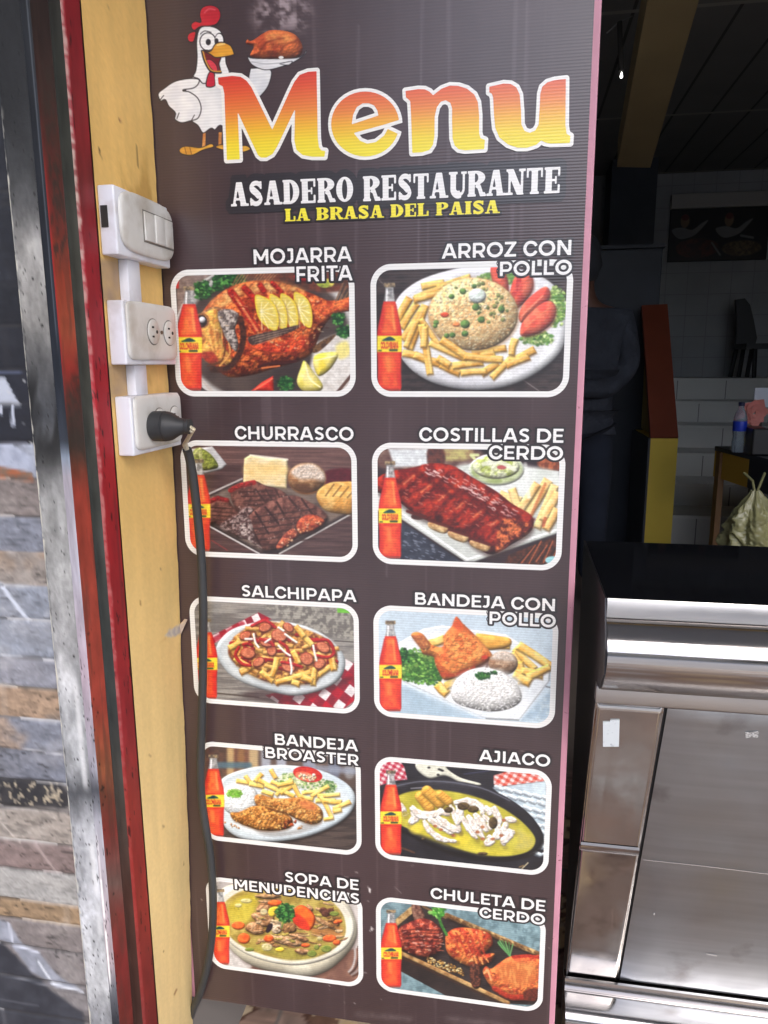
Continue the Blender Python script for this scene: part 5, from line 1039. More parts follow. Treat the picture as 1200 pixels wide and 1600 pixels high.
a.poly(RO, (204, 104, 50), (150, 58, 28), sc=36, con=2, dome=56, bump=14, bs=22, amb=.66); a.poly([(560, 160), (640, 156), (690, 190), (640, 200), (570, 196)], (236, 160, 84), (206, 110, 56), sc=20, soft=14, a=.8)
a.line([(520, 260), (560, 200), (640, 180)], 8, (110, 44, 24), a=.6, curve=True, soft=5); a.line([(630, 270), (640, 220), (700, 190)], 8, (120, 50, 26), a=.6, curve=True, soft=5); a.ell(628, 270, 12, 7, (240, 236, 230))
lit = link('rooster_print', iso_mesh('rooster_print', gx, gz, a.al - .5, lay(.0004), a.im), M_PRINT, board)
# ---------------------------------------------------------------- left side: stone cladding, plaster edge, shutter guide, yellow jamb
def paintmat(name, rough=.6, bump=(220, .25, .0006), **k): return mat(name, attr=True, rough=rough, bump=bump, **k)
ZB, ZT = -EYE / K, 1.75
JX, JF = -.604, -.196                                           # reveal plane and its front edge (units)
def jamb_back(z): return np.interp(z, [-1.63, -1.37, -.99, -.776, -.6355, -.436, -.26, .1, .6, 1.8], [-.646, -.6368, -.6211, -.6150, -.6125, -.608, -.604, -.6035, -.603, -.603])

# stone cladding: courses of split stone, part of it sprayed black and grey
FY = -.309
nx, nz_ = 300, 820
gx, gz = np.meshgrid(np.linspace(-1.75, -.657, nx), np.linspace(1.55, ZB, nz_))
qx, qy = pix(np.stack([K * gx, np.full_like(gx, K * FY), EYE + K * gz], -1))
ez = lambda y: (atY(0, y, K * FY)[2] - EYE) / K                 # height of a course line read at the photo's left edge
YS = [-420, -300, -180, -60, 60, 180, 300, 318, 447, 510, 579, 632, 692, 745, 806, 860, 912, 965, 1024, 1070, 1118, 1167, 1215, 1258, 1308, 1352, 1400, 1430, 1470, 1520, 1575, 1640, 1720]
CZ = np.array([ez(y) for y in YS])
CC = [(34, 36, 44)] * 8 + [(28, 30, 38), (30, 32, 41), (33, 35, 46), (30, 32, 42), (170, 176, 190), (136, 126, 122), (136, 140, 152), (160, 150, 142), (146, 152, 164), (154, 160, 172), (150, 152, 162), (150, 136, 124), (134, 138, 150), (128, 132, 144), (140, 134, 130), (172, 162, 152), (140, 122, 118), (178, 176, 172), (164, 138, 108), (134, 126, 124), (128, 122, 122), (120, 116, 118), (126, 120, 120), (120, 118, 118)]
ci = np.clip(np.searchsorted(-CZ, -gz) - 1, 0, len(CC) - 1)
CCa = np.array(CC, float)[ci] / 255
up = CZ[ci]; dn = CZ[np.minimum(ci + 1, len(CZ) - 1)]
edge = np.minimum(up - gz, gz - dn)
wob = vnoise(gx * 30, gz * 30, 3, 3) * .0025
joint = sstep(.003, .0006, edge + wob - .0012)
vj = vnoise(ci * 7.31, ci * 3.1, 5, 1) * .5                       # vertical joints, one or two per course
xx = (gx + vj) / .62; vjoint = sstep(.009, .002, np.abs(xx - np.round(xx)) * .62) * .25
joint = np.maximum(joint, vjoint)
n1 = vnoise(gx * 22, gz * 60, 11, 4); n2 = vnoise(gx * 120, gz * 160, 12, 3); n3 = vnoise(gx * 9 + ci * 3.3, gz * 9, 13, 4)
a = Art(qx, qy); a.im = CCa * .9 * (.9 + .2 * n1)[..., None] * (.84 + .3 * n2)[..., None]
a.aa = 1.5
rust = sstep(.5, .66, n3) * (np.isin(ci, [13, 15, 19, 20, 26]) * .6 + .04); rust[qy < 690] *= .2
a.im = a.im * (1 - rust[..., None]) + C8((166, 136, 108)) * (.7 + .55 * n2)[..., None] * rust[..., None]
pale = sstep(.56, .72, vnoise(gx * 16, gz * 26, 17, 4)) * .16; pale[qy < 690] *= .25
a.im = a.im * (1 - pale[..., None]) + C8((206, 200, 192)) * pale[..., None]
veins = sstep(.03, .0, np.abs(vnoise(gx * 8, gz * 26, 21, 4) - .5)) * .2
a.im *= (1 - veins * (qy > 690))[..., None]
ln_ = vnoise(gx * 26 + ci * 5.1, gz * 340 + vnoise(gx * 14, gz * 14, 23, 2) * 9, 24, 3); fl_ = sstep(.66, .78, ln_) * .4 * (.3 + .7 * np.isin(ci, [15, 19, 21, 23, 24, 26, 27, 28]))
a.im *= (1 - fl_ * (qy > 690))[..., None]; a.im *= (.92 + .16 * vnoise(gx * 420, gz * 420, 25, 2))[..., None]
# sprayed paint and drips with their own shapes
a.poly([(-60, 590), (10, 590), (32, 630), (36, 634), (-60, 634)], (176, 182, 194), sm=False); a.line([(-40, 632), (34, 633)], 3, (206, 212, 222))
a.line([(22, 634), (23, 664)], 5, (184, 190, 204)); a.line([(4, 634), (4, 646)], 4, (184, 190, 204)); a.line([(-300, 579), (34, 582)], 2.5, (90, 100, 130), a=.7)
a.poly([(-40, 690), (20, 694), (52, 715), (54, 738), (-40, 724)], (166, 172, 188), (140, 146, 162), sc=14, sm=False); a.line([(-40, 688), (44, 692)], 2.5, (150, 156, 180))
a.poly([(-30, 722), (52, 738), (54, 752), (-30, 746)], (156, 92, 62), (120, 96, 80), sc=9, con=2, sm=False, soft=3)
a.line([(2, 912), (46, 968)], 6, (206, 212, 224), a=.85); a.line([(5, 1024), (82, 1030)], 3, (220, 222, 226), a=.8); a.line([(0, 1068), (86, 1078)], 3, (206, 200, 186), a=.7); a.line([(0, 1118), (90, 1128)], 3, (206, 206, 210), a=.6); a.line([(40, 1168), (96, 1178)], 2, (206, 208, 214), a=.6)
a.poly([(-300, 1214), (40, 1216), (102, 1230), (106, 1260), (60, 1258), (0, 1262), (-300, 1262)], (36, 36, 40), (52, 50, 52), sc=12, soft=4)
rg = np.random.RandomState(6)
for i in range(70): a.ell(rg.uniform(70, 98) if i < 30 else rg.uniform(-20, 60), rg.uniform(1222, 1258), rg.uniform(.8, 2.5), rg.uniform(.8, 4), (190, 176, 150), a=.8, soft=1)
a.line([(0, 1280), (32, 1315)], 2, (206, 196, 186), a=.6); a.line([(52, 1310), (90, 1362)], 4, (168, 152, 148), a=.8); 
a.poly([(-400, 1240), (-60, 1420), (0, 1466), (40, 1505), (80, 1545), (130, 1580), (150, 1700), (-400, 1700)], (42, 44, 52), (56, 58, 66), sc=26, sm=False, soft=4)
a.poly([(-60, 1400), (0, 1434), (16, 1440), (40, 1478), (62, 1484), (90, 1520), (128, 1546), (90, 1542), (50, 1515), (20, 1476), (-60, 1430)], (150, 154, 166), (126, 130, 140), sc=14, sm=False, soft=3)
a.line([(16, 1440), (22, 1474), (62, 1486)], 3, (196, 200, 212)); a.line([(62, 1500), (84, 1536), (130, 1548)], 3, (206, 210, 218)); a.line([(0, 1520), (84, 1540)], 2, (130, 132, 138), a=.7); a.line([(0, 1560), (60, 1570)], 3, (80, 82, 90), a=.8)
a.im = a.im * (1 - joint[..., None] * .55) + np.where((vnoise(gx * 12, ci * 3.7, 19, 2) > .5)[..., None] & (qy > 690)[..., None], C8((196, 194, 192)), C8((56, 54, 54))) * (joint * .55)[..., None]
for i in range(60): a.ell(rg.uniform(-60, 120), rg.uniform(380, 720), rg.uniform(.5, 1.4), rg.uniform(.5, 1.6), (190, 190, 190), a=.7, soft=.7)
rel = .0016 * (vnoise(ci * 5.7 + np.round(xx) * 3.3, ci * 1.9, 8, 1) - .2) + .002 * n1 + .0011 * n2 - .0022 * joint
PP = np.stack([K * gx, K * FY - rel, EYE + K * gz], -1)
wall = thing('stone_wall', w3(-1.2, -.25, ZB), 'split stone facade wall with black and grey spray paint at the left', 'wall')
link('stone_cladding', grid_mesh('stone_cladding', PP, a.im), paintmat('stone', .72, (500, .3, .0004)), wall)
MB().box(K * -1.75, K * -.64, K * -.300, K * .3, 0, EYE + K * ZT).build('wall_body', mat('wall render', srgb(120, 114, 110), rough=.85), wall)

def strip(name, parent, pts, z0, z1, nz, fn, material, nu=10, wav=.0):
    """vertical painted strip: pts is the plan line (x, y) in units from left to right; fn(u, py) returns colours"""
    pts = np.array(pts, float); t = np.concatenate([[0], np.cumsum(np.hypot(*np.diff(pts, axis=0).T))]); t /= t[-1]; u = np.linspace(0, 1, nu)
    zz = np.linspace(z1, z0, nz); U_, Z_ = np.meshgrid(u, zz)
    X_ = np.interp(U_, t, pts[:, 0]); Y_ = np.interp(U_, t, pts[:, 1])
    if wav: X_ = X_ + (vnoise(Z_ * 40, U_ * 0 + 3.3, 9, 3) - .5) * wav * (U_ == 0)
    PP = np.stack([K * X_, K * Y_, EYE + K * Z_], -1); qx, qy = pix(PP)
    cols = fn(U_, qy, Z_)
    return link(name, grid_mesh(name, PP, np.clip(cols, 0, 1)), material, parent)
def ramp(y, stops):
    ys = [s[0] for s in stops]; c = np.array([s[1] for s in stops], float) / 255
    return np.stack([np.interp(y, ys, c[:, i]) for i in range(3)], -1)

# plaster edge strip
def plaster(u, y, z):
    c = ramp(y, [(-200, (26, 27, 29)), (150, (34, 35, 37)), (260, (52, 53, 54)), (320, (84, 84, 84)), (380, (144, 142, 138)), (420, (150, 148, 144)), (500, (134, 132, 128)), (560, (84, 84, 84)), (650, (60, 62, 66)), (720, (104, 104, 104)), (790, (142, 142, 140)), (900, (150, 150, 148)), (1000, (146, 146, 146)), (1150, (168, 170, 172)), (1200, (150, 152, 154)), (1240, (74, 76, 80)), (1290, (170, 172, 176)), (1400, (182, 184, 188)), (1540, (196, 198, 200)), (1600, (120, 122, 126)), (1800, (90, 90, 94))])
    n = vnoise(u * 3, z * 26, 31, 4); m_ = vnoise(u * 14, z * 150, 32, 3)
    c = c * (.72 + .5 * n)[..., None] * (.88 + .24 * m_)[..., None]
    c = c + (sstep(.5, .75, vnoise(u * 2, z * 9, 33, 3)) * .12 * (y > 330))[..., None]
    # spray clouds cut diagonally
    d = sstep(.42, .6, vnoise(u * 1.6 + y / 160, z * 7, 35, 3)) * sstep(560, 620, y) * sstep(760, 690, y)
    c = c * (1 - .65 * d[..., None])
    pit = sstep(.8, .86, vnoise(u * 18, z * 170, 36, 2)); c = c * (1 - .75 * pit[..., None])
    jag = (vnoise(z * 60, u * 0, 37, 3) - .5) * .14
    crack = sstep(.24, .17, u + jag) * sstep(.04, .08, u + jag) * sstep(130, 240, y)
    fl = sstep(.26, .46, vnoise(z * 150, u * 9, 38, 2))
    c = c * (1 - crack[..., None] * fl[..., None]) + C8((222, 216, 200)) * (crack * fl)[..., None]
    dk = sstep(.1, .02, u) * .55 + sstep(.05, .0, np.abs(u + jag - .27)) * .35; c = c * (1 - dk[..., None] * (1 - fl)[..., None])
    wh = sstep(.14, .02, np.abs(u - .86 - .06 * np.sin(z * 4))) * sstep(720, 900, y) * sstep(.4, .6, vnoise(z * 12, u * 0, 39, 3)) * .6
    return c * (1 - wh[..., None]) + C8((226, 226, 226)) * wh[..., None]
GU = -.3155
edge_t = thing('plaster_edge', w3(-.64, GU, ZB), 'weathered grey plaster edge strip beside the red shutter guide', 'plaster edge')
strip('plaster_face', edge_t, [(-.6625, -.306), (-.659, -.3135), (-.655, GU), (-.628, GU), (-.6172, GU)], ZB, ZT, 900, plaster, paintmat('plaster', .8, (260, .5, .0012)), 34, .004)
MB().box(K * -.66, K * -.632, K * -.305, K * -.19, 0, EYE + K * ZT).build('plaster_body', mat('plaster body', srgb(120, 118, 116), rough=.9), edge_t)

# roller shutter guide: a steel channel, sprayed red, grey and black, its slot facing the opening
guide = thing('shutter_guide', w3(-.6, -.25, ZB), 'red and black sprayed steel roller shutter guide beside the yellow jamb', 'shutter guide')
def angle(u, y, z):
    c = ramp(y, [(-100, (40, 42, 44)), (380, (34, 36, 42)), (600, (34, 38, 46)), (690, (48, 52, 60)), (715, (128, 138, 152)), (745, (158, 152, 160)), (900, (164, 160, 170)), (1060, (166, 150, 160)), (1200, (150, 148, 158)), (1235, (70, 72, 78)), (1280, (150, 150, 158)), (1420, (172, 160, 166)), (1500, (166, 150, 154)), (1545, (96, 98, 104)), (1600, (44, 46, 52)), (1800, (40, 42, 46))])
    n = vnoise(u * 2, z * 20, 41, 4); c = c * (.78 + .42 * n)[..., None]
    hi = sstep(.2, .03, np.abs(u - .22)) * sstep(1290, 1330, y) * sstep(1560, 1520, y) * (.5 + .5 * (vnoise(z * 30, u * 0, 43, 2) > .45))  # white highlight line painted into the colour
    c = c * (1 - hi[..., None]) + C8((240, 238, 236)) * hi[..., None]
    hl = sstep(.12, .0, np.abs(u - .72)) * sstep(560, 500, y) * .35; c = c + hl[..., None] * C8((120, 126, 132))  # edge highlight added to the colour
    pit = sstep(.76, .82, vnoise(u * 6, z * 120, 44, 2)) * sstep(900, 1150, y); return c * (1 - .8 * pit[..., None])
def red1(u, y, z):
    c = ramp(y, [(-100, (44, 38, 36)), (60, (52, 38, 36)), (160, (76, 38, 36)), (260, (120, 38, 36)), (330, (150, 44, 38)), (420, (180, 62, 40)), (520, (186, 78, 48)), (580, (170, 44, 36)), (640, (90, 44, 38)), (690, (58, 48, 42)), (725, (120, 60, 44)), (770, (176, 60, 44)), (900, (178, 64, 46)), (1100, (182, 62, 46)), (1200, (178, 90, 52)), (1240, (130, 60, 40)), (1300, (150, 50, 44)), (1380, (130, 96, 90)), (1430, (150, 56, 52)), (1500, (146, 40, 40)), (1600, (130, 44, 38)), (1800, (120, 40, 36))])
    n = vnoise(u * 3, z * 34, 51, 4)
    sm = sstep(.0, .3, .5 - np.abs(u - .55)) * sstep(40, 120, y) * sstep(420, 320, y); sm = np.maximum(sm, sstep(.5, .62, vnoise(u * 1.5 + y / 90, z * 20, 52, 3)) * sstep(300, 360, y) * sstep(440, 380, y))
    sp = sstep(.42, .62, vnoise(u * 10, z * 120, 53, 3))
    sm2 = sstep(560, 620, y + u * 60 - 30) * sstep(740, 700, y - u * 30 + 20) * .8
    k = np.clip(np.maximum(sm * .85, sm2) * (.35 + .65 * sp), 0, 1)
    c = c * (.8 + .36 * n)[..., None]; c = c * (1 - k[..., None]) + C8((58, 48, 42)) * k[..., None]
    e = sstep(.14, .0, u) * sstep(200, 300, y) * sstep(700, 560, y); c = c * (1 - e[..., None]) + C8((206, 44, 44)) * e[..., None]
    g = c.mean(-1, keepdims=True); c = (c * .84 + g * .16) * .93; drt = sstep(.5, .7, vnoise(u * 5, z * 14, 55, 4)) * .35; c = c * (1 - drt[..., None]) + C8((70, 52, 46)) * drt[..., None]
    pit = sstep(.78, .84, vnoise(u * 6, z * 140, 54, 2)) * sstep(900, 1100, y) * (u < .35); return c * (1 - .7 * pit[..., None])
def red2(u, y, z):
    c = ramp(y, [(-100, (142, 38, 44)), (200, (146, 32, 42)), (280, (128, 44, 46)), (400, (158, 32, 44)), (700, (172, 36, 46)), (900, (160, 36, 42)), (1150, (146, 38, 44)), (1260, (156, 50, 44)), (1400, (152, 48, 44)), (1600, (126, 44, 42)), (1800, (120, 44, 42))])
    n = vnoise(u * 4, z * 22, 61, 4); c = c * (.8 + .3 * n)[..., None] * .95
    ch = sstep(.74, .8, vnoise(u * 9, z * 44, 62, 3)) * sstep(300, 420, y) + sstep(.7, .78, vnoise(u * 9, z * 26, 63, 3)) * (y < 260); c = c * (1 - .6 * np.clip(ch, 0, 1)[..., None])
    br = sstep(.1, .02, np.abs(u - .6 + .12 * np.sin(z * 6))) * sstep(740, 790, y) * sstep(1100, 900, y) * .5; c = c * (1 - br[..., None]) + C8((92, 40, 42)) * br[..., None]
    w_ = sstep(.15, .04, u + (vnoise(z * 70, u * 0, 64, 4) - .5) * .2) * np.interp(y, [0, 100, 230, 420, 560, 760, 1100, 1260], [.9, .8, 1, .9, .6, .5, .4, .1]) * (.35 + .65 * sstep(.35, .6, vnoise(z * 160, u * 6, 65, 3))) * .85
    return c * (1 - w_[..., None]) + C8((196, 184, 170)) * w_[..., None]
def slot(u, y, z):
    c = ramp(y, [(-100, (54, 50, 48)), (100, (60, 62, 58)), (500, (72, 72, 66)), (1100, (66, 70, 70)), (1240, (70, 66, 62)), (1400, (76, 52, 46)), (1800, (64, 46, 42))]); return c * (.8 + .4 * vnoise(u * 5, z * 20, 71, 3))[..., None]
S0, S1, S2, S3 = GU, -.273, -.241, JF
M_STEEL = paintmat('sprayed steel', .55, (160, .25, .0006), spec=.25)
strip('corner_angle', guide, [(-.6168, GU - .0005), (-.607, GU - .0005), (JX, S0)], ZB, ZT, 800, angle, M_STEEL, 14)
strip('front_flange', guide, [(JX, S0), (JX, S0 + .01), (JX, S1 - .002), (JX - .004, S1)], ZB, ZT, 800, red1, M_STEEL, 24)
strip('slot', guide, [(JX - .004, S1), (JX - .02, S1 + .002), (JX - .02, S2 - .002), (JX - .004, S2)], ZB, ZT, 400, slot, paintmat('slot steel', .7, spec=.12), 13)
strip('rear_flange', guide, [(JX - .004, S2), (JX, S2 + .003), (JX, S3 - .003), (JX - .004, S3)], ZB, ZT, 800, red2, M_STEEL, 24)

# yellow jamb running back to the board
def yellow(u, y, z):
    c = ramp(y, [(-100, (236, 194, 118)), (250, (236, 194, 116)), (420, (228, 188, 114)), (700, (224, 186, 116)), (800, (222, 186, 116)), (1100, (230, 200, 136)), (1600, (234, 208, 150))])
    n = vnoise(u * 3, z * 3.2, 81, 4); st = vnoise(u * 9, z * 5, 82, 4); c = c * (.93 + .12 * n)[..., None] * (.96 + .08 * st)[..., None]; fn_ = vnoise(u * 60, z * 260, 86, 2); c = c * (.97 + .06 * fn_)[..., None]
    dirt = sstep(.5, .78, vnoise(u * 5, z * 16, 83, 4)) * sstep(200, 300, y) * sstep(760, 640, y) * .3; c = c * (1 - dirt[..., None] * np.array([.5, .6, .8]))
    up = sstep(400, 410, y) * sstep(480, 466, y) + sstep(566, 572, y) * sstep(640, 610, y); stn_shade = np.clip(up, 0, 1) * sstep(.46, .2, u) * (.35 + .5 * vnoise(u * 9, z * 50, 84, 3))  # stains and soft shade painted on the wall under the boxes
    c = c * (1 - stn_shade[..., None]) + C8((146, 124, 112)) * stn_shade[..., None]
    ch = sstep(.92, .95, vnoise(u * 26, z * 70, 85, 2)) * .6; c = c * (1 - ch[..., None] * np.array([.5, .6, .7]))
    return c
jamb = thing('door_jamb', w3(-.6, -.1, ZB), 'yellow painted door jamb carrying the switch and sockets', 'door jamb')
nu, nz_ = 40, 700
U_, Z_ = np.meshgrid(np.linspace(0, 1, nu), np.linspace(ZT, ZB, nz_))
Xb = jamb_back(Z_); X_ = JX + (Xb - JX) * U_ + (vnoise(Z_ * 30, U_ * 0, 87, 3) - .5) * .0025 * (U_ > .97); Y_ = JF + (-.0035 - JF) * U_
PP = np.stack([K * X_, K * Y_, EYE + K * Z_], -1); qx, qy = pix(PP); cc = yellow(U_, qy, Z_)
a = Art(qx, qy); a.im = cc; a.aa = 1
a.line([(155, 232), (158, 246)], 1.6, (90, 70, 50)); a.line([(213, 226), (216, 262)], 1.4, (120, 96, 60), a=.8); a.ell(187, 188, 2.5, 2, (150, 100, 70)); a.ell(171, 11, 1.5, 1.5, (110, 80, 60)); a.ell(252, 890, 1.5, 1.5, (120, 90, 70)); a.line([(246, 1010), (259, 998)], 1.5, (190, 150, 90), a=.7)
a.line([(272, 1555), (276, 1546)], 2, (150, 110, 70)); a.ell(235, 1180, 1.6, 1.4, (140, 110, 80)); a.ell(255, 1292, 1.4, 1.8, (130, 100, 70))
a.poly([(258, 994), (264, 984), (274, 980), (280, 976), (283, 984), (281, 991), (268, 996)], (168, 160, 158), (200, 190, 170), sc=4, sm=False, soft=1.2)
link('jamb_face', grid_mesh('jamb_face', PP, np.clip(a.im, 0, 1)), paintmat('yellow wall paint', .62, (120, .3, .0012), spec=.35), jamb)
pr = MB()
for z0, z1 in zip(np.linspace(ZB, ZT, 9)[:-1], np.linspace(ZB, ZT, 9)[1:]):
    pass
pr.box(K * -.9, K * -.652, K * -.19, K * -.004, 0, EYE + K * ZT).build('jamb_body', mat('jamb body', srgb(200, 170, 110), rough=.8), jamb)
lift = MB(); p0 = atX(281, 976, K * -.607); p1 = atX(283, 991, K * -.607)
q = [p0, p1, atY(293, 968, -.012), atY(289, 967, -.006)]
lift.prism([tuple(v) for v in q], (.0, -.0012, .0004)).build('torn_tape', mat('torn tape', srgb(190, 174, 160), rough=.5), None)
tag(bpy.data.objects['torn_tape'], 'torn scrap of grey tape stuck at the edge of the yellow jamb', 'tape')

# switch, sockets, trunking on the jamb
M_ABS = mat('aged white plastic', srgb(208, 207, 203), rough=.38, noise=(60, .03), grime=(srgb(146, 134, 116), 26, .46, .9)); M_BOXP = mat('white box plastic', srgb(216, 218, 226), rough=.35, grime=(srgb(160, 150, 140), 30, .52, .98))
M_DARK = mat('dark cavity', srgb(40, 38, 36), rough=.8); M_GAP = mat('socket grey', srgb(120, 116, 110), rough=.6)
def ybox(y0, y1): return K * y0, K * y1
XW, XF = K * -.6035, K * -.577
def housing(name, y0, y1, z0, z1, label, cat, group=None):
    t = thing(name, (XW, K * (y0 + y1) / 2, EYE + K * z0), label, cat, group)
    MB().box(XW, XF, K * y0, K * y1, EYE + K * z0, EYE + K * z1, .0022, 3).build('mounting_box', M_BOXP, t, True)
    return t
def plate_round(name, y0, y1, z0, z1, rad, th, t, inset=.0):
    """rounded cover plate with a soft pillow face, normal along +X"""
    n = 44; yc, zc = K * (y0 + y1) / 2, EYE + K * (z0 + z1) / 2; hy, hz = K * (y1 - y0) / 2, K * (z1 - z0) / 2; r = K * rad
    def ring(sc, x):
        o = []
        for k in range(n):
            an = 2 * math.pi * (k + .5) / n; c, s_ = math.cos(an), math.sin(an); p = rad
            e = 2 / max(2.2, p); sx = math.copysign(abs(c) ** e, c); sz = math.copysign(abs(s_) ** e, s_)
            o.append((x, yc + sx * (hy - sc), zc + sz * (hz - sc)))
        return o
    m_ = MB(); bm = m_.bm; rings = [[bm.verts.new(p) for p in ring(sc, XF + x)] for sc, x in ((0.0, 0.0006), (0, th * .5), (.0012, th * .8), (.004, th), (.012, th * 1.08), (.022, th * 1.1))]
    for a_, b_ in zip(rings[:-1], rings[1:]):
        for k in range(n): bm.faces.new([a_[k], a_[(k + 1) % n], b_[(k + 1) % n], b_[k]])
    bm.faces.new(rings[-1]); bm.faces.new(rings[0][::-1])
    return m_.build(name, M_ABS, t, True, 50)
sw = housing('light_switch', -.193, -.022, .158, .2545, 'white three gang light switch, topmost on the yellow jamb', 'light switch')
plate_round('cover_plate', -.1865, -.014, .166, .2535, 4.2, .0045, sw)
for i in range(3):
    y0 = -.122 + i * .0325
    MB().box(XF + .002, XF + .0075 + .0012 * (i == 1), K * y0, K * (y0 + .0305), EYE + K * .188, EYE + K * .2305, .0008).build('rocker', M_ABS, sw, True)
MB().box(XF + .001, XF + .0056, K * -.1245, K * -.023, EYE + K * .1855, EYE + K * .233).build('rocker_frame', M_GAP, sw)
MB().box(XW + .003, XW + .011, K * -.1945, K * -.1905, EYE + K * .196, EYE + K * .226).build('cable_knockout', M_DARK, sw)
def outlet(name, y0, y1, z0, z1, label, full):
    t = housing(name, y0, y1, z0, z1, label, 'wall socket', 'wall sockets on the yellow jamb')
    plate_round('cover_plate', y0 + .004, y1 - .002, z0 + .007, z1 + .0005, 9, .004, t)
    zc = EYE + K * (z0 + z1 + .008) / 2; top = XF + .0045
    for yc in (y0 + (y1 - y0) * .47, y0 + (y1 - y0) * .8):
        f = MB().lathe([(.0145, top - .001), (.0145, top + .0012), (.0138, top + .0016)], (0, K * yc, zc), 28, 'X'); f.build('socket_face', M_ABS, t, True)
        g = MB().lathe([(.0156, top - .001), (.0156, top + .0004)], (0, K * yc, zc), 28, 'X').build('socket_rim', M_GAP, t, True)
        if full or yc > y0 + .1:
            s_ = MB()
            for dz in (.0052, -.0056): s_.box(top + .001, top + .0021, K * yc - .0058, K * yc - .0012, zc + dz - .0011, zc + dz + .0011)
            s_.lathe([(.0021, top + .001), (.0021, top + .0021)], (0, K * yc + .0062, zc), 14, 'X'); s_.build('pin_slots', M_DARK, t)
    MB().lathe([(.0022, top - .0005), (.0022, top + .0012)], (0, K * (y0 + (y1 - y0) * .635), zc), 14, 'X').build('plate_screw', mat('screw', srgb(110, 104, 96), rough=.4, metal=.8), t, True)
    return t
o1 = outlet('wall_socket', -.191, -.022, .0, .0945, 'empty white double wall socket below the light switch', True)
o2 = outlet('wall_socket', -.188, -.020, -.1385, -.0475, 'white double wall socket with the black plug pushed in, lowest of three', False)
for z0, z1, lb in ((.095, .1578, 'white plastic cable trunking between the light switch and the empty socket'), (-.0472, -.0005, 'white plastic cable trunking between the two wall sockets')):
    MB().box(XW, XW + .0115, K * -.147, K * -.109, EYE + K * z0, EYE + K * z1, .0006).build('cable_trunking', M_BOXP, None, True)
    tag(bpy.context.scene.collection.objects[-1], lb, 'cable trunking', 'trunking on the yellow jamb')
# plug and cable
cabl = thing('power_cable', (XF, K * -.14, EYE + K * -.1), 'black rubber plug with black cable hanging down over the menu board', 'power cable')
M_RUB = mat('black rubber', srgb(44, 45, 47), rough=.55, noise=(40, .15)); M_CBL = mat('black cable sheath', srgb(50, 52, 54), rough=.5, noise=(30, .12))
py_, pz_ = K * -.133, EYE + K * -.0965
MB().lathe([(.0165, 0), (.018, .002), (.0182, .016), (.0172, .0165), (.0172, .018), (.0178, .0185), (.0165, .024), (.0105, .034), (.0085, .042), (.0092, .043), (.0088, .0475), (.006, .048)], (XF + .0045, py_, pz_), 32, 'X').build('plug_body', M_RUB, cabl, True, 30)
tip = Vector((XF + .05, py_, pz_))
ctr = [(286, 688, -.085), (292, 702, -.07), (297, 720, -.06), (302.5, 752, -.05), (308, 800, -.04), (313, 850, -.034), (316, 900, -.03), (317.5, 950, -.028), (317.5, 1000, -.026), (317, 1050, -.025), (316, 1100, -.024), (314.5, 1150, -.023), (313.5, 1200, -.022), (315.5, 1250, -.022), (321, 1290, -.022), (327, 1325, -.022), (331, 1365, -.022), (333, 1410, -.022), (331.5, 1460, -.022), (326, 1500, -.022), (319, 1530, -.022), (311, 1556, -.020), (303, 1574, -.010), (297, 1590, .0), (290, 1606, .010)]
CP = [Vector(atY(x, y, K * d_)) for x, y, d_ in ctr]
def spline(P, n=6):
    out = []
    for i in range(len(P) - 1):
        p0, p1, p2, p3 = P[max(i - 1, 0)], P[i], P[i + 1], P[min(i + 2, len(P) - 1)]
        for k in range(n):
            t = k / n; out.append(.5 * (2 * p1 + (p2 - p0) * t + (2 * p0 - 5 * p1 + 4 * p2 - p3) * t * t + (3 * p1 - p0 - 3 * p2 + p3) * t ** 3))
    return out + [P[-1]]
SPL = spline(CP)
MB().tube(SPL[6:], .0058, 12).build('cable', M_CBL, cabl, True, 60)
for off, col in ((Vector((.0014, 0, .0012)), (206, 196, 170)), (Vector((-.0012, -.0008, -.001)), (176, 168, 150))):
    MB().tube([tip + off - Vector((.002, 0, 0)), tip + off + Vector((.006, -.002, -.004)), SPL[3] + off, SPL[7] + off * .5], .0021, 8).build('bare_wire', mat('cream wire', srgb(*col), rough=.4), cabl, True, 60)
# ---------------------------------------------------------------- steel counter on the right
M_SS = mat('brushed stainless steel', srgb(178, 175, 174), rough=.15, metal=1.0, noise=(60, .05, (.05, 1, 3)), bump=(40, .12, .0012, (.06, 1, 2.0)), rnoise=(14, .06, (.4, 1, 1)))
M_SSP = mat('polished corner sheet', srgb(186, 184, 182), rough=.17, metal=1.0, noise=(14, .10), bump=(6, .10, .006), rnoise=(22, .1), grime=(srgb(112, 108, 104), 16, .6, .9))
M_SSF = mat('worn stainless band', srgb(180, 178, 177), rough=.36, metal=1.0, noise=(40, .06, (.1, 1, 2)), rnoise=(12, .1))
M_SSM = mat('dull stainless sheet', srgb(168, 173, 179), rough=.42, metal=1.0, noise=(50, .09, (.06, 1, 1.6)), bump=(4, .14, .006), rnoise=(9, .1), grime=(srgb(112, 108, 108), 13, .62, .86))
M_SSD = mat('dark steel side', srgb(62, 62, 66), rough=.4, metal=.8, noise=(12, .2))
M_GLASS = mat('black glass worktop', srgb(20, 21, 25), rough=.06, spec=.5, noise=(40, .1), bump=(3, .02, .002))
CL, CR = .145, 1.75
ctr_t = thing('steel_counter', w3(CL, 0, ZB), 'stainless steel food counter with rounded front and black glass top', 'counter')
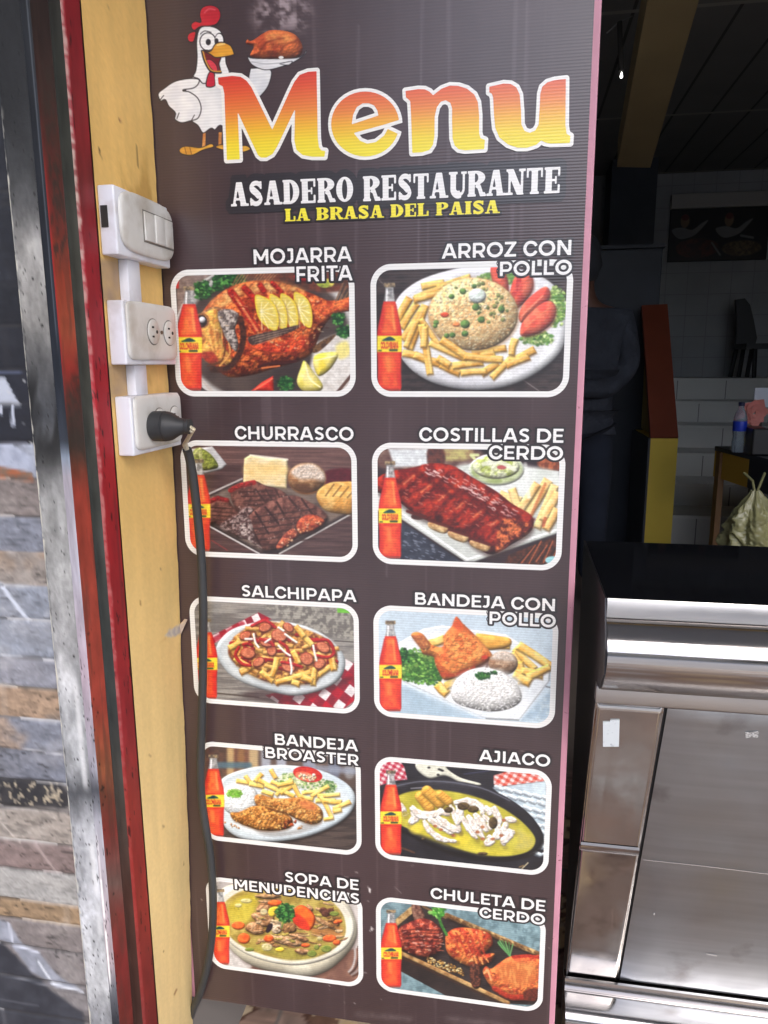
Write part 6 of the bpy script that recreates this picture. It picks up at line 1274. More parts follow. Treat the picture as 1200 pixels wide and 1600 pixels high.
def profile(name, pts, x0, x1, m_, ang=35, parent=ctr_t, close=True):
    """sheet following pts (y, z) in units, run along X"""
    M_ = MB(); n = 14 if x1 - x0 > .5 else 3; rows = []
    for i in range(n + 1):
        x = K * (x0 + (x1 - x0) * i / n); rows.append([M_.bm.verts.new((x, K * y, EYE + K * z)) for y, z in pts])
    for a_, b_ in zip(rows[:-1], rows[1:]):
        for j in range(len(pts) - 1): M_.bm.faces.new([a_[j], a_[j + 1], b_[j + 1], b_[j]])
    if close:
        M_.bm.faces.new(rows[0]); M_.bm.faces.new(rows[-1][::-1])
    return M_.build(name, m_, parent, True, ang)
YT, ZT_ = -.127, -.353
# top slab, vertical rim, bullnose, flange, slanted lower front, lower bullnose
profile('worktop', [(YT + .004, ZT_ - .001), (.255, -.351), (.255, -.375), (YT + .004, -.375)], CL, CR, M_GLASS)
profile('top_rim', [(YT + .004, ZT_ + .0015), (YT + .001, ZT_ + .003), (YT - .001, ZT_), (YT, -.380), (YT + .003, -.382), (YT + .004, -.381)], CL, CR, M_SSF, 50)
bull = [(YT + .003, -.3825), (YT - .004, -.3835)] + [(-.130 - .040 * math.sin(math.pi * (k / 16) ** .9) + .02 * k / 16, -.385 - .12 * k / 16) for k in range(1, 16)] + [(-.108, -.506), (-.100, -.5075), (-.07, -.5075), (-.07, -.39)]
profile('rounded_front', bull, CL, CR, M_SS, 50)
profile('flange_band', [(-.07, -.509), (-.082, -.5095), (-.0845, -.512), (-.085, -.538), (-.083, -.541), (-.06, -.541)], CL - .004, CR, M_SSF, 40)
SL = [(-.082, -.543), (.02, -.845), (.178, -1.29)]
def slant(z): return -.082 + (-.543 - z) / (1.29 - .543) * .26
def panel(name, x0, x1, m_, parent=ctr_t, z0=-1.292, z1=-.544, warp=.004, push=0):
    nx_, nz_ = 50, 60; gx, gz = np.meshgrid(np.linspace(x0, x1, nx_), np.linspace(z1, z0, nz_)); e = np.minimum(np.minimum(gx - x0, x1 - gx), np.minimum(gz - z0, z1 - gz))
    y = slant(gz) + warp * (vnoise(gx * 5, gz * 5, 101, 3) - .5) * np.clip(e / .03, 0, 1) + .004 * sstep(.006, 0, e) + push
    return link(name, grid_mesh(name, np.stack([K * gx, K * y, EYE + K * gz], -1)), m_, parent)
SEAM = .250
cp = panel('corner_panel', CL - .004, SEAM - .002, M_SSP, z0=-.882, warp=.003)
panel('corner_panel', CL - .004, SEAM - .002, M_SSP, z0=-1.292, z1=-.886, warp=.006)
profile('corner_fold', [(slant(-.872) - .001, -.872), (slant(-.877) - .004, -.877), (slant(-.884) - .0045, -.884), (slant(-.894) - .001, -.894)], CL - .003, SEAM - .004, M_SS, 20)
fp = panel('front_panel', SEAM + .003, CR, M_SSM, warp=.004, push=-.001)
MB().box(K * (SEAM - .002), K * (SEAM + .003), 0, .001, 0, .001)
g_ = MB(); g_.prism([(K * (SEAM - .003), K * (slant(z) + .006), EYE + K * z) for z in (-.544, -1.292)] + [(K * (SEAM + .004), K * (slant(z) + .006), EYE + K * z) for z in (-1.292, -.544)], (0, .004, 0)); g_.build('panel_gap', mat('dark seam', srgb(24, 24, 26), rough=.8), ctr_t)
low = [(.176, -1.295), (.172, -1.297), (.170, -1.32), (.172, -1.324)] + [(.168 - .05 * math.sin(math.pi * (k / 14) ** .62), -1.325 - .115 * k / 14) for k in range(1, 15)] + [(.20, -1.45), (.20, -1.30)]
profile('lower_rounded_front', low, CL - .006, CR, M_SS, 40)
profile('plinth', [(.22, -1.45), (.22, ZB + .001), (.25, ZB + .001), (.25, -1.45)], CL, CR, M_SSD)
side = [(YT + .006, -.3515), (.255, -.350), (.255, ZB + .002), (.20, ZB + .002), (.18, -1.30), (-.078, -.542), (-.07, -.51), (-.106, -.506), (-.155, -.46), (-.158, -.42), (-.13, -.383)]
MB().prism([(K * (CL - .0005), K * y, EYE + K * z) for y, z in side], (K * -.0025, 0, 0)).build('side_panel', M_SSD, ctr_t)
# screws, stickers and scraps on the front
def on_front(px, py):
    z = -.8; x = .2
    for _ in range(12):
        wp, pu = (.004, -.001) if x > SEAM else (.003, 0)
        w_ = wp * (float(vnoise(np.array([x * 5]), np.array([z * 5]), 101, 3)[0]) - .5) + pu
        p = atY(px, py, K * (slant(z) + w_ - .0004)); z = (p[2] - EYE) / K; x = p[0] / K
    return Vector(p)
def patch(name, pts, m_, label, cat):
    P = [on_front(*p) for p in pts]; n = (P[1] - P[0]).cross(P[2] - P[0]).normalized()
    if n.y > 0: n = -n
    o = MB().prism([tuple(p + n * .0004) for p in P], tuple(n * .0004)).build(name, m_, None); return tag(o, label, cat)
patch('sticker', [(942, 1127), (953, 1127), (954, 1124), (968, 1124), (967, 1166), (942, 1166)], mat('white paper', srgb(214, 222, 226), rough=.6, grime=(srgb(150, 160, 168), 180, .62, .75)), 'white paper sticker on the narrow corner panel of the counter', 'sticker')
patch('sticker_scrap', [(1164, 1144), (1185, 1142), (1184, 1152), (1172, 1151), (1165, 1153)], mat('torn label', srgb(190, 190, 188), rough=.7, grime=(srgb(120, 118, 118), 500, .5, .6)), 'torn scrap of a label on the wide counter panel', 'sticker')
M_SCUFF = mat('scuffs', srgb(190, 188, 186), rough=.6)
for P in ([(1103, 1489), (1120, 1492), (1120, 1494), (1104, 1491)], [(1021, 1426), (1023, 1426), (1023, 1429), (1021, 1429)]):
    st_ = MB(); st_.prism([tuple(on_front(*p) + Vector((0, -.0004, -.0002))) for p in P], (0, -.0003, 0)); st_.build('scratch', M_SCUFF, ctr_t)
ln = MB(); ln.tube([on_front(1005, 1343) + Vector((0, -.0006, 0)), on_front(1100, 1353) + Vector((0, -.0008, 0)), on_front(1205, 1366) + Vector((0, -.0006, 0))], .0004, 6); ln.build('crease_line', mat('bright crease', srgb(128, 124, 122), rough=.45, metal=1), ctr_t)

# ---------------------------------------------------------------- ground: patterned tiles, street beyond
gx, gy = np.meshgrid(np.linspace(-1.6, 2.6, 640), np.linspace(-1.35, 1.2, 400))
T = .34; u = ((gx + .07) / T) % 1; v = ((gy + .29) / T) % 1; ui = np.floor((gx + .07) / T); vi = np.floor((gy + .29) / T)
dm = np.abs(u - .5) + np.abs(v - .5)
n = vnoise(gx * 60, gy * 60, 201, 3)
wood = C8((142, 118, 106)) * (.75 + .5 * vnoise(gx * 12, gy * 220, 202, 3))[..., None]; wood2 = C8((134, 114, 104)) * (.75 + .5 * vnoise(gx * 220, gy * 12, 203, 3))[..., None]
col = np.where((((u > .5) ^ (v > .5)))[..., None], wood, wood2)
mos = vnoise(gx * 46, gy * 46, 205, 1); mc = np.where((mos > .5)[..., None], C8((190, 172, 146)), C8((116, 88, 74)))
rose = sstep(.06, .03, np.abs(np.abs(np.sin(np.arctan2(v - .5, u - .5) * 4)) * .16 - np.hypot(u - .5, v - .5) + .06)); mc = mc * (1 - rose[..., None]) + C8((206, 180, 140)) * rose[..., None]
col = np.where((dm < .34)[..., None], mc, col); col = np.where(((dm > .34) & (dm < .375))[..., None], C8((92, 66, 56)), col)
gb = (dm > .78); col = np.where(gb[..., None], C8((186, 184, 182)) * (.85 + .3 * n)[..., None], col)
grt = np.minimum(np.minimum(u, 1 - u), np.minimum(v, 1 - v)) < .012; col = np.where(grt[..., None], C8((110, 104, 100)), col)
tile = link('floor', grid_mesh('floor', np.stack([gx, gy, np.full_like(gx, .004)], -1), np.clip(col * (.85 + .2 * n)[..., None], 0, 1)), mat('patterned floor tiles', attr=True, rough=.32, spec=.5)); tag(tile, kind='structure')
s_ = MB(); s_.face([(-60, -60, 0), (60, -60, 0), (60, 60, 0), (-60, 60, 0)]); tag(s_.build('ground', mat('street concrete', srgb(206, 204, 200), rough=.9, noise=(3, .12))), kind='structure')
# houses across the street, seen only as reflections in the steel
op = thing('street_house', (0, -11, 0), 'cream rendered house front across the street behind the camera', 'house')
MB().box(-2.6, 16, -16, -11, 0, 3.0).build('wall', mat('cream render', srgb(214, 200, 180), rough=.9, noise=(1.5, .1)), op)
for x in range(0, 13, 4): MB().box(x - .7, x + .7, -11.02, -10.98, 1.0, 2.3).build('window', mat('dark window', srgb(40, 44, 50), rough=.2), op)
tb = thing('street_building', (-9, -11, 0), 'unseen tall brown brick building across the street behind the camera', 'building')
MB().box(-24, -2.7, -17, -10.4, 0, 10).build('wall', mat('brown brick', srgb(88, 72, 64), rough=.9, noise=(1.5, .15)), tb)  # added out of view to darken the left of the board's reflection
for x in (-7, -11, -15, -19): MB().box(x - .7, x + .7, -10.42, -10.38, 4.2, 5.8).build('window', mat('dark window', srgb(40, 44, 50), rough=.2), tb)
MB().box(-2.65, 16.4, -16.4, -10.5, 3.0, 3.15).build('roof', mat('clay roof', srgb(130, 70, 50), rough=.9), op)
# ---------------------------------------------------------------- dim room behind the counter
M_WALL = mat('interior render', srgb(158, 160, 162), rough=.85, noise=(4, .12), lines=((0, .16, .006, 0, srgb(142, 143, 145)), (2, .16, .006, .03, srgb(140, 141, 143)))); M_DARKP = mat('dark blue grey paint', srgb(58, 62, 70), rough=.7, noise=(5, .15))
BY = 5.4
def st(name, m_, mb): return tag(mb.build(name, m_), kind='structure')
CZ_ = 2.62
st('interior_floor', mat('interior tiles', srgb(120, 110, 104), rough=.5, noise=(6, .1)), MB().box(-.8, 4.2, 1.15, BY + .1, -.02, .002))
st('ceiling', mat('ceiling boards', srgb(116, 114, 110), rough=.7, noise=(3, .08), lines=((0, .21, .014, 0, srgb(66, 64, 60)), (1, 1.4, .03, .25, srgb(150, 146, 136)))), MB().box(-.85, 4.25, .03, BY + .15, CZ_, CZ_ + .1))
st('back_wall', M_WALL, MB().box(-.85, 4.25, BY, BY + .15, 0, CZ_)); st('side_wall', M_WALL, MB().box(4.2, 4.35, .03, BY, 0, CZ_)); st('side_wall', M_WALL, MB().box(-1.0, -.85, .03, BY, 0, CZ_))
fr = thing('building_front', (1.6, 0, 0), 'plain rendered building front around the wide shop opening', 'building')
MB().box(-1.31, 9, -.18, .02, 2.5, 5.2).build('lintel_wall', mat('front render', srgb(196, 170, 120), rough=.85), fr)
MB().box(2.5, 9, -.18, .02, 0, 2.5).build('side_pier', mat('front render', srgb(196, 170, 120), rough=.85), fr)
MB().box(-4, 7, -2.0, -.181, 3.0, 3.12).build('eave', mat('eave boards', srgb(132, 136, 144), rough=.9), fr)
MB().box(-9, -1.31, -.23, .1, 0, 5.2).build('left_wall', mat('front render', srgb(170, 160, 150), rough=.85), fr)
def V(px, py, Y): return Vector(atY(px, py, Y))
# beam and pillars
bm_ = MB(); a0, a1 = V(964, 261, 3.1), V(1016, 262, 3.1); b0, b1 = V(1013, -6, 1.55), V(1094, -6, 1.55)
bm_.prism([tuple(a0), tuple(a1), tuple(b1), tuple(b0)], (0, .02, .14)); tag(bm_.build('ceiling_beam', mat('ochre beam paint', srgb(160, 140, 100), rough=.8, noise=(4, .1))), 'yellow brown painted beam sloping across the dark ceiling', 'beam')
h_ = thing('bulb_cord', V(971, 60, 1.9), 'small lit bulb hanging on a dark cord beside the beam', 'hanging bulb')
c0, c1, c2 = V(948, 52, 1.9), V(968, 34, 1.9), V(988, 25, 1.9)
MB().tube([c0, c1, c2], .002, 6).build('wire', mat('grey wire', srgb(120, 120, 120), rough=.5), h_)
MB().tube([c1, V(969.5, 75, 1.9), V(970.5, 111, 1.9)], .009, 10).build('cord', M_DARK, h_, True)
bt = V(971, 118, 1.9)
bl = mat('lit bulb', srgb(255, 255, 250)); bl.node_tree.nodes['Principled BSDF'].inputs['Emission Color'].default_value = (1, 1, .96, 1); bl.node_tree.nodes['Principled BSDF'].inputs['Emission Strength'].default_value = 2.0
MB().lathe([(.0012, .011), (.0024, .006), (.0044, .0), (.0047, -.004), (.003, -.0072), (.0008, -.0085)], tuple(bt), 14).build('bulb', bl, h_, True)
# pale panels and tall dark cabinet behind the person
cb = thing('dark_cabinet', V(970, 860, 3.7), 'tall dark blue grey cabinet standing behind the person', 'cabinet')
q0, q1 = V(880, 392, 3.7), V(1036, 392, 3.7); MB().box(q0.x, q1.x, 3.7, 4.2, .0, q0.z, .01).build('body', M_DARKP, cb); MB().box(q0.x - .01, q1.x + .01, 3.68, 4.2, q0.z + .001, q0.z + .02).build('lid', M_DARKP, cb)
for (x0, y0, x1, y1), lb in (((967, 311, 1010, 389), 'pale grey notice panel on the wall above the dark cabinet'), ((915, 265, 937, 391), 'narrow grey panel on the wall right beside the menu board edge')):
    u0, u1 = V(x0, y0, BY - .02), V(x1, y1, BY - .02); tag(MB().box(u0.x, u1.x, BY - .03, BY - .002, u1.z, u0.z, .003).build('wall_panel', mat('grey panel', srgb(150, 150, 150), rough=.6)), lb, 'wall panel')
st('inner_pillar', M_DARKP, MB().box(V(1012, 300, 4.9).x - .25, V(1026, 300, 4.9).x, 4.9, 5.3, 0, CZ_))
# half wall with sloping brown cap beside the steps
hw = thing('stair_parapet', V(1034, 850, 3.1), 'yellow ended stair side wall with a steep brown cap', 'stair wall')
f0, f1 = V(1017, 684, 3.1), V(1060, 683, 3.1); g0, g1 = V(1003, 477, 3.6), V(1043, 475, 3.6)
MB().box(f0.x, f1.x, 3.1, 3.62, .002, f0.z - .003).build('end_wall', mat('yellow parapet paint', srgb(214, 186, 70), rough=.7, noise=(5, .1)), hw)
MB().box(f0.x - .012, f0.x - .001, 3.095, 3.63, .002, f0.z - .004).build('added_dark_side', M_DARKP, hw)  # thin plate added over the yellow side to make it look dark
MB().prism([tuple(f0), tuple(f1), tuple(g1), tuple(g0)], (0, .03, -.02)).build('cap', mat('brown painted cap', srgb(112, 52, 32), rough=.5, noise=(6, .15)), hw)
MB().prism([(f1.x - .004, 3.11, f1.z), (f1.x - .004, 3.62, f1.z), (g1.x - .004, 3.62, g1.z - .03)], (-.1, 0, 0)).build('side_wall', mat('parapet side', srgb(150, 130, 70), rough=.7), hw)
# white tiled steps
sp = thing('tiled_steps', V(1120, 850, 3.3), 'white tiled steps rising behind the cash desk', 'steps')
ys = [860, 806, 756, 708, 665, 627, 591]; Y0 = 3.3; zs = []
M_TILE = mat('white step tile', srgb(196, 196, 190), rough=.35, noise=(5, .06))
for i in range(6):
    Yi = Y0 + i * .30; zt = V(1120, ys[i + 1], Yi).z; zb = V(1120, ys[i], Yi).z if i else 0.
    x0, x1 = f1.x + .004, 2.7
    MB().box(x0, x1, Yi, BY - .005, zs[-1] - .001 if zs else .003, zt - .016).build('riser', mat('white step tile', srgb(190, 190, 184), rough=.35, noise=(5, .06), lines=((0, .33, .006, .09 * (i % 3), srgb(110, 108, 106)),)), sp); MB().box(x0, x1, Yi - .02, BY - .006, zt - .0155, zt).build('tread', M_TILE, sp)
    zs.append(zt)
ztop = zs[-1]
# chair on the landing
ch = thing('landing_chair', V(1150, 591, 5.05), 'black chair standing on the landing at the top of the steps', 'chair')
M_BLK = mat('black chair', srgb(24, 24, 26), rough=.5); k0, k1 = V(1144, 470, 5.1), V(1182, 545, 5.1); X0, X1 = V(1128, 580, 5.1).x, V(1180, 580, 5.1).x
bk = [V(1150, 468, 5.1), V(1164, 466, 5.1), V(1172, 476, 5.1), V(1178, 500, 5.1), V(1183, 528, 5.1), V(1180, 540, 5.1), V(1150, 538, 5.1), V(1152, 500, 5.1), V(1150, 478, 5.1)]
MB().prism([tuple(p) for p in bk], (0, .04, 0)).build('backrest', M_BLK, ch); MB().box(V(1148, 540, 5.1).x, V(1184, 540, 5.1).x, 4.8, 5.14, V(1160, 546, 5.1).z, V(1160, 538, 5.1).z).build('seat', M_BLK, ch)
for (xa, xb, Yl) in ((1151, 1141, 5.1), (1162, 1154, 5.1), (1175, 1167, 5.1), (1180, 1178, 4.84)):
    pa, pb = V(xa, 543, Yl), V(xb, 590, Yl); pb.z = ztop + .001; MB().tube([pa, pb], .016, 8).build('leg', M_BLK, ch)
# poster on the back wall, cable trunking above it
ps = thing('wall_poster', V(1115, 405, BY), 'dark food poster with two pale figures on the back wall', 'poster')
u0, u1 = V(1050, 321, BY - .03), V(1196, 404, BY - .03)
gx, gz = np.meshgrid(np.linspace(u0.x, u1.x, 150), np.linspace(u0.z, u1.z, 90)); a = Art((gx - u0.x) / (u1.x - u0.x) * 150, (u0.z - gz) / (u0.z - u1.z) * 90, (40, 30, 28)); a.aa = 1
a.fill((44, 32, 30), (26, 20, 20), 30)
for cx in (14, 82):
    a.poly([(cx - 12, 40), (cx + 4, 36), (cx + 20, 40), (cx + 34, 30), (cx + 44, 26), (cx + 30, 44), (cx + 18, 52), (cx, 54)], (200, 200, 196)); a.ell(cx + 8, 26, 7, 11, (190, 150, 110)); a.ell(cx + 8, 20, 6, 5, (150, 50, 40))
a.ell(44, 70, 34, 16, (140, 60, 40), (80, 40, 30), sc=6); a.ell(112, 72, 32, 14, (190, 160, 110), (120, 90, 60), sc=5, rim=((60, 50, 46), 3)); a.line([(66, 62), (80, 82)], 3, (180, 180, 176)); a.line([(110, 52), (128, 56)], 4, (190, 190, 186))
link('poster_sheet', grid_mesh('poster_sheet', np.stack([gx, np.full_like(gx, BY - .03), gz], -1), a.im * .6), mat('poster print', attr=True, rough=.5), ps); MB().box(u0.x - .006, u1.x + .006, BY - .029, BY - .012, u1.z - .006, u0.z + .006).build('poster_board', M_DARK, ps)
w0, w1 = V(1048, 306, BY), V(1300, 319, BY); tag(MB().box(w0.x, w1.x, BY - .06, BY - .003, w1.z, w0.z, .004).build('wall_conduit', mat('pale conduit', srgb(170, 168, 162), rough=.6)), 'pale cable duct running above the dark wall poster', 'cable duct')
# cash desk, slightly turned
DY = 2.35
dk = thing('cash_desk', V(1160, 860, DY), 'dark cash desk with a yellow front edge behind the counter', 'desk')
e0, e1, e2 = V(1117, 697, 2.7), V(1145, 712, 2.45), V(1190, 764, 1.75); zt = e0.z
M_DESK = mat('dark desk board', srgb(46, 48, 56), rough=.3)
dtop = [Vector((e0.x, 2.7, zt)), Vector((e0.x + .14, 1.95, zt)), Vector((e0.x + .9, 1.95, zt)), Vector((e0.x + .9, 2.75, zt))]
MB().prism([tuple(p) for p in dtop], (0, 0, -.02)).build('desk_top', M_DESK, dk)
d2 = dtop[0] + (dtop[1] - dtop[0]) * .42
MB().prism([tuple(dtop[0] + Vector((.002, 0, -.021))), tuple(d2 + Vector((.002, 0, -.021))), tuple(d2 + Vector((.002, 0, -.14))), tuple(dtop[0] + Vector((.002, 0, -.14)))], (.02, 0, 0)).build('yellow_edge', mat('yellow desk edge', srgb(190, 150, 50), rough=.6), dk)
MB().prism([tuple(d2 + Vector((.003, 0, -.021))), tuple(dtop[1] + Vector((.003, 0, -.021))), tuple(dtop[1] + Vector((.003, 0, -.14))), tuple(d2 + Vector((.003, 0, -.14)))], (.02, 0, 0)).build('dark_edge', M_DESK, dk)
MB().box(dtop[0].x + .005, dtop[0].x + .03, 2.62, 2.69, .003, zt - .022).build('leg', mat('brown desk leg', srgb(120, 86, 50), rough=.6), dk)
MB().box(dtop[0].x + .16, dtop[0].x + .9, 2.66, 2.70, .003, zt - .022).build('back_board', M_DESK, dk); MB().box(dtop[3].x - .03, dtop[3].x, 1.98, 2.64, .003, zt - .022).build('leg', M_DESK, dk)
shz = zt - .42; MB().box(dtop[0].x + .06, dtop[3].x - .04, 2.05, 2.62, shz - .02, shz).build('shelf', M_DESK, dk)
sh = V(1128, 820, 2.3)
pp = MB(); pp.prism([(dtop[0].x + .12, 2.1, shz + .002), (dtop[0].x + .34, 2.1, shz + .002), (dtop[0].x + .36, 2.35, shz + .002), (dtop[0].x + .15, 2.35, shz + .002)], (0, 0, .03)); pp.prism([(dtop[0].x + .14, 2.36, shz + .004), (dtop[0].x + .34, 2.36, shz + .004), (dtop[0].x + .34, 2.46, shz + .15), (dtop[0].x + .16, 2.46, shz + .15)], (0, .004, 0))
tag(pp.build('paper_stack', mat('lilac white paper', srgb(206, 200, 222), rough=.7)), 'stack of white papers on the shelf under the cash desk', 'papers')
# bottle, plush flower, box, cards on the desk
bo = V(1153, 702, 2.45); bo.z = zt + .001
bt_ = thing('water_bottle', bo, 'clear plastic water bottle with blue label on the cash desk', 'bottle')
hB = V(1155, 629, 2.45).z - zt; S_ = hB / .24
M_PET = mat('clear plastic', srgb(200, 214, 226), rough=.12, Transmission_Weight=.75, IOR=1.2)
MB().lathe([(r * S_, h * S_) for r, h in ((.026, 0), (.031, .006), (.031, .05), (.028, .075), (.031, .1), (.031, .145), (.0295, .17), (.024, .19), (.014, .21), (.0125, .222))], tuple(bo), 24).build('bottle_body', M_PET, bt_, True)
MB().lathe([(.0316 * S_, .104 * S_), (.0318 * S_, .105 * S_), (.0318 * S_, .15 * S_), (.0316 * S_, .151 * S_)], tuple(bo), 24).build('label_band', mat('blue label', srgb(30, 60, 190), rough=.4), bt_, True)
MB().lathe([(.0145 * S_, .2225 * S_), (.0145 * S_, .239 * S_), (.0125 * S_, .241 * S_)], tuple(bo), 20).build('cap', mat('navy cap', srgb(26, 32, 70), rough=.4), bt_, True)
fl = thing('rose_ornament', V(1178, 660, 2.55), 'pink artificial rose beside the water bottle on the desk', 'artificial flower')
rgk = random.Random(3); fm = MB(); fc = V(1178, 645, 2.55)
for i in range(26):
    an = i * 2.4; rr = .006 + .0016 * i; c = fc + Vector((math.cos(an) * rr, -.02 + i * .0012, math.sin(an) * rr)); s0 = .014 + .0006 * i
    t1 = Vector((-math.sin(an), 0, math.cos(an))) * s0; t2 = Vector((math.cos(an) * .7, -.5, math.sin(an) * .7)).normalized() * s0
    fm.prism([tuple(c - t1), tuple(c - t2 * .4), tuple(c + t1), tuple(c + t2)], (0, .003, 0))
fm.build('petals', mat('pink petals', srgb(226, 150, 140), rough=.7), fl); MB().tube([fc + Vector((0, .02, -.03)), fc + Vector((.004, .03, zt - fc.z + .001))], .004, 6).build('stem', mat('stem', srgb(60, 90, 50)), fl)
bxp = V(1180, 690, 2.4); tag(MB().box(V(1166, 690, 2.42).x, V(1196, 690, 2.42).x, 2.34, 2.5, zt + .001, V(1180, 668, 2.4).z, .006).build('card_reader', mat('black casing', srgb(20, 21, 24), rough=.35)), 'small black box on the cash desk beside the bottle', 'box')
wb = V(1180, 606, 2.9); wb2 = V(1232, 636, 2.9); tag(MB().box(wb.x, wb2.x, 2.9, 2.912, wb2.z, wb.z).build('notice_sheet', mat('white sheet', srgb(214, 220, 230), rough=.7)), 'white notice sheet standing at the back of the desk', 'notice')
pst = MB().box(wb.x + .02, wb.x + .05, 2.915, 2.94, zt + .001, wb.z - .005).build('notice_post', M_DARK, bpy.data.objects['notice_sheet'])
kb = [V(1178, 548, 3.0), V(1206, 570, 2.85), V(1206, 545, 2.85), V(1190, 538, 3.0)]
# plastic bag hanging at the desk corner
bag = thing('plastic_bag', V(1170, 860, 1.55), 'pale yellow plastic carrier bag hanging in front of the desk', 'plastic bag')
nx_, nz_ = 140, 150; gu, gv = np.meshgrid(np.linspace(0, 2 * math.pi, nx_), np.linspace(0, 1, nz_))
ct = V(1181, 766, 1.6); cbm = V(1178, 880, 1.6); hgt_ = ct.z - cbm.z
rad = np.interp(gv, [0, .06, .16, .3, .6, 1], [.012, .024, .05, .085, .105, .125]); fold = 1 + .16 * np.sin(gu * 7 + gv * 3) * np.interp(gv, [0, .2, 1], [.9, 1, .5]) + .55 * (vnoise(np.cos(gu) * 3 + 5, gv * 5 + np.sin(gu) * 3, 9, 3) - .5)
PB = np.stack([ct.x + (cbm.x - ct.x) * gv + rad * fold * np.cos(gu) * 1.0 + .02 * gv, 1.6 + rad * fold * np.sin(gu) * .7, ct.z - hgt_ * 1.25 * gv], -1)
cr = np.abs(vnoise(gu * 2.6 + 9, gv * 9 - gu, 21, 3) - .5) * 2; cr2 = np.abs(vnoise(gu * 6, gv * 16 + gu * 2, 22, 2) - .5) * 2
kk = 1 + np.clip(gv * 6, 0, 1) * (.22 * (cr - .4) + .09 * (cr2 - .4)); PB[..., 0] = ct.x + (PB[..., 0] - ct.x) * kk; PB[..., 1] = 1.6 + (PB[..., 1] - 1.6) * kk
link('bag_body', grid_mesh('bag_body', PB), mat('pale yellow plastic', srgb(156, 154, 110), rough=.28, noise=(30, .12)), bag)
hd = MB()
for dx in (-.012, .014): hd.tube([ct + Vector((dx * .3, 0, -.005)), ct + Vector((dx, .0, .03)), ct + Vector((dx * 2.4, .04, .05))], .004, 6)
hd.build('handles', mat('pale yellow plastic', srgb(150, 148, 104), rough=.4), bag, True)

# person in dark clothes, seen from behind and half hidden by the board
def skin_body(name, J, E, m_, parent=None, sub=2):
    me = bpy.data.meshes.new(name); me.from_pydata([j[0] for j in J], E, []); o = bpy.data.objects.new(name, me); COL.objects.link(o)
    md = o.modifiers.new('skin', 'SKIN'); md.use_smooth_shade = True
    for i, j in enumerate(J):
        v = me.skin_vertices[0].data[i]; v.radius = j[1] if isinstance(j[1], tuple) else (j[1], j[1]); v.use_root = i == 0
    o.modifiers.new('sub', 'SUBSURF').levels = sub; o.modifiers['sub'].render_levels = sub
    dg = bpy.context.evaluated_depsgraph_get(); m2 = bpy.data.meshes.new_from_object(o.evaluated_get(dg)); bpy.data.objects.remove(o); m2.materials.clear(); m2.name = name
    return link(name, m2, m_, parent)
pc = V(905, 700, 2.95); PX, PY = pc.x - .015, 2.95
def B(x, y, z): return (PX + x, PY + y, z)
M_SKIN = mat('skin', srgb(96, 66, 54), rough=.6); M_SHIRT = mat('dark shirt', srgb(56, 60, 70), rough=.9, noise=(9, .3), bump=(11, .9, .035)); M_TRO = mat('navy trousers', srgb(38, 44, 58), rough=.95, noise=(8, .2))
J = [(B(0, 0, .95), (.13, .1)), (B(0, 0, 1.18), (.12, .09)), (B(0, .01, 1.38), (.14, .09)), (B(0, .01, 1.5), (.06, .055)), (B(-.01, 0, 1.58), (.06, .06)), (B(-.015, -.01, 1.68), (.078, .09)), (B(-.015, -.005, 1.76), (.06, .07)),
     (B(.19, .01, 1.44), .052), (B(.235, .0, 1.2), .042), (B(.1, -.13, 1.08), .034), (B(-.05, -.2, 1.1), .026), (B(-.19, .01, 1.44), .052), (B(-.26, -.03, 1.2), .042), (B(-.2, -.2, 1.14), .034), (B(-.14, -.3, 1.16), .026),
     (B(.09, 0, .88), .09), (B(.1, -.01, .5), .06), (B(.1, .01, .12), .042), (B(.1, -.02, .06), .04), (B(.1, -.16, .035), .03), (B(-.09, 0, .88), .09), (B(-.1, -.01, .5), .06), (B(-.1, .01, .12), .042), (B(-.1, -.02, .06), .04), (B(-.1, -.16, .035), .03)]
E_ = [(0, 1), (1, 2), (2, 3), (3, 4), (4, 5), (5, 6), (2, 7), (7, 8), (8, 9), (9, 10), (2, 11), (11, 12), (12, 13), (13, 14), (0, 15), (15, 16), (16, 17), (17, 18), (18, 19), (0, 20), (20, 21), (21, 22), (22, 23), (23, 24)]
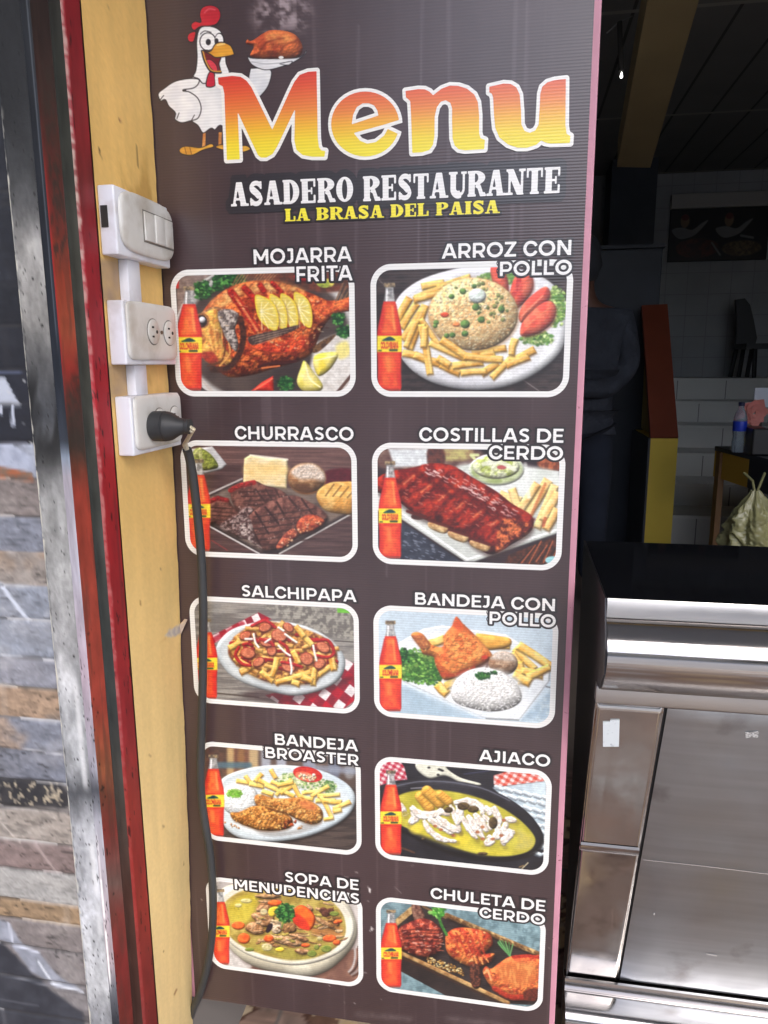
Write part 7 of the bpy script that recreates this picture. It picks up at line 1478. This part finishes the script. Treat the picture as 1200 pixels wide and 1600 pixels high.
for h, sx in ((10, -1), (14, 1)):                         # fingers and thumb of each hand
    w_ = Vector(J[h][0])
    pi_ = len(J); J.append((tuple(w_ + Vector((sx * .05, -.04, 0))), (.03, .014))); E_.append((h, pi_))
    for k in range(4):
        a_ = len(J); J.append((tuple(w_ + Vector((sx * (.085 + .008 * (k in (1, 2))), -.06 - .012 * k, .012 - .012 * k))), .009)); J.append((tuple(w_ + Vector((sx * (.105 + .01 * (k in (1, 2))), -.075 - .012 * k, -.008 - .014 * k))), .008)); E_ += [(pi_, a_), (a_, a_ + 1)]
    a_ = len(J); J.append((tuple(w_ + Vector((sx * .05, -.075, .03))), .010)); E_.append((pi_, a_))
person = skin_body('person', J, E_, M_SKIN)
tag(person, 'person in a dark shirt standing half hidden by the menu board', 'person')
SH = [(B(0, 0, 1.03), (.175, .135)), (B(0, 0, 1.18), (.165, .125)), (B(0, .01, 1.36), (.175, .115)), (B(0, .01, 1.475), (.09, .08)), (B(.2, .01, 1.42), .074), (B(.235, 0, 1.2), .064), (B(-.2, .01, 1.42), .078), (B(-.265, -.03, 1.22), .066), (B(0, 0, .99), (.185, .14)), (B(.12, -.12, 1.09), .052), (B(-.02, -.19, 1.1), .045)]
skin_body('shirt', SH, [(0, 1), (1, 2), (2, 3), (2, 4), (4, 5), (2, 6), (6, 7), (0, 8), (5, 9), (9, 10)], M_SHIRT, person)
TR = [(B(0, 0, 1.0), (.158, .12)), (B(.09, 0, .82), .105), (B(.1, -.005, .5), .08), (B(.1, 0, .09), .07), (B(-.09, 0, .82), .105), (B(-.1, -.005, .5), .08), (B(-.1, 0, .09), .07)]
skin_body('trousers', TR, [(0, 1), (1, 2), (2, 3), (0, 4), (4, 5), (5, 6)], M_TRO, person)
hr = MB(); r_ = bmesh.ops.create_uvsphere(hr.bm, u_segments=24, v_segments=16, radius=1); bmesh.ops.scale(hr.bm, vec=(.098, .108, .13), verts=r_['verts']); bmesh.ops.translate(hr.bm, vec=B(-.015, .0, 1.7), verts=r_['verts'])
for v in hr.bm.verts: v.co += Vector((.006, .006, .004)) * math.sin(v.co.x * 90 + v.co.z * 70)
hr.build('hair', mat('black hair', srgb(48, 50, 56), rough=.9), person, True, 80)
